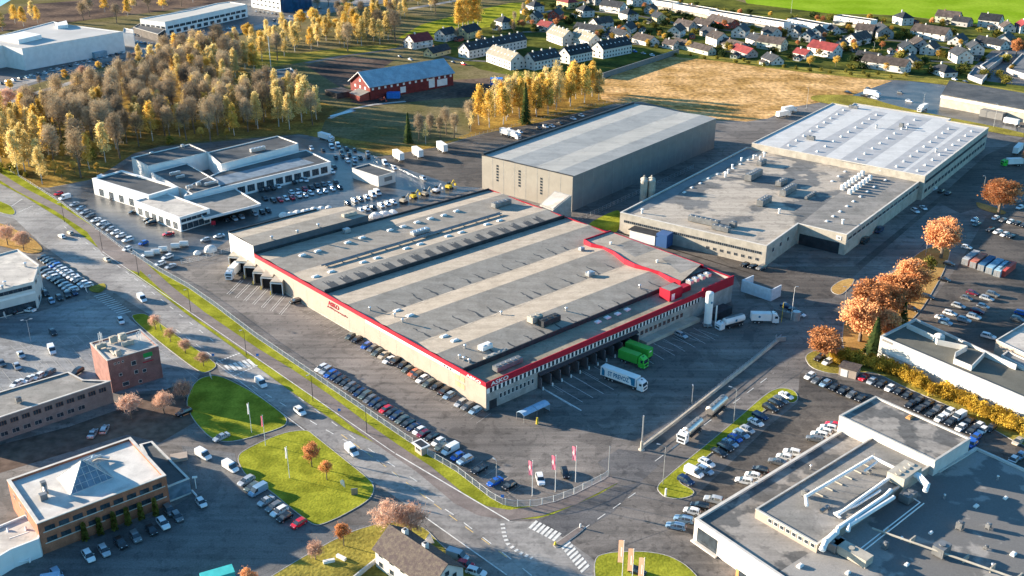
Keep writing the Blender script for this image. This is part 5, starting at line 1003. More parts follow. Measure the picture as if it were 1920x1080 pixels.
# stations: x, low, belt, top, half width at belt, half width at top
KIND = {
 'hatchback': (4.1, [(-2.05, .45, .72, .72, .78, .78), (-1.98, .3, .92, .92, .86, .84), (-1.72, .25, .98, 1.3, .88, .68), (-1.35, .25, .96, 1.46, .89, .64), (-.2, .25, .93, 1.50, .90, .65), (.35, .25, .92, 1.42, .90, .63), (1.12, .25, .90, .93, .88, .80), (1.8, .28, .74, .76, .84, .78), (2.02, .35, .58, .60, .72, .68)]),
 'estate car': (4.7, [(-2.35, .45, .72, .72, .80, .80), (-2.28, .3, .95, .95, .88, .86), (-2.0, .25, .99, 1.32, .90, .70), (-1.65, .25, .97, 1.47, .91, .66), (-.3, .25, .94, 1.50, .92, .66), (.35, .25, .92, 1.43, .92, .64), (1.2, .25, .90, .93, .90, .82), (2.0, .28, .74, .76, .86, .80), (2.32, .35, .56, .58, .72, .68)]),
 'saloon': (4.6, [(-2.3, .45, .75, .75, .78, .78), (-2.22, .3, .98, 1.0, .86, .78), (-1.5, .25, .99, 1.04, .90, .78), (-.85, .25, .96, 1.40, .91, .64), (-.2, .25, .93, 1.45, .91, .64), (.3, .25, .92, 1.40, .91, .62), (1.15, .25, .90, .93, .90, .80), (1.95, .28, .74, .76, .86, .78), (2.27, .35, .56, .58, .72, .66)]),
 'off-road car': (4.6, [(-2.3, .5, .8, .8, .84, .84), (-2.25, .38, 1.08, 1.08, .92, .90), (-2.05, .35, 1.12, 1.55, .94, .76), (-1.75, .35, 1.10, 1.68, .95, .72), (-.3, .35, 1.08, 1.72, .95, .72), (.35, .35, 1.06, 1.64, .95, .70), (1.1, .35, 1.04, 1.08, .94, .86), (2.0, .38, .92, .95, .92, .84), (2.28, .45, .7, .72, .80, .76)]),
 'van': (5.2, [(-2.6, .4, 1.1, 1.9, .92, .86), (-2.55, .35, 1.15, 2.05, .96, .88), (-1.0, .3, 1.15, 2.1, .97, .88), (.55, .3, 1.15, 2.08, .97, .88), (.95, .3, 1.12, 1.98, .97, .84), (1.75, .3, 1.08, 1.15, .94, .86), (2.4, .33, .85, .88, .90, .82), (2.6, .4, .6, .62, .80, .74)])}
def bodymesh(kind, full=True):
    L, st = KIND[kind]; b = MB(); g = MB(); van = kind == 'van'
    ring = [[(x, -w, lo), (x, -w*1.0, be), (x, -wt, tp), (x, wt, tp), (x, w, be), (x, w, lo)] for x, lo, be, tp, w, wt in st]
    for i in range(len(st)-1):
        a, c = ring[i], ring[i+1]; ha, hc = st[i][3]-st[i][2], st[i+1][3]-st[i+1][2]
        b.face([a[0], c[0], c[1], a[1]]); b.face([a[4], c[4], c[5], a[5]]); b.face([a[5], c[5], c[0], a[0]])
        slope = abs(st[i+1][3]-st[i][3]) > .22; side = max(ha, hc) > .2
        if van: side = side and i >= 3; slope = slope and i >= 4
        tgt = g if (slope and max(ha, hc) > .2) else b
        tgt.face([a[2], c[2], c[3], a[3]])
        tgt = g if side else b
        tgt.face([a[1], c[1], c[2], a[2]]); tgt.face([a[3], c[3], c[4], a[4]])
    b.face([ring[0][k] for k in range(6)][::-1]); b.face(ring[-1])
    # pillars
    for i in range(len(st)-1):
        if max(st[i][3]-st[i][2], .0) > .3 and not van:
            for s in (-1, 1):
                x, lo, be, tp, w, wt = st[i]; b.hexa([(x-.04, s*(w-.02), be), (x+.04, s*(w-.02), be), (x+.04, s*(w+.015), be), (x-.04, s*(w+.015), be), (x-.04, s*(wt-.02), tp), (x+.04, s*(wt-.02), tp), (x+.04, s*(wt+.015), tp), (x-.04, s*(wt+.015), tp)])
    if full:
        for s in (-1, 1):
            i = 5 if not van else 4; x = st[i][0]+.15; w = st[i][4]; b.hexa([(x, s*w, .95), (x+.18, s*w, .95), (x+.18, s*(w+.16), .97), (x, s*(w+.16), .97), (x, s*w, 1.1), (x+.18, s*w, 1.1), (x+.18, s*(w+.16), 1.1), (x, s*(w+.16), 1.1)])
    return b, g
CACHE = {}
def wheelmesh(r=.33, w=.22):
    m = MB(); m.k = 0; m.tube((0, -w/2, 0), (0, w/2, 0), r, None, 12); m.k = 1
    for s in (-1, 1): m.tube((0, s*(w/2+.001), 0), (0, s*(w/2+.012), 0), r*.62, None, 8)
    return m.mesh('wheel', [M_rubber, M_galv])
WH = wheelmesh(); 
LMm = MB(); LMm.box((0, 0, -.07), (.06, .34, .14)); LH = LMm.mesh('headlight', M_lamp); LT = LMm.mesh('tail_light', M_tail)
def carproto(kind, col, full):
    key = (kind, col, full)
    if key not in CACHE:
        b, g = bodymesh(kind, full); CACHE[key] = (b.mesh('body', paint(col)), g.mesh('windows', M_glass), KIND[kind][0])
    return CACHE[key]
def kidobj(name, me, parent, loc=(0, 0, 0)):
    o = bpy.data.objects.new(name, me); C.objects.link(o); o.parent = parent; o.location = loc; return o
CARS = []     # (distance, pos, heading, kind, colour, label, group)
ORD = ['first', 'second', 'third', 'fourth', 'fifth', 'sixth', 'seventh', 'eighth', 'ninth', 'tenth', 'eleventh', 'twelfth', 'thirteenth', 'fourteenth', 'fifteenth', 'sixteenth', 'seventeenth', 'eighteenth', 'nineteenth', 'twentieth', 'twenty-first', 'twenty-second', 'twenty-third', 'twenty-fourth', 'twenty-fifth']
crnd = random.Random(11); KS = ['hatchback', 'estate car', 'saloon', 'off-road car', 'estate car', 'hatchback']
def addcar(px, py, hd, col, kind, where, group, jit=2.5):
    g = P(px, py); a, b = P(px, py), P(px+hd[0], py+hd[1]); ang = math.atan2(b.y-a.y, b.x-a.x) + R(crnd.uniform(-jit, jit))
    kind = kind or crnd.choice(KS); CARS.append(((g-EYE).length, g, ang, kind, col, where, group))
def row(pts, cols, hd, where, group, kinds=None):
    """pts: list of pixels (len==len(cols)) or two ends to be filled evenly"""
    n = len(cols)
    if len(pts) == 2 and n != 2: a, b = P(*pts[0]), P(*pts[1]); pts = [PX(a.lerp(b, i/(n-1))) for i in range(n)]
    k = 0
    for i, (p, c) in enumerate(zip(pts, cols)):
        if c == '-': continue
        kd = None
        if kinds and i in kinds: kd = kinds[i]
        addcar(p[0], p[1], hd, c, kd, ORD[min(k, 24)]+' '+where, group); k += 1
LL = (-19, 10)
row([(603, 693), (786, 811)], 'wsbDkkgkDtgDkrkDtkDw', LL, 'from the top along the white mesh fence', 'cars parked along the mesh fence')
row([(794, 817), (809, 823), (822, 832), (829, 841), (844, 847), (858, 859), (872, 867), (898, 884), (928, 907), (955, 914)], 'mkwtwblkbk', LL, 'below the guard booth, along the white mesh fence', 'cars parked along the mesh fence', {4: 'van', 6: 'off-road car', 7: 'saloon'})
row([(657, 634), (669, 640), (687, 651), (699, 657), (708, 664), (720, 669), (729, 678), (741, 681), (755, 688), (764, 696), (776, 702), (782, 708), (792, 714), (804, 722), (819, 728), (833, 738), (842, 745), (864, 759), (877, 765), (891, 773)], 'tkbgtewkktonwtkklsgl', (-19, 11), 'from the far end under the cream wall', 'cars parked along the cream wall')
MD = (18, 9)
row([(1286, 905), (1301, 890), (1322, 885), (1325, 871), (1348, 852), (1360, 842), (1369, 834), (1378, 825), (1390, 817), (1401, 809), (1417, 795), (1425, 783), (1444, 769), (1454, 759), (1464, 753), (1474, 745)], 'DwlwkklblswDkkgw', MD, 'from the near end beside the grass strip', 'cars parked beside the grass strip', {1: 'van'})
row([(1267, 990), (1282, 977), (1297, 962), (1312, 952), (1337, 941)], 'llwks', (-18, -4), 'beside the works showroom window', 'cars parked beside the works building')
row([(1395, 905), (1411, 895), (1425, 884), (1457, 869), (1470, 860), (1484, 852), (1528, 826), (1536, 818), (1545, 812), (1553, 805), (1563, 800)], 'wwkgwwgwwwr', (-18, -4), 'from the near end, half hidden by the works roof', 'cars parked beside the works building')
RL2 = (-19, 12)
row([(1518, 708), (1531, 716), (1547, 722), (1563, 730), (1580, 737), (1596, 744), (1613, 750)], 'wglkkgk', RL2, 'from the left in the front row above the works building', 'cars in the lot below the hedge')
row([(1536, 674), (1552, 681)], 'kw', RL2, 'of two on the corner under the orange tree', 'cars in the lot below the hedge')
row([(1619, 711), (1634, 718), (1651, 724), (1668, 731), (1685, 737), (1700, 745)], 'rskwkk', RL2, 'right of the small shed below the hedge', 'cars in the lot below the hedge')
row([(1722, 754), (1740, 761), (1758, 769), (1778, 777), (1797, 785), (1816, 793), (1834, 802)], 'kkgwwkw', RL2, 'from the left behind the works roof, hedge side', 'cars in the lot below the hedge', {3: 'off-road car', 4: 'van'})
row([(1706, 762), (1724, 770), (1744, 780), (1762, 788), (1781, 796), (1801, 805), (1822, 811)], 'kkkwkwk', RL2, 'from the left behind the works roof, near side', 'cars in the lot below the hedge')
row([(1842, 810), (1857, 806), (1828, 823), (1822, 836), (1908, 831), (1899, 866), (1912, 858), (1888, 880)], 'wkbbewlk', (-14, 12), 'in the shaded lot right of the works building', 'cars in the lot below the hedge')
row([(1739, 559), (1710, 582), (1797, 576), (1812, 562), (1823, 552), (1850, 562), (1861, 555), (1843, 577), (1832, 586), (1781, 590), (1766, 599), (1772, 608), (1807, 603), (1826, 597), (1853, 634), (1908, 602), (1916, 590)], 'kksgmsgsmwwlsswgb', (18, 5), 'of the scattered cars behind the workshop', 'cars scattered behind the workshop', {12: 'off-road car', 14: 'off-road car'})
row([(1716, 398), (1731, 392)], 'ww', (12, 8), 'of two pale cars on the verge by the factory', 'cars near the factory'); row([(1750, 356), (1764, 361), (1777, 365)], 'wkk', (-16, 8), 'of three beside the white-roofed hall corner', 'cars near the factory')
row([(1396, 499), (1411, 502), (1427, 505)], 'kkg', (-18, 6), 'of three in front of the factory corner', 'cars near the factory'); row([(1621, 455), (1648, 435)], 'kD', (-14, 10), 'parked in the shade along the factory side', 'cars near the factory', {0: 'van', 1: 'van'})
row([(1827, 415), (1831, 423), (1866, 411), (1880, 415), (1894, 418), (1906, 421), (1918, 425)], 'wtwgwkk', (-16, 7), 'from the left in the upper right parking rows', 'cars in the upper right car park')
row([(1856, 433), (1870, 437), (1883, 442), (1895, 446), (1912, 391), (1900, 380)], 'kwwkwg', (-16, 7), 'from the left in the lower row above the containers', 'cars in the upper right car park')
row([(1812, 466), (1779, 497), (1770, 527)], 'wnk', (14, 3), 'of three loose cars left of the containers', 'cars in the upper right car park')
row([(110, 365), (122, 373), (140, 385), (152, 393), (160, 400), (170, 407), (180, 415), (192, 421), (200, 427), (208, 432), (217, 438), (227, 444), (240, 452)], 'rwslsgwwgswww', (-16, 5), 'from the far end along the road verge', 'cars for sale along the verge', {1: 'van'})
row([(269, 458), (239, 469), (314, 484), (300, 497), (320, 502), (275, 480)], 'bwwwsw', (-16, 6), 'at the near end of the dealer yard by the fence', 'cars for sale in the dealer yard')
row([(214, 373), (209, 367), (250, 400), (283, 420), (279, 414), (316, 441)], 'kkkkkr', (-16, 3), 'standing before the lit white showroom front', 'cars for sale in the dealer yard')
row([(386, 452), (411, 445)], 'sw', (-16, 3), 'of two in the shade before the dealer canopy', 'cars for sale in the dealer yard')
row([(425, 415), (440, 412), (453, 409), (478, 403), (492, 400), (503, 397)], 'kssskk', (10, 8), 'from the left under the dealer canopy edge', 'cars for sale in the dealer yard')
row([(497, 374), (513, 378), (525, 377), (536, 374), (548, 373), (560, 369), (572, 368), (583, 364), (598, 362), (610, 360), (623, 356), (637, 353)], 'kkrwrwwwwwwk', (10, 7), 'from the left in the nearer dealer row', 'cars for sale in the dealer yard')
row([(547, 363), (560, 361), (572, 357), (584, 354), (595, 351), (607, 348), (618, 347), (630, 344)], 'wsrkkgwk', (10, 7), 'from the left in the farther dealer row', 'cars for sale in the dealer yard')
row([(488, 358), (500, 357), (512, 355), (522, 352), (552, 344), (562, 339), (573, 340), (623, 324), (627, 315)], 'kkkwkwwwk', (10, 8), 'from the left along the shaded dealer wall', 'cars for sale in the dealer yard', {5: 'van'})
row([(584, 280), (606, 284), (622, 278), (634, 275), (650, 281), (665, 284), (640, 287), (655, 292), (630, 297), (643, 295), (665, 302), (676, 298), (690, 296), (665, 314), (722, 308), (740, 317), (690, 290), (652, 303)], 'wkwwkkkkkklkkkwwgw', (8, 9), 'of the loose cars by the wood behind the dealer', 'cars parked behind the dealer', {14: 'van', 2: 'van', 3: 'van'})
row([(652, 383), (665, 378), (676, 375), (688, 372), (699, 368), (708, 364)], 'ksgwww', (10, 7), 'from the left in the upper row beside the raised roof', 'cars behind the warehouse', {4: 'van', 5: 'van'})
row([(677, 396), (688, 393), (700, 391), (715, 387), (727, 384), (738, 381), (794, 337)], 'wwkwwws', (10, 7), 'from the left in the lower row beside the raised roof', 'cars behind the warehouse', {6: 'off-road car'})
row([(80, 486), (163, 538)], 'kkkDbswwswwkww', (-16, 4), 'from the far end of the outer row in the left compound', 'cars in the left compound')
row([(80, 508), (135, 547)], 'kgswkkssw', (-16, 4), 'from the far end of the inner row in the left compound', 'cars in the left compound')
row([(78, 545), (86, 553), (97, 567), (112, 561), (127, 556), (140, 551)], 'wklkkD', (8, 10), 'from the left in the front row of the left compound', 'cars in the left compound')
row([(55, 584), (20, 588)], 'wk', (-16, -2), 'of two before the showroom windows', 'cars in the left compound', {0: 'saloon'})
row([(98, 660), (40, 668), (33, 690), (4, 684), (100, 626), (227, 604)], 'wssgkw', (8, 14), 'of the loose cars in the pale bayed car park', 'cars in the left car park', {0: 'van'})
row([(33, 722), (55, 714), (74, 708), (92, 702), (145, 701)], 'wwwgk', (-8, 5), 'from the left behind the long brown wing', 'cars in the left car park')
row([(267, 563)], 'w', (14, 12), 'on the main road by the mesh fence top', 'cars on the main road', {0: 'van'}); row([(490, 722)], 'w', (14, 13), 'on the main road below the crosswalk', 'cars on the main road', {0: 'van'})
row([(563, 775)], 'w', (14, 12), 'on the main road between the two lawns', 'cars on the main road', {0: 'off-road car'}); row([(660, 849)], 'w', (14, 13), 'on the main road beside the big lawn', 'cars on the main road', {0: 'van'})
row([(116, 445), (132, 439), (201, 489)], 'wee', (-14, -9), 'in the far stretch of the main road', 'cars on the main road')
row([(345, 777)], 'k', (-14, 6), 'in the shade below the brick tower trees', 'cars by the brick office', {0: 'off-road car'}); row([(175, 816), (197, 808)], 'ss', (7, -12), 'of two in the shaded lane behind the brick office', 'cars by the brick office'); row([(415, 823)], 's', (-18, 9), 'on the lane between the two lawns', 'cars by the brick office')
row([(382, 857), (433, 880)], 'ww', (14, 9), 'of two white vans at the lawn corner', 'cars by the brick office', {0: 'van', 1: 'van'}); row([(378, 946)], 'w', (12, 14), 'nosing out beside the glass entrance', 'cars by the brick office')
row([(333, 972), (318, 961), (307, 986), (285, 998), (255, 1011), (227, 1023), (196, 1036), (167, 1046), (108, 1082)], 'ggwkgkswl', (11, 14), 'from the right in the shaded row below the brick office', 'cars below the brick office', {5: 'off-road car'})
row([(462, 905), (473, 917), (484, 924), (499, 943), (514, 954), (524, 962), (534, 974), (560, 985)], 'stlsgwkr', (-17, 10), 'from the top beside the big lawn', 'cars parked beside the big lawn', {2: 'van'})
row([(858, 1047), (873, 1062), (893, 1076), (846, 1080)], 'srww', (14, 4), 'behind the house at the bottom edge', 'cars behind the bottom house', {0: 'van', 3: 'van'})
row([(555, 568)], 'k', (-17, 4), 'beside the last dock of the left wall', 'cars in the warehouse yard'); row([(1277, 631)], 's', (15, 7), 'parked by the loading ramp', 'cars in the warehouse yard')
row([(1013, 903), (1059, 890)], 'wk', (5, 14), 'of two behind the red flags', 'cars in the warehouse yard'); row([(1478, 592), (1490, 585), (1475, 577), (1498, 592)], 'kkDw', (14, 4), 'of the cars by the tall mast', 'cars in the warehouse yard')
row([(957, 245), (975, 249), (1010, 242), (1023, 239), (1035, 238), (1050, 233), (1075, 224), (1090, 218)], 'wwkwwkww', (14, 5), 'from the left behind the tall hall', 'cars behind the tall hall')
row([(1195, 1075)], 'k', (15, 6), 'beneath the orange banners', 'cars by the banners')
row([(1590, 175), (1620, 181), (1640, 185), (1628, 168), (1688, 175), (1705, 191)], 'kkwkgw', (14, 3), 'in the wet yard at upper right', 'cars in the wet yard'); row([(1755, 235), (1770, 262), (1830, 285), (1820, 292)], 'kskw', (-14, 8), 'in the shade along the white-roofed hall', 'cars near the factory')
for i, (a, b, cols, hd, wh) in enumerate((((60, 143), (230, 100), 'wskswgkwswkswgkw', (14, 4), 'along the white warehouse wall'), ((2, 158), (85, 138), 'kwskwskw', (14, 4), 'in the far left car park'), ((252, 66), (300, 74), 'wswkgsww', (6, 9), 'below the long office, upper row'), ((258, 80), (300, 86), 'wskwgsk', (6, 9), 'below the long office, lower row'),
      ((375, 72), (440, 52), 'kswkgwk', (14, 3), 'beside the long office verge'), ((515, 40), (600, 16), 'kswbwkg', (14, -4), 'on the motorway'), ((480, 22), (525, 28), 'wkgswkg', (4, 8), 'before the top office block'), ((175, 130), (230, 116), 'swkwk', (14, 3), 'behind the roadside trees'))):
    row([a, b], cols, hd, 'from the left '+wh, 'distant parked cars')
for a, b, cols in (((830, 115), (870, 122), 'wkr'), ((750, 108), (770, 113), 'ks'), ((1190, 98), (1240, 108), 'bswk'), ((1410, 45), (1600, 50), 'kwswkw'), ((1790, 150), (1810, 155), 'wk')): row([a, b], cols, (14, 4), 'from the left among the far houses near x %d' % 0 if False else 'from the left '+{830: 'beside the nearest terrace', 750: 'by the white villas', 1190: 'at the end of the dark terrace', 1410: 'before the white flat-roofed terraces', 1790: 'by the shed at the wet yard'}[a[0]], 'distant parked cars')
CARS.sort(key=lambda c: c[0])
NEAR = 300
seen = {}
for i, (dist, g, ang, kind, col, where, grp) in enumerate(CARS[:NEAR]):
    lab = PAINT[col][0]+' '+kind+', '+where
    full = dist < 520
    T = thing('parked_car' if 'main road' not in grp else 'moving_car', lab, 'car' if kind != 'van' else 'van', (g.x, g.y, 0.02), grp, ang)
    bm, gm, L = carproto(kind, col, full); sc = crnd.uniform(.97, 1.05); T.scale = (sc, 1, 1)
    kidobj('body', bm, T); kidobj('windows', gm, T)
    for x in (-L*.30, L*.31):
        for y in (-.82, .82): kidobj('wheel', WH, T, (x, y, .33))
    if full:
        st = KIND[kind][1]
        for y in (-.58, .58): kidobj('headlight', LH, T, (L/2-.20, y, st[-2][2]-.06)); kidobj('tail_light', LT, T, (-L/2+.02, y, st[1][2]-.12))
allv, allf, mi, mats_, base = [], [], [], [], 0
for dist, g, ang, kind, col, where, grp in CARS[NEAR:]:
    b, gl = bodymesh(kind, False); ca, sa = math.cos(ang), math.sin(ang)
    for m_, mt in ((b, paint(col)), (gl, M_glass)):
        if mt not in mats_: mats_.append(mt)
        k = mats_.index(mt); base = len(allv); allv += [(g.x+x*ca-y*sa, g.y+x*sa+y*ca, z) for x, y, z in m_.v]; allf += [tuple(base+q for q in f) for f in m_.f]; mi += [k]*len(m_.f)
me = bpy.data.meshes.new('distant_cars'); me.from_pydata(allv, [], allf)
for m_ in mats_: me.materials.append(m_)
me.polygons.foreach_set('material_index', mi); o = bpy.data.objects.new('distant_cars', me); C.objects.link(o)
tag(o, 'far parked cars in the upper lots and streets', 'cars', kind='stuff')
print('CARS', len(CARS))
# ---------------------------------------------------------------- lorries
def hxl(mb, x0, x1, y0, y1, z0, z1): mb.hexa([(x0, y0, z0), (x1, y0, z0), (x1, y1, z0), (x0, y1, z0), (x0, y0, z1), (x1, y0, z1), (x1, y1, z1), (x0, y1, z1)])
def localthing(name, label, cat, px, hd, group=None):
    g = P(*px); b = P(px[0]+hd[0], px[1]+hd[1]); ang = math.atan2(b.y-g.y, b.x-g.x)
    T = bpy.data.objects.new(name, None); C.objects.link(T); T.location = (g.x, g.y, .02); T.rotation_euler = (0, 0, ang); tag(T, label, cat, group); return T
def wheels(T, xs, y=1.05, r=.5):
    me = wheelmesh(r, .35)
    for x in xs:
        for s in (-1, 1): o = kidobj('wheel', me, T, (x, s*y, r))
def cab(T, x0, m, h=3.6, L=2.2, dark=True):
    mb = MB(); w = 1.24
    pr = [(x0, .6), (x0, h-.15), (x0+.5, h), (x0+L*.62, h-.35), (x0+L*.86, h-.8), (x0+L*.97, 1.9), (x0+L, 1.2), (x0+L, .45), (x0, .45)]
    n = len(pr)
    for i in range(n):
        a, b = pr[i], pr[(i+1) % n]; mb.face([(a[0], -w, a[1]), (b[0], -w, b[1]), (b[0], w, b[1]), (a[0], w, a[1])])
    mb.face([(x, -w, z) for x, z in pr]); mb.face([(x, w, z) for x, z in pr[::-1]])
    for s in (-1, 1): hxl(mb, x0+L*.8, x0+L*.95, s*w if s > 0 else -w-.25, w+.25 if s > 0 else -w, 1.9, 2.7)
    mb.build('cab', m, T); mb = MB()
    mb.face([(x0+L*.875, -w+.12, h-.86), (x0+L*.875, w-.12, h-.86), (x0+L*.985, w-.12, 1.95), (x0+L*.985, -w+.12, 1.95)])
    for s in (-1, 1): mb.face([(x0+L*.35, s*(w+.012), 2.0), (x0+L*.9, s*(w+.012), 2.0), (x0+L*.8, s*(w+.012), h-.95), (x0+L*.35, s*(w+.012), h-.95)])
    mb.face([(x0+.7, -.3, h-.01), (x0+1.1, -.3, h-.10), (x0+1.1, .3, h-.10), (x0+.7, .3, h-.01)])
    mb.build('cab_window', M_glass, T); mb = MB(); hxl(mb, x0+L, x0+L+.03, -w+.35, w-.35, .9, 1.5); mb.build('grille', M_dark, T)
    for s in (-1, 1): kidobj('headlight', LH, T, (x0+L, s*(w-.25), .75))
def lorry(name, label, px, hd, Lb, hb, mbody, mcab, cabh=3.5, wx=(), group=None, ctr=True, semi=False, side=None):
    T = localthing(name, label, 'lorry', px, hd, group); mb = MB(); hxl(mb, 0, Lb, -1.27, 1.27, 1.15, hb); mb.build('cargo_box', mbody, T)
    mb = MB(); hxl(mb, -.0, Lb+.2, -.45, .45, .75, 1.15); hxl(mb, Lb*.35, Lb*.6, -1.2, 1.2, .55, 1.1); mb.build('chassis', M_dark, T)
    mb = MB()
    for z in (1.17, hb-.06):
        for s in (-1, 1): hxl(mb, 0, Lb, s*1.28-.02, s*1.28+.02, z, z+.07)
    for x in (0, Lb):
        for s in (-1, 1): hxl(mb, x-.04, x+.04, s*1.28-.03, s*1.28+.03, 1.15, hb+.01)
    mb.build('box_frame', mbody, T)
    if mcab: cab(T, Lb+.35, mcab, cabh)
    wheels(T, wx); return T
# white semi at the dock, three-quarter lettered side
T = lorry('articulated_lorry', 'white articulated lorry with blue lettering backed up to the loading dock', (1130, 706), (94, 34), 12.4, 4.0, M_white, paint('w'), 3.7, (1.6, 2.9, 4.2, 11.6, 14.4), 'lorries at the docks')
text(T, 'ST PREVOZ', (6.3, -1.30, 2.6), (1, 0, 0), (0, 0, 1), 7.4, 1.5, M_teal)
mb = MB()
for x0, x1 in ((.4, 1.5), (10.6, 12.1)):
    mb.face([(x0, -1.30, 1.3), (x1, -1.30, 1.3), (x1, -1.30, 3.0), (x0+.5, -1.30, 3.7), (x0, -1.30, 3.9)] if x0 < 5 else [(x0+.3, -1.30, 1.3), (x1, -1.30, 1.3), (x1, -1.30, 3.85), (x0-1.2, -1.30, 3.85), (x0, -1.30, 3.0)])
mb.build('blue_side_panel', M_teal, T)
T = lorry('box_lorry', 'bright green lorry with rounded green cab beside the white one', (1163, 674), (94, 34), 7.0, 4.0, M_greenT, mat('lime_cab_paint', (0.06, .50, .05), .3, .03, coat=.6), 3.9, (1.4, 2.7, 8.4), 'lorries at the docks')
T = lorry('box_lorry', 'green trailer lorry behind the rounded green cab, small white mark', (1176, 660), (94, 34), 8.6, 4.0, M_greenT, None, wx=(1.2, 2.5, 7.4), group='lorries at the docks'); mb = MB(); hxl(mb, 8.62, 8.65, -.7, .5, 2.9, 3.3); mb.build('white_sign', M_white, T)
T = lorry('box_lorry', 'white lorry backed under the leftmost slanted dock hood', (448, 508), (-27, 27), 7.0, 4.0, M_white, paint('w'), 3.5, (1.3, 2.5, 8.4), 'lorries at the docks')
# tankers
def tank(T, x0, x1, r, z, m, name='tank'):
    mb = MB(); mb.tube((x0+.25, 0, z), (x1-.25, 0, z), r, None, 20); mb.tube((x0, 0, z), (x0+.25, 0, z), r*.75, r, 20); mb.tube((x1-.25, 0, z), (x1, 0, z), r, r*.75, 20); mb.build(name, m, T, smooth=False)
    mb = MB()
    for k in range(5): x = x0+(x1-x0)*(k+.5)/5; mb.tube((x, 0, z+r-.05), (x, 0, z+r+.15), .3, None, 8)
    hxl(mb, x0+.3, x1-.3, -.5, .5, z+r-.06, z+r+.02); mb.build('hatch_walkway', M_mid, T)
    mb = MB(); hxl(mb, x0, x1, -.5, .5, .8, z-r*.8); hxl(mb, x0+1.2, x1-1.2, -1.2, 1.2, .6, 1.1); mb.build('chassis', M_dark, T)
HT = (-50, 41)
T = localthing('tank_lorry', 'silver tank lorry with white cab on the access road', 'lorry', (1311, 803), (-57, 50)); tank(T, 0, 7.8, 1.3, 2.5, M_steel); cab(T, 8.4, paint('w'), 3.5); wheels(T, (1.2, 2.5, 9.6))
T = localthing('tank_trailer', 'silver tank trailer following behind the white-cabbed tank lorry', 'trailer', (1357, 762), (-57, 50)); tank(T, 0, 9.2, 1.35, 2.6, M_steel); wheels(T, (1.2, 2.4, 6.4))
T = localthing('tank_lorry', 'white gas tank lorry parked beside the tall white silo', 'lorry', (1393, 606), (-43, 12)); tank(T, 0, 8.4, 1.25, 2.4, M_white); cab(T, 9.0, paint('w'), 2.9); wheels(T, (1.3, 2.6, 6.9, 10.2)); mb = MB(); mb.tube((4.2, 1.27, 2.5), (4.2, 1.30, 2.5), .45, None, 12); mb.build('teal_emblem', M_teal, T)
T = lorry('box_lorry', 'white rounded container lorry facing right near the tall mast', (1407, 604), (48, 1), 6.6, 3.6, M_white, paint('w'), 3.8, (1.3, 2.6, 8.2)); mb = MB(); mb.tube((2.6, -1.30, 2.6), (2.6, -1.33, 2.6), .4, None, 12); mb.build('teal_emblem', M_teal, T)
T = lorry('box_lorry', 'green and white lorry parked by the orange tree, right edge', (1915, 310), (-56, 2), 8.0, 3.8, M_white, paint('w') if False else mat('lime_cab_paint', (0, 0, 0)), 3.4, (1.3, 2.6, 9.0), 'lorries at the right edge'); T2_ = lorry('trailer', 'white box trailer behind the green and white lorry', (1912, 282), (-20, 20), 12, 4.2, M_white, None, wx=(1.5, 2.7, 9), group='lorries at the right edge'); T2_['category'] = 'trailer'
for (x, y, lb) in ((750, 303, 'left'), (786, 297, 'middle'), (832, 287, 'right')):
    T = lorry('box_trailer', 'white box trailer at the wood edge, '+lb+' one of three', (x-9, y-7), (18, 12), 9.0, 4.6, M_white, None, wx=(1.5, 2.7, 7.5), group='trailers at the wood edge'); T['category'] = 'trailer'
for (x, y, lb, hd) in ((940, 252, 'white lorry behind the tall hall, longest of the parked vehicles there', (40, 12)), (1457, 222, 'white lorry parked left of the white-roofed hall, nearer of two', (56, -12)), (1467, 213, 'white lorry parked left of the white-roofed hall, farther of two', (56, -10)), (1620, 178, 'white box lorry at the edge of the wet yard', (22, 4)), (1882, 232, 'white box trailer at the right edge below the long depot', (30, 6)), (1735, 205, 'grey flat lorry at the end of the long depot', (-20, 10)), (600, 260, 'white box lorry by the wood behind the dealer', (14, 4))):
    lorry('box_lorry', lb, (x, y), hd, 8 if 'longest' not in lb else 12, 3.8, M_white, paint('w') if 'trailer' not in lb else None, 3.2, (1.3, 7, 9.2), 'white lorries far off')
# site machines
def digger(px, hd, m, lab):
    T = localthing('excavator', lab, 'excavator', px, hd, 'building machines by the warehouse'); mb = MB(); hxl(mb, -1.4, 1.4, -1.4, -.9, 0, .7); hxl(mb, -1.4, 1.4, .9, 1.4, 0, .7); hxl(mb, -.9, .9, -.9, .9, .3, .7); mb.build('track', M_dark, T)
    mb = MB(); hxl(mb, -1.5, 1.0, -1.2, 1.2, .8, 1.9); mb.build('body', m, T); mb = MB(); hxl(mb, .1, 1.4, .2, 1.2, 1.9, 2.9); mb.build('operator_cab', M_glass, T)
    mb = MB(); mb.tube((1, -.2, 1.5), (3.2, -.2, 3.4), .25, .2, 6); mb.tube((3.2, -.2, 3.4), (4.6, -.2, 1.4), .2, .15, 6); hxl(mb, 4.2, 4.9, -.6, .3, .5, 1.4); mb.build('arm', m, T)
for (x, y, c, l) in ((757, 380, 'e', 'beige digger, first of five machines behind the warehouse roof'), (775, 372, 'y', 'yellow digger, second of five machines behind the warehouse roof'), (797, 367, 'e', 'dusty digger, third of five machines behind the warehouse roof'), (818, 361, 'w', 'white digger, fourth of five machines behind the warehouse roof'), (842, 354, 'y', 'yellow digger nearest the tall hall, fifth of five machines')): digger((x, y), (12, -5), mat('machine_'+PAINT[c][0], PAINT[c][1], .5, .1), l)
digger((716, 190), (14, 4), M_wallR, 'red tractor-like digger before the barn gable'); bpy.context.view_layer.update()
lorry('box_lorry', 'green lorry on the far road beside the top office', (637, 14), (14, -3), 9, 3.6, M_greenT, M_greenT, 3.2, (1.3, 7, 9.6))
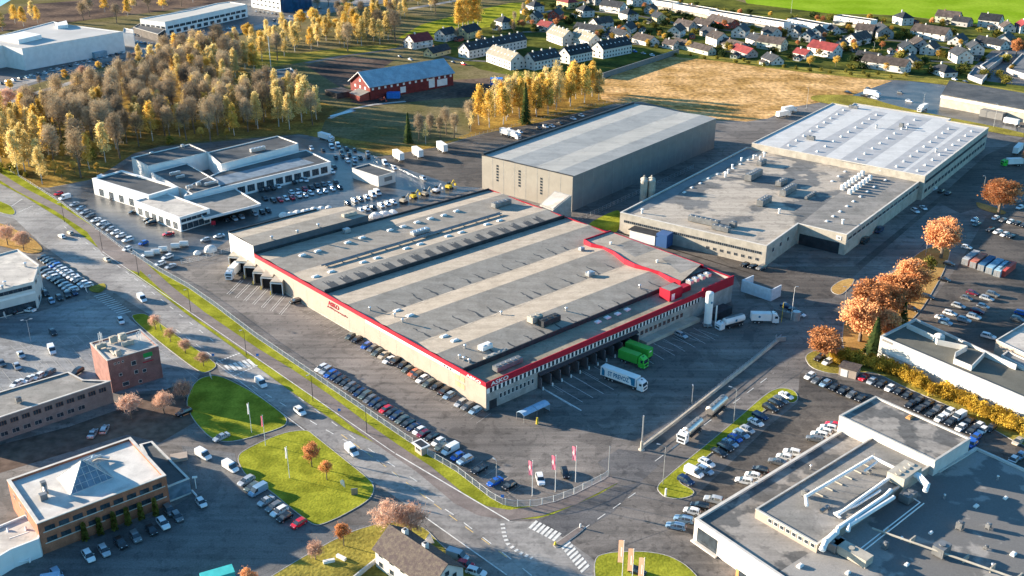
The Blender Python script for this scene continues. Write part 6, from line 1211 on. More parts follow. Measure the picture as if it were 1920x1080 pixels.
# tarpaulins by the barn
mb = MB(); g = P(738, 183); mb.box((g.x, g.y, 0), (8, 5, 3.4)); solo('covered_machine', mb, M_blue, 'blue tarpaulin-covered machine before the red barn', 'covered machine')
mb = MB(); g = P(931, 158); mb.box((g.x, g.y, 0), (8, 6, 4)); solo('blue_container', mb, M_blue, 'small blue container right of the red barn among birches', 'container')
# ================================================================ trees
def branches(mb, base, top, r, n, spread, rr, up=.6, lvl=2):
    """limbs off a leader; returns tip points"""
    tips = []
    H = (top-base)
    for i in range(n):
        t = .3+.65*(i+rr.random()*.6)/n; p = base+H*t; a = i*2.4+rr.uniform(-.4, .4); L = spread*(1.15-t*.7)*rr.uniform(.8, 1.15)
        d = Vector((math.cos(a), math.sin(a), up+rr.uniform(-.1, .35))).normalized(); q = p+d*L
        mb.tube(p, q, r*(1-t)*.55+.03, .025, 4, cap=False); tips.append(q)
        if lvl > 1:
            for k in range(3):
                s = rr.uniform(.35, .85); pp = p.lerp(q, s); d2 = (d+Vector((rr.uniform(-.8, .8), rr.uniform(-.8, .8), rr.uniform(0, .7)))).normalized(); qq = pp+d2*L*.45
                mb.tube(pp, qq, .05, .015, 3, cap=False); tips.append(qq)
    return tips
def leaves(mb, pts, n, s, cl, rr, flatz=.8, elong=1.0):
    for _ in range(n):
        c = rr.choice(pts); p = Vector((c[0]+rr.gauss(0, cl), c[1]+rr.gauss(0, cl), c[2]+rr.gauss(0, cl*flatz)))
        d = Vector((rr.gauss(0, 1), rr.gauss(0, 1), rr.gauss(0, 1))).normalized(); e = d.orthogonal().normalized(); k = s*rr.uniform(.6, 1.4)
        d *= k*elong; e *= k/elong*.8
        mb.face([p-d, p+e*.8, p+d, p-e])
def ell(rx, rz, cz, n, rr, shell=.55):
    out = []
    for _ in range(n):
        d = Vector((rr.gauss(0, 1), rr.gauss(0, 1), rr.gauss(0, 1))).normalized(); k = shell+(1-shell)*rr.random()
        out.append(Vector((d.x*rx*k, d.y*rx*k, cz+d.z*rz*k)))
    return out
def mktree(kind, seed):
    rr = random.Random(seed); tb, lb = MB(), MB()
    if kind == 'orange':      # broad lime-like crown
        H = 9.0; tb.tube((0, 0, 0), (0, 0, 3), .28, .2, 8); tb.tube((0, 0, 3), (0, 0, 7.5), .2, .05, 6)
        branches(tb, Vector((0, 0, 1)), Vector((0, 0, 8)), .22, 10, 3.4, rr); cl = ell(2.9, 3.0, 5.6, 60, rr); cl += ell(1.6, 1.8, 6.4, 15, rr); leaves(lb, cl, 7000, .17, .42, rr)
    elif kind == 'youngorange':
        tb.tube((0, 0, 0), (0, 0, 2), .12, .1, 6); tb.tube((0, 0, 2), (0, 0, 4.6), .1, .03, 5); branches(tb, Vector((0, 0, 1)), Vector((0, 0, 4.8)), .12, 8, 1.5, rr); cl = ell(1.35, 1.6, 3.6, 30, rr); leaves(lb, cl, 2400, .12, .28, rr)
    elif kind == 'birch':
        H = 17; tb.tube((0, 0, 0), (rr.uniform(-.5, .5), 0, 9), .22, .13, 7); tb.tube((0, 0, 8.5), (0, 0, 16.5), .13, .03, 5)
        branches(tb, Vector((0, 0, 3)), Vector((0, 0, 16)), .18, 14, 2.6, rr, .9, 1); cl = []
        for i in range(46): t = rr.random(); z = 5+t*11.5; r_ = 2.5*math.sin(min(1, (1-t)*1.25+.12)*math.pi*.5)*rr.uniform(.2, 1); a = rr.uniform(0, 6.28); cl.append(Vector((r_*math.cos(a), r_*math.sin(a), z)))
        leaves(lb, cl, 2100, .30, .6, rr, 1.1)
    elif kind == 'birchthin':
        tb.tube((0, 0, 0), (0, 0, 9), .2, .12, 6); tb.tube((0, 0, 9), (.3, 0, 17), .12, .03, 5); branches(tb, Vector((0, 0, 3)), Vector((0, 0, 17)), .16, 18, 2.6, rr, .9, 2); cl = []
        for i in range(40): t = rr.random(); z = 7+t*10; r_ = 2.2*(1-t*.6)*rr.uniform(.3, 1); a = rr.uniform(0, 6.28); cl.append(Vector((r_*math.cos(a), r_*math.sin(a), z)))
        leaves(lb, cl, 800, .22, .6, rr, 1.1)
    elif kind == 'bare':      # tall broad twiggy hardwood
        tb.tube((0, 0, 0), (.3, .1, 6), .34, .24, 7); tb.tube((.3, .1, 6), (.2, -.2, 14), .24, .06, 6); tips = branches(tb, Vector((0, 0, 3.5)), Vector((.2, 0, 15)), .3, 15, 3.9, rr, 1.1, 2)
        cl = tips+ell(3.0, 4.6, 10.4, 16, rr, .5); leaves(lb, cl, 1700, .27, .7, rr, 1.2, 3.4)
    elif kind == 'pinktree':
        tb.tube((0, 0, 0), (.1, 0, 2), .2, .15, 6); tb.tube((.1, 0, 2), (0, 0, 5), .15, .05, 5); tips = branches(tb, Vector((0, 0, .5)), Vector((0, 0, 5.6)), .2, 12, 3.2, rr, .7, 2); cl = tips+ell(2.7, 2.2, 4.4, 30, rr, .6); leaves(lb, cl, 1500, .2, .5, rr, .8, 2.8)
    elif kind == 'spruce':
        tb.tube((0, 0, 0), (0, 0, 13.5), .2, .03, 6)
        for i in range(26):
            z = .8+12.6*i/26; R_ = 2.3*(1-i/27)+.15; n = 9
            for k in range(n):
                a = k*6.283/n+i*.7+rr.uniform(-.2, .2); r_ = R_*rr.uniform(.75, 1.1); p = Vector((0, 0, z+.25)); q = Vector((r_*math.cos(a), r_*math.sin(a), z-.35*r_/2)); w = Vector((-math.sin(a), math.cos(a), 0))*(.24+r_*.12)
                for j in range(4): u0, u1 = j/4, (j+1)/4; lb.face([p.lerp(q, u0)-w*(.3+u0), p.lerp(q, u1)-w*(1.1-u1*.6)*rr.uniform(.5, 1.2)-Vector((0, 0, .12)), p.lerp(q, u1)+w*(1.1-u1*.6)*rr.uniform(.5, 1.2)-Vector((0, 0, .12)), p.lerp(q, u0)+w*(.3+u0)])
    elif kind == 'pine':
        tb.tube((0, 0, 0), (0, 0, 9), .25, .12, 7); branches(tb, Vector((0, 0, 3)), Vector((0, 0, 10)), .2, 10, 3, rr); cl = ell(3, 3.2, 7, 26, rr, .3); leaves(lb, cl, 1600, .3, .55, rr, .6)
    elif kind == 'bush':
        for k in range(5): a = k*1.256; tb.tube((0, 0, 0), (math.cos(a)*.7, math.sin(a)*.7, 1.3), .05, .02, 4)
        cl = ell(1.3, 1.0, 1.2, 18, rr, .3); leaves(lb, cl, 420, .2, .35, rr)
    elif kind == 'hedge':
        for k in range(5): a = k*1.256; tb.tube((0, 0, 0), (math.cos(a)*.8, math.sin(a)*.8, 2.4), .06, .02, 4)
        cl = ell(1.7, 1.6, 1.9, 30, rr, .25); leaves(lb, cl, 900, .2, .45, rr)
    return tb, lb
SPEC = {'orange': (M_bark, L_or), 'youngorange': (M_bark, L_or), 'birch': (M_birch, L_ye), 'birchpale': (M_birch, L_yb), 'birchthin': (M_birch, L_yb), 'bare': (M_bark, L_br), 'pinktree': (M_bark, L_pk), 'spruce': (M_bark, L_gr), 'pine': (M_bark, L_ol), 'bush': (M_bark, L_ol), 'greenbush': (M_bark, L_gr), 'hedge': (M_bark, L_hd), 'yellowround': (M_bark, L_ye), 'darkbare': (M_bark, L_br), 'orangeround': (M_bark, L_or)}
SHAPE = {'birchpale': 'birch', 'yellowround': 'youngorange', 'greenbush': 'bush', 'orangeround': 'youngorange'}
TM = {}
def tm(kind, var):
    k = (kind, var)
    if k not in TM:
        tb, lb = mktree(SHAPE.get(kind, kind), hash(SHAPE.get(kind, kind)) % 1 + var*17+len(kind)); tk, lf = SPEC[kind]; TM[k] = (tb.mesh('trunk', tk), lb.mesh('crown', lf))
    return TM[k]
trnd = random.Random(21)
def tree(kind, g, h, label, group=None, name=None, wide=1.0):
    base = {'orange': 9.2, 'youngorange': 5.3, 'orangeround': 5.3, 'birch': 17, 'birchpale': 17, 'birchthin': 17.5, 'bare': 15, 'pinktree': 6.8, 'spruce': 13.6, 'pine': 10.5, 'bush': 2.3, 'greenbush': 2.3, 'hedge': 3.7, 'yellowround': 5.3}[kind]
    t, c = tm(kind, trnd.randrange(3)); T = bpy.data.objects.new(name or {'birch': 'birch_tree', 'birchpale': 'birch_tree', 'birchthin': 'birch_tree', 'spruce': 'spruce_tree', 'pine': 'pine_tree', 'bush': 'shrub', 'greenbush': 'shrub', 'hedge': 'hedge_shrub'}.get(kind, 'autumn_tree'), None)
    C.objects.link(T); T.location = (g[0], g[1], 0); T.rotation_euler = (0, 0, trnd.uniform(0, 6.28)); s = h/base; T.scale = (s*wide, s*wide, s)
    tag(T, label, 'tree' if kind not in ('bush', 'greenbush', 'hedge') else 'shrub', group); kidobj('trunk', t, T); kidobj('crown', c, T); return T
def inpoly(x, y, poly):
    r = False; n = len(poly)
    for i in range(n):
        x0, y0 = poly[i]; x1, y1 = poly[i-1]
        if (y0 > y) != (y1 > y) and x < (x1-x0)*(y-y0)/(y1-y0)+x0: r = not r
    return r
def wood(poly, d, mix, labels, group, hr=(12, 17), seed=1, wide=1.0, avoid=()):
    """mix: list of (kind, weight) or function of pixel"""
    pw = [v2(p) for p in W(poly)]; rr = random.Random(seed); x0, x1 = min(p.x for p in pw), max(p.x for p in pw); y0, y1 = min(p.y for p in pw), max(p.y for p in pw); pts = []
    tries = int((x1-x0)*(y1-y0)/(d*d)*6)
    for _ in range(tries):
        x, y = rr.uniform(x0, x1), rr.uniform(y0, y1)
        if not inpoly(x, y, [tuple(p) for p in pw]): continue
        if any((x-a)**2+(y-b)**2 < d*d for a, b in pts): continue
        pts.append((x, y))
    made = {}
    for x, y in pts:
        px = PX((x, y, 0))
        if (485 < px[0] < 575 and 118 < px[1] < 150) or (484 < px[0] < 548 and 146 < px[1] < 186) or (650 < px[0] < 860 and 120 < px[1] < 205): continue
        mm = mix(px) if callable(mix) else mix; k = rr.choices([m[0] for m in mm], [m[1] for m in mm])[0]
        made.setdefault(k, []).append(px); T = tree(k, (x, y), rr.uniform(*hr)*({'bush': .25, 'yellowround': .33 if 'upper left' in group else 1.0}.get(k, 1.0)), labels[k], group+' '+k if False else group+{'bare': ', bare brown ones', 'birch': ', yellow ones', 'birchpale': ', pale yellow ones', 'birchthin': ', thin ones', 'spruce': ', dark conifers', 'bush': ', undergrowth', 'pinktree': ', reddish ones', 'orangeround': ', orange ones', 'yellowround': ', low yellow ones'}.get(k, ''), wide=wide); made[k][-1] = (px[0], T)
    for k, l in made.items():
        l.sort(key=lambda t: t[0])
        if group == 'trees of the upper left wood':
            for x_, T in l:
                p_ = PX(T.location); base = {'bare': 'bare brown tree', 'birch': 'bright yellow birch', 'birchpale': 'pale golden birch', 'bush': 'olive bush', 'yellowround': 'low yellow tree'}[k]
                T['label'] = base+' in the '+('front' if p_[1] > 240+(.0 if p_[0] < 250 else -10) else 'middle' if p_[1] > 185 else 'back')+' of the upper left wood, '+('at the left edge' if p_[0] < 80 else 'above the far display row' if p_[0] < 200 else 'behind the left dealership blocks' if p_[0] < 330 else 'behind the right dealership blocks' if p_[0] < 470 else 'at the barn end')
        elif 2 <= len(l) <= 25:
            for i, (_, T) in enumerate(l): T['label'] = labels[k]+', '+ORD[i]+' from left'
    return len(pts)
# main wood at the upper left
def mixA(px):
    x, y = px
    if y > 255: return [('bare', 7), ('birch', 3), ('birchpale', 2), ('bush', 2), ('yellowround', 6)] if x > 90 else [('birch', 4), ('birchpale', 5), ('bush', 2)]
    if x > 380 or x < 90: return [('bare', 5), ('birch', 3), ('birchpale', 4)]
    return [('bare', 12), ('birchpale', 2), ('birch', 1), ('yellowround', 3)]
LA = {'yellowround': 'low yellow undergrowth in the upper left wood', 'bare': 'bare brown tree in the dense wood at upper left behind the dealership', 'birch': 'bright yellow birch in the dense wood at upper left', 'birchpale': 'pale golden birch in the dense wood at upper left', 'bush': 'low olive bush at the foot of the upper left wood', 'birchthin': 'thin birch in the upper left wood'}
n1 = wood([(-10, 312), (60, 345), (92, 346), (180, 328), (250, 284), (300, 270), (400, 268), (500, 246), (565, 244), (600, 236), (590, 215), (560, 196), (510, 185), (470, 205), (430, 180), (420, 150), (330, 140), (260, 165), (180, 190), (100, 215), (0, 240), (-60, 260)], 7.5, mixA, LA, 'trees of the upper left wood', (15.5, 22), 5, .98)
LB = {'bare': 'bare grey tree in the belt between the motorway and the wood', 'birch': 'golden tree in the belt between the motorway and the wood', 'birchpale': 'pale yellow tree in the belt between the motorway and the wood'}
n2 = wood([(280, 135), (300, 118), (390, 103), (450, 108), (520, 108), (560, 118), (560, 130), (480, 140), (440, 148), (430, 165), (400, 150), (330, 150)], 10, [('bare', 3), ('birchpale', 6), ('birch', 2)], LB, 'trees of the belt below the motorway', (17, 22), 6, 1.15)
LC = {'bare': 'bare tree in the grove left of the green meadow', 'birch': 'golden tree in the grove left of the green meadow', 'birchpale': 'pale yellow tree in the grove left of the green meadow'}
n3 = wood([(525, 112), (620, 88), (650, 96), (745, 82), (735, 60), (700, 55), (640, 70), (590, 80), (530, 95)], 11.5, [('bare', 3), ('birchpale', 5), ('birch', 3)], LC, 'trees of the grove by the meadow', (16, 22), 7, 1.2)
LD = {'birch': 'golden birch in the row left of the tall grey hall', 'birchpale': 'pale gold birch in the row left of the tall grey hall', 'birchthin': 'thin nearly bare birch left of the tall grey hall', 'bare': 'bare brown tree left of the tall grey hall', 'spruce': 'x'}
n4 = wood([(895, 246), (925, 240), (1000, 222), (1090, 198), (1130, 186), (1120, 172), (1060, 178), (980, 190), (930, 205), (895, 225)], 7.0, [('birch', 6), ('birchpale', 4), ('birchthin', 4)], LD, 'birches by the tall hall', (17, 23), 8, 1.15)
tree('spruce', P(985, 232), 24, 'tall dark spruce standing among golden birches left of the tall hall'); tree('spruce', P(766, 268), 17, 'dark spruce at the left end of the thin bare tree row behind the trailers')
LE = {'bare': 'thin bare tree in the row behind the white trailers', 'birchthin': 'slender bare birch in the row behind the white trailers'}
n5 = wood([(775, 275), (830, 266), (885, 250), (880, 240), (830, 252), (775, 262)], 6.5, [('bare', 4), ('birchthin', 2)], LE, 'bare trees behind the trailers', (11, 15), 9)
for (x, y, h, lb) in ((700, 30, 18, 'left'), (860, 58, 24, 'first'), (868, 57, 27, 'second'), (878, 56, 28, 'third'), (888, 55, 28, 'fourth'), (896, 54, 26, 'fifth')):
    if lb == 'left': tree('birchpale', P(x, y), h, 'pale tree beside the far road above the grove')
    else: tree('birch', P(x, y), h, 'tall golden poplar in the clump on the green meadow, '+lb+' from left', 'poplars on the meadow', wide=1.1)
LF = {'birchpale': 'pale tree of the belt beyond the warehouses at the top', 'bare': 'bare tree of the belt beyond the warehouses at the top', 'birch': 'yellow tree of the belt beyond the warehouses at the top'}
n6 = wood([(125, 46), (180, 48), (225, 46), (262, 34), (340, 16), (400, 2), (460, -8), (400, -14), (300, 4), (240, 12), (140, 26)], 20, [('birchpale', 3), ('bare', 5), ('birch', 3)], LF, 'trees beyond the top warehouses', (14, 18), 10, 1.3)
LG = {'birch': 'yellow tree on the far left behind the white warehouse', 'birchpale': 'pale tree on the far left behind the white warehouse'}
wood([(-60, 62), (0, 62), (40, 52), (90, 40), (80, 32), (0, 46)], 16, [('birch', 2), ('birchpale', 2)], LG, 'trees behind the white warehouse', (12, 16), 11, 1.3)
LH_ = {'bare': 'bare tree on the verge of the motorway at upper left', 'yellowround': 'round yellow tree on the verge of the motorway at upper left', 'pinktree': 'reddish shrub on the verge of the motorway at upper left'}
wood([(-20, 180), (80, 160), (180, 136), (250, 118), (280, 112), (250, 124), (180, 146), (80, 170)], 11, [('bare', 2), ('yellowround', 4), ('pinktree', 3)], LH_, 'trees along the motorway verge', (7, 10), 12)
LI = {'bare': 'bare tree around the farm road beyond the barn', 'birchpale': 'pale tree around the farm road beyond the barn', 'pinktree': 'greyish tree around the villa'}
wood([(470, 195), (500, 165), (560, 160), (590, 190), (560, 200), (520, 195)], 9, [('bare', 2), ('pinktree', 2), ('birch', 2)], {**LI, 'birch': 'yellow tree below the grey villa'}, 'trees round the grey villa', (9, 12), 13)
wood([(720, 20), (800, 4), (860, -6), (900, -2), (860, 12), (800, 34), (740, 46)], 17, [('birchpale', 4), ('bare', 4), ('birch', 2)], {'birchpale': 'pale tree between the far road and the meadow at the top', 'bare': 'bare tree between the far road and the meadow at the top', 'birch': 'yellow tree between the far road and the meadow at the top'}, 'trees beside the far road', (12, 17), 15, 1.2)
wood([(-30, 205), (20, 195), (60, 200), (70, 215), (20, 235), (-30, 240)], 8, [('pinktree', 5)], {'pinktree': 'dark reddish tree at the left edge by the white gabled hut'}, 'reddish trees at the left edge', (9, 12), 14)
wood([(-30, 320), (20, 312), (60, 330), (40, 335), (0, 326)], 5, [('bush', 1)], {'bush': 'low green bush by the verge at the left edge'}, 'bushes at the left edge', (10, 14), 16)
# orange limes on the right
for i, (x, y, h, lb, wd) in enumerate(((1545, 672, 10.5, 'round orange tree alone on the grass corner by the parked cars', 1.6), (1612, 640, 15.5, 'orange tree nearest the access road in the park strip', 1.4), (1642, 610, 17, 'big orange tree in the middle of the park strip, left side', 1.4), (1678, 594, 17, 'big orange tree in the middle of the park strip, right side', 1.4),
        (1700, 566, 16.5, 'orange tree at the back of the park strip clump', 1.35), (1764, 484, 17, 'tall orange tree beside the factory lane, between park strip and containers', 1.3), (1872, 402, 17, 'large orange tree at right edge near the green lorry', 1.35), (1656, 640, 12, 'smaller orange tree in front of the park strip clump', 1.1))):
    tree('orange', P(x, y), h, lb, wide=wd)
tree('orange', P(1925, 310), 9, 'orange tree cut by the right edge above the large one'); tree('orange', P(1905, 105), 14, 'orange-pink tree by the far white gabled house at the right edge')
tree('spruce', P(1637, 662), 13, 'tall dark spruce left of the white workshop', wide=1.5); tree('spruce', P(1690, 620), 11, 'slender spruce behind the white workshop corner', wide=1.3); tree('pine', P(1738, 520), 9.5, 'dark green pine beside the tall orange tree')
for (x, y, h, lb) in ((585, 876, 7.2, 'orange-brown tree on the big lawn, larger of two'), (613, 900, 5.8, 'orange-brown tree on the big lawn, smaller of two'), (645, 1024, 6.4, 'orange-brown tree at the lawn edge left of the bare tree'), (470, 1108, 6, 'orange tree cut by the bottom edge')): tree('youngorange', P(x, y), h, lb, wide=1.0)
for (x, y, h, lb, k) in ((732, 1006, 9, 'wide pinkish bare tree behind the bottom house, left stem', 'pinktree'), (772, 1008, 8.6, 'wide pinkish bare tree behind the bottom house, right stem', 'pinktree'), (592, 1050, 4.6, 'small pinkish bare tree on the bottom lawn edge', 'pinktree'), (246, 785, 7.0, 'pale bare tree in front of the brick tower', 'pinktree'), (308, 775, 6.4, 'brown bare tree right of the brick tower', 'pinktree'), (346, 752, 6.4, 'dark reddish bare tree at the lawn corner', 'pinktree'),
        (292, 618, 5.0, 'small reddish tree on the road island, topmost', 'pinktree'), (320, 641, 4.6, 'small reddish tree on the road island, second', 'pinktree'), (348, 663, 4.6, 'small reddish tree on the road island, third', 'pinktree'), (382, 687, 4.6, 'small reddish tree on the road island, lowest', 'pinktree'),
        (45, 470, 7.5, 'brown bare tree above the showroom roof, right', 'pinktree'), (15, 460, 8, 'brown bare tree above the showroom roof, left', 'pinktree')): tree(k, P(x, y), h, lb)
# shrubs: hedge under the workshop
hp = [(1565, 680), (1600, 678), (1640, 690), (1680, 702), (1720, 722), (1760, 742), (1800, 757), (1840, 778), (1880, 795), (1925, 815)]
pw = [P(*p) for p in hp]; L_tot = [0]
for a, b in zip(pw[:-1], pw[1:]): L_tot.append(L_tot[-1]+(b-a).length)
s = 0; hr_ = random.Random(4); TH_ = thing('hedge', 'long bushy yellow hedge below the white workshop wall', 'hedge', tuple(pw[0]))
while s < L_tot[-1]:
    i = max(k for k in range(len(L_tot)) if L_tot[k] <= s); i = min(i, len(pw)-2); q = pw[i].lerp(pw[i+1], (s-L_tot[i])/(L_tot[i+1]-L_tot[i])); 
    for o in (-1.6, 0, 1.6):
        t_, c_ = tm('hedge', hr_.randrange(3)); k_ = hr_.uniform(.75, 1.15); lo = (q.x+hr_.uniform(-.7, .7)-pw[0].x, q.y+o+hr_.uniform(-.6, .6)-pw[0].y, 0)
        for nm_, me_ in (('stem', t_), ('foliage', c_)): ob_ = kidobj(nm_, me_, TH_, lo); ob_.scale = (k_, k_, k_*1.1); ob_.rotation_euler = (0, 0, hr_.uniform(0, 6))
    s += 2.3
# garden shrubs and trees among the houses
LS = {'greenbush': 'dark green garden bush between the far houses', 'orangeround': 'small orange garden tree between the far houses', 'yellowround': 'small yellow garden tree between the far houses', 'bush': 'olive garden bush between the far houses'}
def gname(k, x, y):
    best = min(HS, key=lambda h: (P(*h[0])-Vector((x, y, 0))).length); return {'greenbush': 'dark green bush', 'orangeround': 'orange garden tree', 'yellowround': 'yellow garden tree', 'bush': 'olive bush'}[k]+' near the house '+' '.join(best[8].split()[:9])
def garden(poly, d, seed):
    pw = [v2(p) for p in W(poly)]; rr = random.Random(seed); x0, x1 = min(p.x for p in pw), max(p.x for p in pw); y0, y1 = min(p.y for p in pw), max(p.y for p in pw); n = 0
    for _ in range(int((x1-x0)*(y1-y0)/(d*d))):
        x, y = rr.uniform(x0, x1), rr.uniform(y0, y1)
        if not inpoly(x, y, [tuple(p) for p in pw]): continue
        k = rr.choices(['greenbush', 'bush', 'yellowround', 'orangeround'], [6, 6, 2, 1.2])[0]
        tree(k, (x, y), {'greenbush': rr.uniform(3, 6), 'bush': rr.uniform(3, 6), 'yellowround': rr.uniform(5, 8), 'orangeround': rr.uniform(5, 8)}[k], gname(k, x, y), {'greenbush': 'dark garden bushes', 'bush': 'olive garden bushes', 'yellowround': 'yellow garden trees', 'orangeround': 'orange garden trees'}[k], wide=1.2)
wood([(1270, 103), (1330, 107), (1440, 121), (1640, 140), (1700, 143), (1700, 148), (1640, 147), (1440, 127), (1330, 112), (1265, 108)], 9, [('bush', 1)], {'bush': 'straw-brown bush along the edge of the reed field'}, 'bushes along the reed field', (9, 13), 17)
wood([(825, 82), (870, 72), (960, 52), (975, 20), (1000, 5), (1010, 15), (985, 40), (965, 70), (880, 84)], 14, [('bare', 1), ('yellowround', 1)], {'bare': 'bare tree behind the villas near the meadow', 'yellowround': 'yellow tree behind the villas near the meadow'}, 'trees behind the villas', (7, 10), 18)

LJ = {'bare': 'bare tree in the far scrub beyond the motorway at the top', 'birchpale': 'pale tree in the far scrub beyond the motorway at the top', 'birch': 'yellow tree in the far scrub beyond the motorway at the top'}
wood([(590, 14), (640, 4), (720, -14), (900, -30), (1010, -22), (1000, 0), (930, 2), (860, -6), (740, 8), (640, 30), (600, 36)], 19, [('bare', 4), ('birchpale', 3), ('birch', 1)], LJ, 'far scrub beyond the motorway', (12, 17), 41, 1.3)
LK = {'bare': 'bare tree between the two roads above the wood', 'birchpale': 'pale tree between the two roads above the wood', 'yellowround': 'low yellow tree between the two roads above the wood'}
wood([(240, 130), (300, 112), (390, 96), (470, 78), (560, 56), (650, 36), (740, 22), (745, 40), (650, 58), (600, 74), (480, 104), (400, 102), (300, 122)], 12, [('bare', 4), ('birchpale', 5), ('yellowround', 1)], LK, 'trees between the far roads', (11, 17), 42, 1.15)
# ================================================================ houses
WALLC = {'W': M_whitew, 'Y': M_wallY, 'R': M_wallR, 'G': M_wallG, 'T': M_wallT}; ROOFC = {'k': M_tileD, 'n': M_tileG, 'l': M_tileL, 'r': M_tileR}
WN = {'W': 'white', 'Y': 'yellow', 'R': 'red', 'G': 'grey', 'T': 'sage green'}; RN = {'k': 'black', 'n': 'brown', 'l': 'beige', 'r': 'red'}
HWIN = {}
def hwin(T, c, ang, w=1.2, h=1.2, m=None):
    key = (w, h)
    if key not in HWIN:
        mb = MB(); mb.k = 0; hxl(mb, -.02, .05, -w/2-.1, w/2+.1, -h/2-.1, h/2+.1); mb.k = 1; hxl(mb, .05, .07, -w/2, w/2, -h/2, h/2); HWIN[key] = mb.mesh('window', [M_rimw, M_glass])
    o = kidobj('window', HWIN[key], T, c); o.rotation_euler = (0, 0, ang); return o
def house(px, ax, L, Wd, he, roof, wall, label, group=None, name='house', pitch=.75, hip=False, chim=1, cat='house', nwin=3, storeys=None, skyl=0, balc=False):
    """px = pixel of the middle of the footprint, ax = pixel direction of the ridge"""
    if name == 'house' and group: L, Wd, he = L*1.22, Wd*1.15, he*1.12
    T = localthing(name, label, cat, px, ax, group); l, w = L/2, Wd/2; hr = he+w*pitch
    mb = MB()
    for (x0, y0), (x1, y1) in (((-l, -w), (l, -w)), ((l, w), (-l, w))): mb.face([(x0, y0, 0), (x1, y1, 0), (x1, y1, he), (x0, y0, he)])
    for s in (-1, 1): mb.face([(s*l, -w, 0), (s*l, -w, he), (s*l, 0, hr if not hip else he), (s*l, w, he), (s*l, w, 0)])
    mb.build('wall', WALLC[wall], T)
    o = .5; mb = MB(); e = o*pitch
    if not hip:
        for s in (-1, 1): mb.hexa([(-l-o, s*(w+o), he-e), (l+o, s*(w+o), he-e), (l+o, 0, hr), (-l-o, 0, hr), (-l-o, s*(w+o), he-e+.25), (l+o, s*(w+o), he-e+.25), (l+o, 0, hr+.25), (-l-o, 0, hr+.25)])
    else:
        a = [(-l-o, -w-o, he), (l+o, -w-o, he), (l+o, w+o, he), (-l-o, w+o, he)]; t = max(l-w, .3); r0, r1 = (-t, 0, hr), (t, 0, hr)
        mb.face([a[0], a[1], r1, r0]); mb.face([a[1], a[2], r1]); mb.face([a[2], a[3], r0, r1]); mb.face([a[3], a[0], r0]); mb.face(a[::-1])
    rf = mb.build('roof', ROOFC[roof], T)
    for k in range(chim):
        mb = MB(); x = -l*.4+k*L*.25 if chim < 3 else -l+L*(k+.5)/chim; hxl(mb, x-.45, x+.45, -.6, .4, hr-1, hr+1.2); mb.build('chimney', M_whitew if wall == 'W' else M_brickb, rf)
    for k in range(skyl): mb = MB(); x = -l+L*(k+.5)/skyl; y = -w*.55; z = he+(w*.45)*pitch+.3; mb.hexa([(x-.4, y-.4, z-.3), (x+.4, y-.4, z-.3), (x+.4, y+.4, z+.3), (x-.4, y+.4, z+.3), (x-.4, y-.4, z-.2), (x+.4, y-.4, z-.2), (x+.4, y+.4, z+.4), (x-.4, y+.4, z+.4)]); mb.build('roof_window', M_white, rf)
    ns = storeys or (2 if he > 4.2 else 1)
    for s in range(ns):
        z = 1.6+s*2.7
        for i in range(nwin):
            x = -l+L*(i+.5)/nwin
            for sg in (-1, 1): hwin(T, (x, sg*(w+.02), z), sg*math.pi/2)
        for y in (-w*.45, w*.45):
            for sg in (-1, 1): hwin(T, (sg*(l+.02), y, z), 0 if sg > 0 else math.pi)
    if not hip and he+w*pitch > he+1.8:
        for sg in (-1, 1): hwin(T, (sg*(l+.02), 0, he+.9), 0 if sg > 0 else math.pi)
    if balc: mb = MB(); hxl(mb, -l*.4, l*.4, -w-1.6, -w, 2.5, 3.3); mb.build('balcony', M_white, T)
    return T
A1_ = (20, 5); A2_ = (16, -5)     # two usual directions of the streets
# terraces near the barn (white gables, dark and beige roofs)
terr = [((925, 98), (20, -4), 62, 11, 6.5, 'k', 'W', 'longest black-roofed terrace with white gable, left of the beige ones', 8), ((948, 122), (20, 7), 34, 12, 6.5, 'l', 'W', 'beige-roofed terrace nearest the barn', 5), ((1015, 125), (20, -4), 26, 12, 6.5, 'k', 'W', 'short black-roofed terrace with white gable behind the yellow birches, left of two', 4),
        ((1078, 114), (20, -4), 24, 12, 6.5, 'k', 'W', 'short black-roofed terrace with white gable, middle one', 4), ((1146, 103), (20, -4), 32, 12, 7, 'k', 'W', 'black-roofed terrace ending at the reed field wall', 5), ((1052, 80), (20, 7), 26, 12, 6.5, 'l', 'W', 'beige-roofed terrace above the middle black one, left of two', 5), ((1098, 87), (20, 7), 30, 12, 6.5, 'l', 'W', 'beige-roofed terrace above the black ones, right of two', 5)]
for px, ax, L, Wd, he, rf, wl, lb, n in terr: house(px, ax, L, Wd, he, rf, wl, lb, 'terraces by the reed field', 'terraced_house', .8, chim=n-1, nwin=n*2, skyl=n+2)
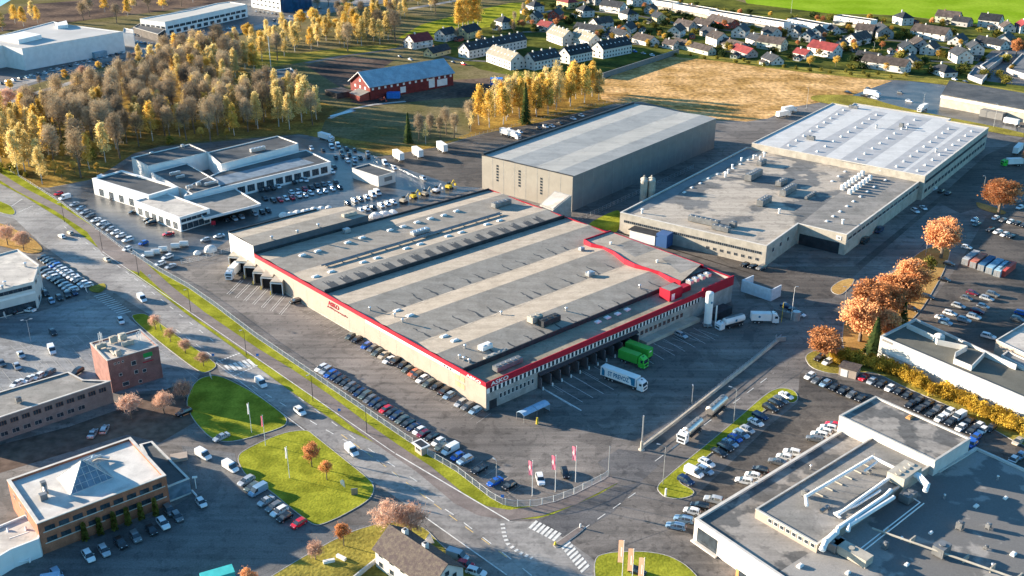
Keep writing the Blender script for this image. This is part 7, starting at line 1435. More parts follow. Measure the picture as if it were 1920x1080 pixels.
# flat white terraces below the green field
for k, (a, b, c_, h) in enumerate((((1200, 3), (1258, 12), (1263, 5), 7), ((1262, 14), (1330, 26), (1340, 16), 7), ((1325, 27), (1392, 38), (1398, 29), 7), ((1392, 38), (1468, 50), (1476, 38), 7), ((1475, 43), (1540, 55), (1555, 45), 7), ((1562, 37), (1630, 47), (1642, 38), 7))):
    p0, p1, p2 = P(a[0], a[1]+8), P(b[0], b[1]+8), P(c_[0], c_[1]+8); u = (p1-p0).normalized(); n_ = Vector((-u.y, u.x, 0)); pp = [p0, p1, p1+n_*11, p0+n_*11]
    T = thing('flat_roofed_terrace', 'white flat-roofed terrace below the green field, '+['topmost left', 'second', 'third', 'fourth', 'fifth', 'rightmost'][k]+(' from the left' if 0 < k < 5 else ''), 'terraced house', center(pp), 'flat roofed terraces'); flat(T, pp, h, M_white, M_tileD, .4, M_rimw)
    winrow(T, pp[0], pp[1], 4.9, 8, 1.0, 1.1, center(pp), 0, 1, M_glass, M_rimw, bars=0); slab(T, pp[0], pp[1], 0, 2.6, 0, M_concl, center(pp), 'porch_row', .02, .98, 2); slab(T, pp[0], pp[1], 2.6, 2.8, 0, M_felt, center(pp), 'porch_roof', 0, 1, 2.4)
# named single houses, left to right: pixel, ridge direction, size, eave, roof, wall
HS = [((785, 88), (18, -3), 15, 11, 5, 'r', 'W', 0, 'beside the farm road left of the terraces'), ((836, 75), (16, -4), 13, 9, 5, 'k', 'W', 0, 'behind the maroon-roofed villa'), ((878, 70), (18, -5), 17, 10, 5, 'k', 'Y', 0, 'above the longest terrace'), ((820, 103), (16, -4), 17, 8, 3, 'k', 'Y', 0, 'low carport in front of the maroon-roofed villa'),
 ((945, 52), (14, 4), 11, 10, 5, 'k', 'W', 1, 'at the edge of the green meadow'), ((1003, 22), (12, 3), 11, 10, 5, 'k', 'W', 1, 'topmost near the meadow'), ((1003, 42), (14, -6), 11, 9, 4.4, 'k', 'W', 0, 'below the hip-roofed one near the meadow'), ((1042, 36), (14, -8), 13, 9, 4.4, 'k', 'R', 0, 'red one among white neighbours'), ((1064, 14), (18, 4), 15, 11, 5, 'r', 'Y', 1, 'maroon hipped top left villa'),
 ((1097, 30), (14, 5), 12, 10, 5, 'k', 'W', 1, 'right of the red gabled one'), ((1150, 22), (20, 3), 20, 10, 5, 'k', 'W', 0, 'large top centre one'), ((1178, 37), (14, 4), 12, 10, 5, 'k', 'W', 1, 'square one below the large top centre one'), ((1190, 10), (12, 6), 14, 9, 5, 'k', 'W', 0, 'top row right of centre'), ((1127, 52), (20, -3), 16, 9, 4.4, 'n', 'W', 0, 'brown-roofed by the street bend'), ((1025, 55), (14, 3), 12, 8, 3, 'r', 'W', 0, 'low one below the red gabled house'),
 ((1106, 62), (20, 3), 22, 9, 3, 'k', 'W', 0, 'long low one above the beige terraces'), ((1235, 42), (14, 6), 13, 9, 4.4, 'k', 'Y', 0, 'pale yellow one right of the square white'), ((1177, 60), (12, -6), 14, 9, 3.4, 'k', 'W', 0, 'shaded one in the street curve'), ((1160, 70), (20, 6), 18, 8, 3, 'k', 'W', 0, 'low one above the dark terrace end'), ((1210, 82), (18, 5), 18, 9, 3, 'n', 'W', 0, 'long low one beside the reed field, left'),
 ((1268, 68), (14, -8), 14, 9, 5, 'n', 'W', 0, 'tall white one with a brown roof by the reed field'), ((1258, 90), (16, 3), 9, 7, 3, 'n', 'W', 0, 'small shed-like one at the reed field corner'), ((1300, 95), (20, 5), 34, 7, 3, 'n', 'T', 0, 'long grey-green row at the field edge'), ((1285, 55), (16, 3), 14, 9, 3.4, 'n', 'G', 0, 'dark low one above the tall white one'), ((1355, 48), (20, 5), 26, 9, 3.4, 'n', 'R', 0, 'long low red one in the middle'), ((1320, 52), (20, 4), 16, 9, 3, 'n', 'G', 0, 'grey bungalow left of the long red one'),
 ((1345, 84), (14, 5), 14, 10, 5.4, 'n', 'W', 0, 'white two-storey at field middle'), ((1388, 68), (14, -9), 13, 10, 4.6, 'k', 'W', 0, 'white gable right of the long red one'), ((1395, 103), (18, 6), 18, 8, 2.8, 'r', 'G', 0, 'low red roof at the field edge'), ((1375, 92), (18, 5), 20, 8, 3, 'n', 'G', 0, 'low brown roof above the red low one'), ((1447, 92), (20, 3), 17, 9, 5, 'n', 'T', 0, 'pale green one at the field edge'), ((1446, 68), (16, 4), 11, 9, 3.4, 'k', 'W', 0, 'small one above the pale green one'),
 ((1490, 68), (14, -6), 10, 8, 4, 'k', 'W', 0, 'small white one in the second street'), ((1512, 76), (14, -8), 11, 8, 4, 'k', 'W', 0, 'blue-white one beside the brown gable'), ((1530, 70), (14, -10), 13, 9, 4.6, 'n', 'W', 0, 'brown gable in the second street'), ((1545, 104), (20, 4), 19, 10, 5, 'r', 'W', 0, 'bright red-roofed one by the field'), ((1505, 108), (18, 4), 10, 7, 3, 'r', 'W', 0, 'small red-roofed annex left of the bright red roof'), ((1448, 118), (18, 7), 13, 8, 2.6, 'k', 'W', 0, 'low dark one at the field edge left'),
 ((1607, 82), (20, -5), 19, 10, 4.2, 'n', 'W', 0, 'brown-roofed with porch, centre right'), ((1653, 68), (12, 8), 18, 11, 4.4, 'k', 'G', 0, 'grey gable with skylights'), ((1622, 66), (18, 2), 12, 9, 4.6, 'n', 'G', 0, 'steep brown roof behind the brown-roofed one'), ((1692, 45), (14, 4), 12, 10, 5.4, 'k', 'W', 1, 'white hipped one by the green field'), ((1777, 42), (18, 2), 16, 10, 5, 'n', 'T', 0, 'brown-roofed by the green field, left'), ((1803, 48), (14, 2), 12, 8, 3.6, 'k', 'G', 0, 'dark lean-to at the green field'), ((1856, 50), (18, 2), 14, 11, 5.4, 'k', 'W', 0, 'tall black roof by the green field, right'),
 ((1888, 58), (12, 8), 11, 9, 3.4, 'n', 'W', 0, 'small brown gable by the green field, far right'), ((1918, 60), (12, 6), 12, 9, 5, 'r', 'W', 0, 'red-roofed at the right edge'), ((1745, 72), (20, 3), 24, 11, 4.8, 'n', 'W', 0, 'large brown roof in the right cluster'), ((1722, 92), (12, 9), 14, 10, 4, 'n', 'W', 0, 'white gable in front of the large brown roof'), ((1700, 98), (12, 9), 12, 9, 3.6, 'k', 'W', 0, 'dark low gable left of the white gable'), ((1742, 100), (14, -7), 12, 9, 4.4, 'n', 'W', 0, 'blue-shaded gable, right cluster'),
 ((1660, 130), (20, 3), 26, 9, 4.4, 'n', 'W', 0, 'long white one beside the brown bush row'), ((1704, 122), (14, -9), 10, 8, 3.4, 'k', 'W', 0, 'small gable joined to the long white one'), ((1628, 115), (20, 3), 14, 8, 3, 'k', 'W', 0, 'dark low one above the long white one'), ((1800, 115), (14, 8), 15, 10, 5, 'k', 'W', 0, 'white tall gable above the hut'), ((1826, 100), (12, 9), 12, 9, 4.4, 'k', 'W', 0, 'second white gable right of the tall one'), ((1795, 82), (14, -6), 14, 9, 3, 'k', 'W', 0, 'blue-white low gable'), ((1858, 88), (20, 4), 20, 9, 2.8, 'k', 'W', 0, 'long low dark roof at right'),
 ((1882, 86), (12, -9), 16, 11, 4.6, 'k', 'W', 0, 'large white gable beside the orange-pink tree'), ((1768, 140), (14, 5), 14, 9, 2.8, 'k', 'W', 1, 'small white hut on the wet yard bank'), ((1300, 25), (14, 4), 14, 9, 3, 'n', 'W', 0, 'low one below the flat white terraces'), ((1220, 25), (14, -5), 9, 8, 4, 'n', 'G', 0, 'grey gable near the flat terraces'), ((1115, 8), (14, 3), 12, 9, 5, 'k', 'G', 0, 'grey top row one'), ((1140, -2), (14, 3), 12, 9, 4, 'r', 'R', 0, 'red top edge one'), ((60, 218), (10, -8), 10, 8, 4.5, 'n', 'W', 0, 'white gabled hut among reddish trees at the left edge'),
 ((1560, 62), (14, 4), 10, 7, 3, 'k', 'W', 0, 'small one between the streets'), ((1575, 92), (12, -6), 10, 8, 3.4, 'n', 'G', 0, 'grey small one behind the bright red roof'), ((1416, 82), (14, 5), 12, 8, 3.4, 'k', 'W', 0, 'dark gable left of the pale green one'), ((1330, 68), (14, 4), 12, 8, 3.4, 'k', 'G', 0, 'dark one above the white two-storey')]
for i, (px, ax, L, Wd, he, rf, wl, hp_, lb) in enumerate(HS):
    house(px, ax, L, Wd, he, rf, wl, (WN[wl]+' house with '+RN[rf]+' roof, '+lb), 'houses of the far suburb', hip=bool(hp_), balc=(i % 5 == 0), nwin=3 if L < 18 else 4)
garden([(960, 60), (975, 20), (1060, 0), (1250, 5), (1400, 20), (1560, 35), (1700, 40), (1900, 65), (1910, 160), (1700, 135), (1640, 142), (1440, 120), (1330, 104), (1200, 90), (1050, 70)], 17, 31)
orr = random.Random(77)
for i, (px, ax, L, Wd, he, rf, wl, hp_, lb) in enumerate(HS[:-1]):
    if i % 4 == 3: continue
    g = P(*px); b = P(px[0]+ax[0], px[1]+ax[1]); d = (b-g).normalized(); n_ = Vector((-d.y, d.x, 0)); q = g+n_*orr.choice((-1, 1))*(Wd*.55+orr.uniform(5, 9))+d*orr.uniform(-6, 8); qx = PX(q)
    house(qx, ax if i % 2 else (ax[1]*1.5+8, -ax[0]*.4), orr.uniform(5, 8), orr.uniform(3.5, 5), 2.4, orr.choice('kknn'), orr.choice('WWGRT'), 'low outbuilding beside the house '+' '.join(lb.split()[:9]), 'outbuildings of the far suburb', 'garage', .45, chim=0, nwin=1, cat='garage')
# house at the bottom edge
gA, gB = P(703, 1040, 5.2), P(745, 998, 7.6)
T = house((786, 1080), (17, 12), 18.5, 9.4, 5.0, 'n', 'W', 'white house with mottled brown roof and two chimneys at bottom edge', None, 'house', .75, chim=0, nwin=5)
for ch in T.children:
    if ch.name.startswith('roof'): ch.data.materials[0] = M_tileM; rfb = ch
hr = 5.0+4.7*.75
for x in (-5.2, 1.6):
    mb = MB(); hxl(mb, x-.55, x+.55, .2, 1.3, hr-1.2, hr+.9); mb.build('chimney', M_whitew, rfb); mb = MB(); hxl(mb, x-.3, x+.3, .4, 1.1, hr+.9, hr+.95); mb.build('flue', M_dark, rfb)
mb = MB(); w0 = [P(*p) for p in ((672, 1080), (705, 1052), (715, 1058), (690, 1085))]; 
a, b = P(660, 1092), P(712, 1050); d = (b-a).normalized(); n_ = Vector((-d.y, d.x, 0))*.15
mb.hexa([a-n_, b-n_, b+n_, a+n_]+[p+Vector((0, 0, 1.3)) for p in (a-n_, b-n_, b+n_, a+n_)]); solo('garden_wall', mb, M_whitew, 'low white wall joined to the house at the bottom edge', 'wall')
mb = MB(); g = P(802, 1018); mb.face([(g.x-1.3, g.y-.6, .1), (g.x+1.6, g.y-.2, .1), (g.x+.5, g.y+.3, 2.6)]); mb.face([(g.x+1.6, g.y-.2, .1), (g.x+1.0, g.y+1.5, .1), (g.x+.5, g.y+.3, 2.6)]); mb.face([(g.x-1.3, g.y-.6, .1), (g.x+.5, g.y+.3, 2.6), (g.x+1.0, g.y+1.5, .1)]); solo('white_tent', mb, M_wcloth, 'small pale triangular tent on the grass behind the bottom house', 'tent')
# ================================================================ fences, rails, poles, flags, signs
def fence(px, name, label, h=1.9, m=None, step=3.0, rails=(0.12, 1.85), bars=0.3, cat='fence', group=None, postr=.085, barr=.03):
    pw = [P(*p) for p in px]; c = pw[len(pw)//2]; T = thing(name, label, cat, tuple(c), group); m = m or M_galv
    L = [0]
    for a, b in zip(pw[:-1], pw[1:]): L.append(L[-1]+(b-a).length)
    def at(s):
        i = 0
        while i < len(pw)-2 and s > L[i+1]: i += 1
        return pw[i].lerp(pw[i+1], (s-L[i])/(L[i+1]-L[i]))
    n = int(L[-1]/step); n_ = min(n, 99); 
    pm = MB()
    for i in range(n+1):
        q = at(L[-1]*i/n); 
        if n <= 99: mb = MB(); mb.tube(q, q+Vector((0, 0, h+.1)), postr, None, 6); mb.build('post', m, T)
        else: pm.tube(q, q+Vector((0, 0, h+.1)), postr, None, 6)
    if pm.f: tag(pm.build('post', m, T), kind='stuff')
    mb = MB()
    for z in rails:
        for a, b in zip(pw[:-1], pw[1:]): mb.tube(a+Vector((0, 0, z)), b+Vector((0, 0, z)), .035, None, 4)
    k = int(L[-1]/bars)
    for i in range(k): q = at(L[-1]*(i+.5)/k); mb.face([q+Vector((-barr, 0, rails[0])), q+Vector((barr, 0, rails[0])), q+Vector((barr, 0, rails[-1])), q+Vector((-barr, 0, rails[-1]))])
    mb.build('mesh_panel', m, T); return T
M_fence = mat('white_fence_paint', (0.62, 0.62, 0.60), .5, .05, 1)
fence(FE[5:12]+[(757, 822), (774, 833)], 'mesh_fence', 'long white mesh fence between the green verge and the warehouse yard', m=M_fence, step=3.2)
fence([(802, 853), (855, 884), (920, 934), (942, 946), (963, 950), (1005, 949), (1040, 941), (1077, 927), (1132, 899), (1140, 893)], 'mesh_fence', 'white mesh fence curving round the flagpole corner to the gate', m=M_fence)
fence(FE[:5]+[(250, 477)], 'mesh_fence', 'low pale fence along the verge beside the cars for sale', h=1.0, rails=(.1, .9), m=M_fence, bars=1.2)
fence([(340, 495), (375, 488), (410, 477), (445, 468)], 'lattice_fence', 'white lattice fence between the dealer yard and the loading docks', h=1.6, rails=(.1, .8, 1.5), m=M_white, step=3, bars=.6)
fence([(1050, 412), (1080, 418), (1155, 383), (1200, 362), (1300, 316)], 'mesh_fence', 'grey mesh fence in the shade below the tall hall', rails=(.1, 1.0, 1.9), bars=.8)
fence([(700, 296), (800, 345), (850, 352)], 'cable_fence', 'thin fence from the trailers down to the yellow digger', h=1.2, rails=(.6, 1.1), bars=1.5)
fence([(860, 262), (930, 245), (1010, 225), (1100, 200), (1180, 186)], 'wood_fence', 'grey fence between the birch row and the hall lot', h=1.3, rails=(.4, 1.0), bars=2, m=M_conc)
# concrete rail along the access road
rp = [(1203, 840), (1260, 797), (1330, 742), (1400, 687), (1464, 635)]
T = thing('guard_rail', 'pale concrete guard rail between shaded yard and access road', 'guard rail', tuple(P(1330, 742)))
mb = MB(); pw = [P(*p) for p in rp]
for a, b in zip(pw[:-1], pw[1:]):
    d = (b-a).normalized(); n_ = Vector((-d.y, d.x, 0)); mb.hexa([a-n_*.5, b-n_*.5, b+n_*.5, a+n_*.5]+[a-n_*.28+Vector((0, 0, .7)), b-n_*.28+Vector((0, 0, .7)), b+n_*.28+Vector((0, 0, .7)), a+n_*.28+Vector((0, 0, .7))])
mb.build('concrete_base', M_concl, T); mb = MB()
for z in (1.1, 1.5): mb.pipe([p+Vector((0, 0, z)) for p in pw], .05, 5)
for i in range(45): q = pw[0].lerp(pw[-1], i/44); mb.tube(q+Vector((0, 0, .6)), q+Vector((0, 0, 1.5)), .04, None, 4)
mb.build('hand_rail', M_galv, T)
mb = MB(); g = P(1464, 640); mb.box(g, (3.4, .15, 1.6), (1, .2)); mb.box(g+Vector((-1.6, .2, 0)), (.3, .3, 2.2)); solo('rail_end_gate', mb, M_galv, 'grey panel gate at the far end of the concrete guard rail', 'gate')
# gate posts
def post(px, h, r, m, name, label, cat, group=None, extra=None):
    g = P(*px); T = thing(name, label, cat, tuple(g), group); mb = MB(); mb.tube(g, g+Vector((0, 0, h)), r, r*.85, 8); mb.build('pole', m, T)
    if extra: extra(T, g)
    return T
def foot(T, g): mb = MB(); mb.tube(g, g+Vector((0, 0, 2.6)), .42, .42, 10); mb.dome(g, .9, .35); mb.build('concrete_foot', M_concl, T)
post((1203, 843), 10.5, .2, M_galv, 'gate_mast', 'tall grey mast with thick white foot at the end of the guard rail', 'mast', extra=foot)
post((1141, 893), 9.0, .16, M_galv, 'gate_mast', 'slim grey mast where the curved fence ends', 'mast')
def lampx(px, h, label, ad, arm=1.6, m=None, double=False, group='street lamps'): return lamp(px, h, m or M_galv, label, arm, ad, group, double)
lampx((1243, 908), 11, 'grey lamp post on the strip near the junction', (-1, .5)); lampx((1375, 795), 11, 'grey lamp post beside the silver tankers', (-1, .6)); lampx((1297, 757), 5.5, 'short lamp post standing in the shaded yard', (0, 1), .3); lampx((931, 902), 6, 'yard lamp between the blue parked cars by the fence', (-1, 1), .6)
for k, (x, y, lb) in enumerate(((121, 416, 'beside the far display row'), (192, 468, 'at the top of the dealer verge'), (260, 516, 'where the dealer fence meets the warehouse fence'), (358, 586, 'above the road island'), (462, 665, 'beside the crosswalk'), (587, 752, 'opposite the upper lawn'), (688, 812, 'opposite the big lawn'))):
    lamp((x, y), 8.5, M_dark, 'dark lamp post on the verge, '+lb, .7, (-1, -.8))
lamp((58, 640), 7.5, M_galv, 'double-armed white lamp in the bayed car park', 1.0, (1, .4), 'car park lamps', True); lamp((1483, 600), 12, M_white, 'tall pale mast beside the shaded cars', .4, (1, 0), 'yard masts'); lamp((1465, 604), 7, M_yel, 'short yellow pole beside the tall pale mast', .2, (1, 0), 'yard masts')
for x, y, h, lb in ((1512, 203, 12, 'behind the white-roofed hall corner'), (1729, 210, 11, 'in the wet yard'), (1863, 238, 13, 'beside the white trailer at upper right'), (1735, 480, 11, 'left of the tall orange tree'), (1840, 375, 11, 'left of the large orange tree'), (1579, 600, 12, 'beside the orange park strip'), (1483, 25, 16, 'above the flat white terraces'), (1335, 105, 16, 'among the houses at the reed field'), (1637, 102, 9, 'beside the brown-roofed house')):
    lamp((x, y), h, M_galv, 'grey lamp post '+lb, .5, (-1, 0), 'lamp posts of the right side')
# flags
def flagpole(px, h, label, m, w, fl, off=.3, group=None, dirv=(-.75, .6), name='flagpole', wave=True):
    g = P(*px); T = thing(name, label, 'flagpole', tuple(g), group); mb = MB(); mb.tube(g, g+Vector((0, 0, h)), .09, .05, 8); mb.dome(g+Vector((0, 0, h)), .12, 1, 8, 3); mb.build('pole', M_white, T)
    d = Vector((dirv[0], dirv[1], 0)).normalized(); n_ = Vector((-d.y, d.x, 0)); mb = MB(); N = 8
    for i in range(N):
        for j in range(6):
            def f(u, v): sag = u*u*.35*fl*.25; return g+d*(.07+w*u*(1-.25*v if wave else 1))+n_*(.12*math.sin(u*5+v*2) if wave else 0)+Vector((0, 0, h-off-fl*v-sag+.0))
            mb.face([f(i/N, j/6), f((i+1)/N, j/6), f((i+1)/N, (j+1)/6), f(i/N, (j+1)/6)])
    fo = mb.build('flag', m, T); return T, fo, g, d
for k, (x, y, h) in enumerate(((998, 930, 12), (1041, 922, 12.4), (1079, 904, 12.4))):
    T, fo, g, d = flagpole((x, y), h*.86, 'white pole with drooping red flag by the curved fence, '+['left', 'middle', 'right'][k]+' of three', M_pink, 1.4, 4.0, group='red flags at the corner')
    mb = MB(); n_ = Vector((-d.y, d.x, 0))
    for s in (-1, 1): c = g+d*.75+Vector((0, 0, h*.86-2.2))+n_*.22*s; mb.face([c+Vector((0, 0, .9)), c+d*.35+Vector((0, 0, 0)), c-Vector((0, 0, .9)), c-d*.35]) 
    mb.build('white_mark', M_wcloth, T)
for k, (x, y) in enumerate(((1165, 1110), (1183, 1125), (1203, 1135))):
    T, fo, g, d = flagpole((x, y), (13.6, 13.4, 12.4)[k], 'tall orange banner flag on a white pole over the corner lawn, '+['left', 'middle', 'right'][k]+' of three', M_orange, 1.3, 5.8, group='orange banners at the corner', wave=False, dirv=(-.75, .66), off=.1)
    n_ = Vector((-d.y, d.x, 0)); mb = MB()
    for s in (-1, 1): c = g+d*.5+Vector((0, 0, (13.6, 13.4, 12.4)[k]-3.2))+n_*.03*s; mb.face([c+d*.16+Vector((0, 0, 1.2)), c+d*.16-Vector((0, 0, 1.2)), c-d*.16-Vector((0, 0, 1.2)), c-d*.16+Vector((0, 0, 1.2))])
    mb.build('white_mark', M_wcloth, T)
for x, y, lb, m in ((472, 812, 'white pole with pale pink flag on the upper lawn, left of three', M_wcloth), (498, 836, 'white pole with flag, red at its top, between the lawns', M_pink), (543, 897, 'tall white pole with pale flag in the middle of the big lawn', M_wcloth)):
    flagpole((x, y), 9.4, lb, m, .9, 3.2, group='flags on the lawns')
post((107, 132) if False else (508, 128), 22, .25, M_white, 'flagpole', 'white flagpole beside the grey villa', 'flagpole')
# signs
def sign(px, h, w, hh, m, label, ax=(1, 0), name='sign', group=None, cat='sign'):
    g = P(*px); T = thing(name, label, cat, tuple(g), group); mb = MB(); mb.tube(g, g+Vector((0, 0, h)), .05, None, 6); mb.build('pole', M_galv, T); mb = MB(); mb.box(g+Vector((0, -.08, h-hh)), (w, .06, hh), ax); mb.build('sign_plate', m, T); return T
for x, y, lb in ((484, 677, 'blue road sign on the verge above the crosswalk'), (401, 677, 'blue crosswalk sign on the road island tip'), (637, 781, 'small round white and blue sign on the verge'), (942, 944, 'small blue sign at the corner of the curved fence'), (282, 527, 'small pale sign on the verge below the dealer yard')): sign((x, y), 2.6, .8, .8, M_blue if 'blue' in lb else M_white, lb)
def beach(px, h, w, m, label):
    g = P(*px); T = thing('feather_banner', label, 'banner', tuple(g), 'feather banners'); mb = MB(); mb.tube(g, g+Vector((-.3, 0, h)), .03, None, 5); mb.build('pole', M_dark, T); mb = MB(); mb.face([g+Vector((0, .02, .3)), g+Vector((-w*.9, .02, h*.55)), g+Vector((-w, .02, h*.85)), g+Vector((-w*.6, .02, h)), g+Vector((-.2, .02, h*.95))]); mb.face([g+Vector((0, .05, .3)), g+Vector((-.2, .05, h*.95)), g+Vector((-w*.6, .05, h)), g+Vector((-w, .05, h*.85)), g+Vector((-w*.9, .05, h*.55))]); mb.build('banner_cloth', m, T)
beach((648, 917), 2.8, 1.3, M_cover, 'pale yellow teardrop banner on the big lawn'); beach((305, 625), 3.2, .7, mat('lime_cloth', (.5, .62, .2), .8), 'lime green banner on the road island'); beach((398, 714), 3.0, .6, M_wcloth, 'white banner at the tip of the upper lawn'); beach((13, 600), 3.2, .8, M_wcloth, 'white banner in front of the showroom'); beach((165, 552), 2.8, .6, M_wcloth, 'white banner at the corner of the left compound'); beach((108, 640), .2, .1, M_white, 'tiny banner stub') if False else None
mb = MB(); g = P(665, 928); mb.box(g, (1.6, .3, 1.9), (1, .2)); solo('info_board', mb, M_mid, 'grey block-shaped board on the big lawn near the road', 'sign')
mb = MB(); g = P(1151, 931-3); mb.tube(P(1248, 930), P(1248, 930)+Vector((0, 0, 2.2)), .25, None, 8); solo('round_post', mb, M_white, 'short white pillar on the near tip of the grass strip', 'post')
mb = MB(); mb.tube(P(1088, 990), P(1088, 990)+Vector((0, 0, 1.2)), .2, None, 8); solo('bollard', mb, M_white, 'white bollard on the traffic island', 'bollard')
isl = [(1037, 1023), (1050, 1014), (1090, 986), (1097, 990), (1075, 1008), (1045, 1028)]
lawn(isl, M_path)
mb = MB(); mb.tube(P(1041, 1022), P(1041, 1022)+Vector((0, 0, .9)), .35, .2, 8); solo('bollard', mb, M_yel, 'yellow bollard at the crosswalk end of the traffic island', 'bollard')
# guard booth
g = P(790, 848); T = thing('guard_booth', 'small white guard booth with dark roof in the mesh fence', 'booth', tuple(g)); d = (P(802, 853)-P(777, 835)).normalized()
mb = MB(); mb.box(g, (3.0, 2.0, 2.4), d); mb.build('wall', M_cream, T); mb = MB(); mb.box(g+Vector((0, 0, 2.4)), (4.2, 3.0, .3), d); mb.build('roof_frame', M_white, T); mb = MB(); mb.box(g+Vector((0, 0, 2.704)), (3.2, 2.1, .05), d); mb.build('roof', M_dark, T); n_ = Vector((d.y, -d.x, 0))
window(T, g+n_*1.02+Vector((0, 0, 1.4)), n_, 1.8, .9)
# bike shelter
g = P(1000, 778); T = thing('bicycle_shelter', 'pale blue translucent bicycle shelter before the warehouse front', 'shelter', tuple(g)); d = u2; n_ = Vector((-d.y, d.x, 0))
for s in (-1, 1):
    mb = MB(); c = g+d*(s*2.55)+Vector((0, 0, 2.2)); pr = [(-1.6, .0), (-.6, .45), (.6, .45), (1.6, -.1)]
    for (y0, z0), (y1, z1) in zip(pr[:-1], pr[1:]): mb.hexa([c-d*2.45+n_*y0+Vector((0, 0, z0)), c+d*2.45+n_*y0+Vector((0, 0, z0)), c+d*2.45+n_*y1+Vector((0, 0, z1)), c-d*2.45+n_*y1+Vector((0, 0, z1))]+[c-d*2.45+n_*y0+Vector((0, 0, z0+.08)), c+d*2.45+n_*y0+Vector((0, 0, z0+.08)), c+d*2.45+n_*y1+Vector((0, 0, z1+.08)), c-d*2.45+n_*y1+Vector((0, 0, z1+.08))])
    mb.build('roof_panel', M_plastic, T)
mb = MB()
for a in (-5, 0, 5):
    for b in (-1.5, 1.5): q = g+d*a+n_*b; mb.tube(q, q+Vector((0, 0, 2.2)), .06, None, 5)
mb.build('frame', M_galv, T); mb = MB(); mb.box(g+d*5.1, (.1, 2.8, 2.1), d); mb.build('end_panel', M_plastic, T)
mb = MB(); g = P(1007, 795); mb.tube(g, g+Vector((0, 0, 2.0)), .35, .25, 8); solo('yellow_post', mb, M_yel, 'yellow post in the shade before the bicycle shelter', 'post')
# silo and its pipe, compressor cage
g = P(1326, 612); T = thing('gas_silo', 'tall white gas silo before the grey front wall', 'silo', tuple(g)); mb = MB(); mb.tube(g+Vector((0, 0, 1.4)), g+Vector((0, 0, 12.2)), 1.3, None, 20); mb.dome(g+Vector((0, 0, 12.2)), 1.3, .35, 20, 4); mb.build('tank', M_white, T)
mb = MB()
for a in range(4): q = Vector((math.cos(a*1.57)*1.1, math.sin(a*1.57)*1.1, 0)); mb.tube(g+q, g+q+Vector((0, 0, 1.8)), .16, None, 6)
mb.box(g+Vector((0, 0, .6)), (2.8, 2.8, .25)); mb.build('tank_legs', M_galv, T); mb = MB(); c = g+Vector((.5, -1.2, 9.2)); mb.tube(c, c+Vector((.1, -.15, 0)), .42, None, 12); mb.build('teal_emblem', M_teal, T)
mb = MB(); g = P(1341, 610); mb.tube(g, g+Vector((0, 0, 7.2)), .28, None, 8); solo('vent_pipe', mb, M_white, 'thin white standpipe right of the tall gas silo', 'pipe')
mb = MB(); g = P(1348, 592); mb.box(g, (9, 4, 2.6), u2); solo('fenced_plant', mb, M_dark, 'dark roofed plant enclosure behind the gas tank lorry', 'plant')
# open white enclosure
T = thing('wall_enclosure', 'open-topped white walled enclosure right of the red-banded warehouse', 'enclosure', tuple(P(1428, 550))); 
pp = [P(x, y, 4.4) for x, y in ((1413, 516), (1392, 525), (1447, 543), (1465, 534))]
for a, b in zip(pp[:-1], pp[1:]):
    d = (b-a).normalized(); n_ = Vector((-d.y, d.x, 0))*.2; mb = MB(); mb.hexa([(p.x, p.y, 0) for p in (a-n_, b-n_, b+n_, a+n_)]+[(p.x, p.y, 4.4) for p in (a-n_, b-n_, b+n_, a+n_)]); mb.build('wall_panel', mat('blue_white_panel', (.58, .62, .66), .6, .08, .8), T)
mb = MB(); a, b = P(1450, 588), P(1490, 600); d = (b-a).normalized(); n_ = Vector((-d.y, d.x, 0))*.1; mb.hexa([a-n_, b-n_, b+n_, a+n_]+[p+Vector((0, 0, 2)) for p in (a-n_, b-n_, b+n_, a+n_)]); solo('metal_fence_panel', mb, M_mid, 'grey solid fence panel below the tall mast', 'fence')
mb = MB(); g = P(1492, 600); mb.tube(g, g+Vector((0, 0, 3.2)), 1.3, None, 12); solo('wire_cage', mb, M_galv, 'round grey cage at the foot of the tall mast', 'cage')
# small shed
g = P(1592, 702); T = thing('garden_shed', 'small cream shed with speckled roof between two car rows', 'shed', tuple(g)); d = (P(1608, 709)-P(1575, 700)).normalized(); n_ = Vector((d.y, -d.x, 0))
mb = MB(); mb.box(g, (5.2, 4.4, 2.8), d); mb.build('wall', M_cream, T); mb = MB(); mb.box(g+Vector((0, 0, 2.8)), (5.8, 5.0, .25), d); mb.build('roof', M_tileM, T); mb = MB(); mb.box(g+n_*2.24-d*1.0, (2.0, .06, 2.3), d); mb.build('door', M_white, T)
# containers
cc_ = [('grey', (.32, .34, .36)), ('rust red', (.42, .14, .09)), ('dark blue', (.03, .10, .20)), ('pale blue', (.20, .34, .45)), ('light blue', (.26, .40, .50))]
c0, c1 = P(1808, 497), P(1868, 519); ux = (P(1840, 470)-P(1803, 490)).normalized(); ux = (P(1890, 478, 2.6)-P(1866, 497, 2.6)); ux.z = 0; ux.normalize()
for i, (nm, col) in enumerate(cc_):
    q = c0.lerp(c1, i/4)+ux*6; T = thing('shipping_container', nm+' shipping container, '+ORD[i]+' from the left in the row of six', 'container', (q.x, q.y, 0), 'row of shipping containers'); mb = MB(); mb.box((q.x, q.y, 0), (12.0, 2.44, 2.6), ux); mb.build('body', mat('container_'+nm.replace(' ', '_'), col, .5, .2, .5), T)
    uy = Vector((-ux.y, ux.x, 0)); mb = MB()
    for s in (-1, 1): mb.box(q-ux*6.03+uy*s*.6, (.06, 1.1, 2.4), ux); 
    mb.build('door', M_galv, T); mb = MB(); 
    for k in range(9): mb.box(q-ux*5.3+ux*k*1.32+Vector((0, 0, 2.6)), (.25, 2.3, .04), ux)
    mb.build('roof_rib', mat('container_'+nm.replace(' ', '_'), col), T)
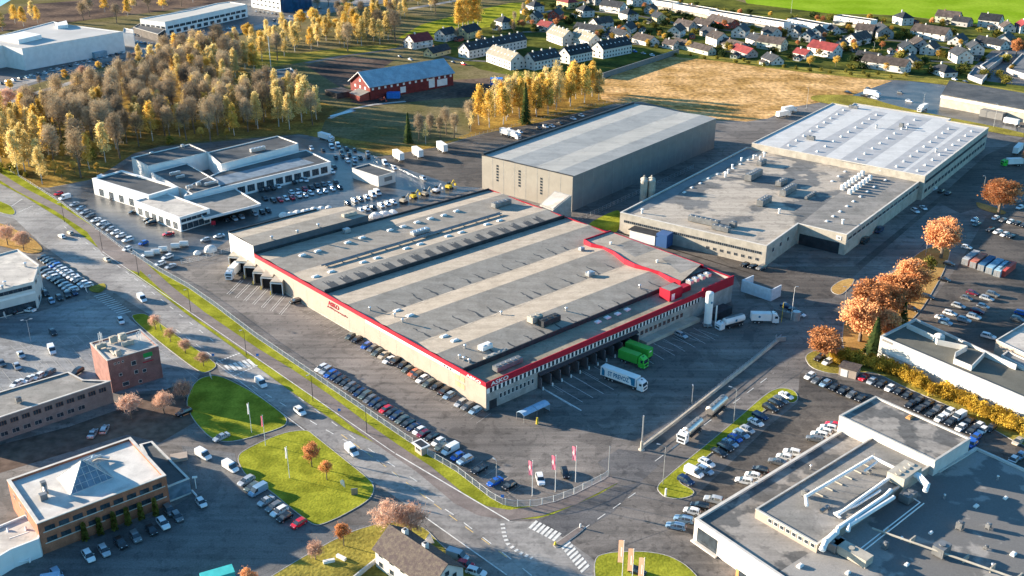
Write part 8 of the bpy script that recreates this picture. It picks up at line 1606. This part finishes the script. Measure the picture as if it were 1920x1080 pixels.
q = P(1880, 516)+ux*4.2; T = thing('shipping_container', 'red shipping container at the right end of the container row, sunlit', 'container', (q.x, q.y, 0), 'row of shipping containers'); mb = MB(); mb.box((q.x, q.y, 0), (12.0, 2.44, 2.6), ux); mb.build('body', mat('container_red', (.50, .08, .06), .5, .15, .5), T); mb = MB(); mb.box(q-ux*6.03, (.06, 2.2, 2.4), ux); mb.build('door', mat('container_red', (0, 0, 0)), T)
# wrapped bales and machines beside the dealer
for k, (x, y) in enumerate(((329, 466), (345, 462), (306, 472), (292, 477), (280, 481))):
    mb = MB(); g = P(x, y); mb.tube(g+Vector((-1.6, 0, 1.1)), g+Vector((1.6, .4, 1.1)), 1.1, None, 12); solo('wrapped_bale', mb, M_cover, 'white wrapped round load in the dealer yard, '+ORD[k]+' from the right' if k != 1 else 'white wrapped round load in the dealer yard, rightmost', 'bale', 'white wrapped loads')
for x, y, lb in ((395, 470, 'cream dome tent beside the lattice fence'), (370, 476, 'smaller cream heap left of the dome tent')):
    mb = MB(); g = P(x, y); mb.dome(g, 2.6 if 'dome' in lb[:12] else 1.5, .9, 12, 5); solo('dome_tent', mb, M_cover, lb, 'tent')
r9 = random.Random(2)
for nm, a, b, lb in (('snow_pile', (527, 407), (612, 391), 'ragged white strip of wrapped material behind the raised roof, left'), ('snow_pile', (697, 408), (738, 401), 'ragged white strip of wrapped material behind the raised roof, right')):
    mb = MB(); A_, B_ = P(*a), P(*b); n = 12
    for i in range(n): q = A_.lerp(B_, i/(n-1)); mb.dome(q+Vector((r9.uniform(-1, 1), r9.uniform(-.6, .6), 0)), r9.uniform(1.4, 2.4), .8, 8, 3)
    solo('covered_stack', mb, M_cover, lb, 'covered goods', smooth=False)
T = sign((401, 425), 2.6, 1.8, 1.8, M_red, 'small square red sign at the dealer canopy corner', (1, .3))
# bottom left bits
mb = MB(); g = P(336, 860); mb.box(g, (4.2, 3.0, .9), (1, .35)); solo('wooden_platform', mb, M_cream, 'sunlit cream wooden deck beside the brick office entrance', 'deck')
mb = MB(); g = P(368, 916); mb.tube(g, g+Vector((0, 0, 3.6)), .12, None, 6); mb.box(g+Vector((0, 0, 3.2)), (1.2, .5, .35), (1, .2)); solo('short_lamp', mb, M_white, 'short white lamp beside the glass entrance', 'lamp')
mb = MB(); a, b = P(360, 922), P(369, 932); mb.tube(a+Vector((0, 0, .4)), b+Vector((0, 0, .4)), .25, None, 6); solo('white_barrier', mb, M_white, 'small white barrier below the short lamp', 'barrier')
mb = MB(); d = (P(437, 1070)-P(385, 1085)).normalized(); g = P(410, 1094); mb.box(g, (7, 3, 3.0), d); solo('teal_container', mb, mat('teal_paint', (.05, .42, .42), .5, .1, .6), 'teal and white container roof at the bottom edge', 'container')
mb = MB(); g = P(96, 1095); mb.box(g, (4, 2.4, 2.2), (1, .3)); solo('light_blue_box', mb, M_plastic, 'light blue box at the bottom left edge', 'container')
for x, y, l_, dd in ((617, 1055, 1.8, (1, .35)), (640, 1048, 1.8, (1, -.7))):
    mb = MB(); g = P(x, y); mb.box(g, (2.6, .7, .8), dd); solo('white_bench_block', mb, M_white, 'white block on the bottom lawn, '+('left' if x < 630 else 'right')+' of two', 'bench')
# kerbstone wall by garden
for (a, b, lb) in (((1130, 147), (1272, 101), 'blue-shaded noise wall beside the terraces at the reed field'),):
    A_, B_ = P(*a), P(*b); d = (B_-A_).normalized(); n_ = Vector((-d.y, d.x, 0))*.4; mb = MB(); mb.hexa([A_-n_, B_-n_, B_+n_, A_+n_]+[p+Vector((0, 0, 3.6)) for p in (A_-n_, B_-n_, B_+n_, A_+n_)]); solo('noise_wall', mb, M_greyc, lb, 'wall')
bpy.context.view_layer.update()
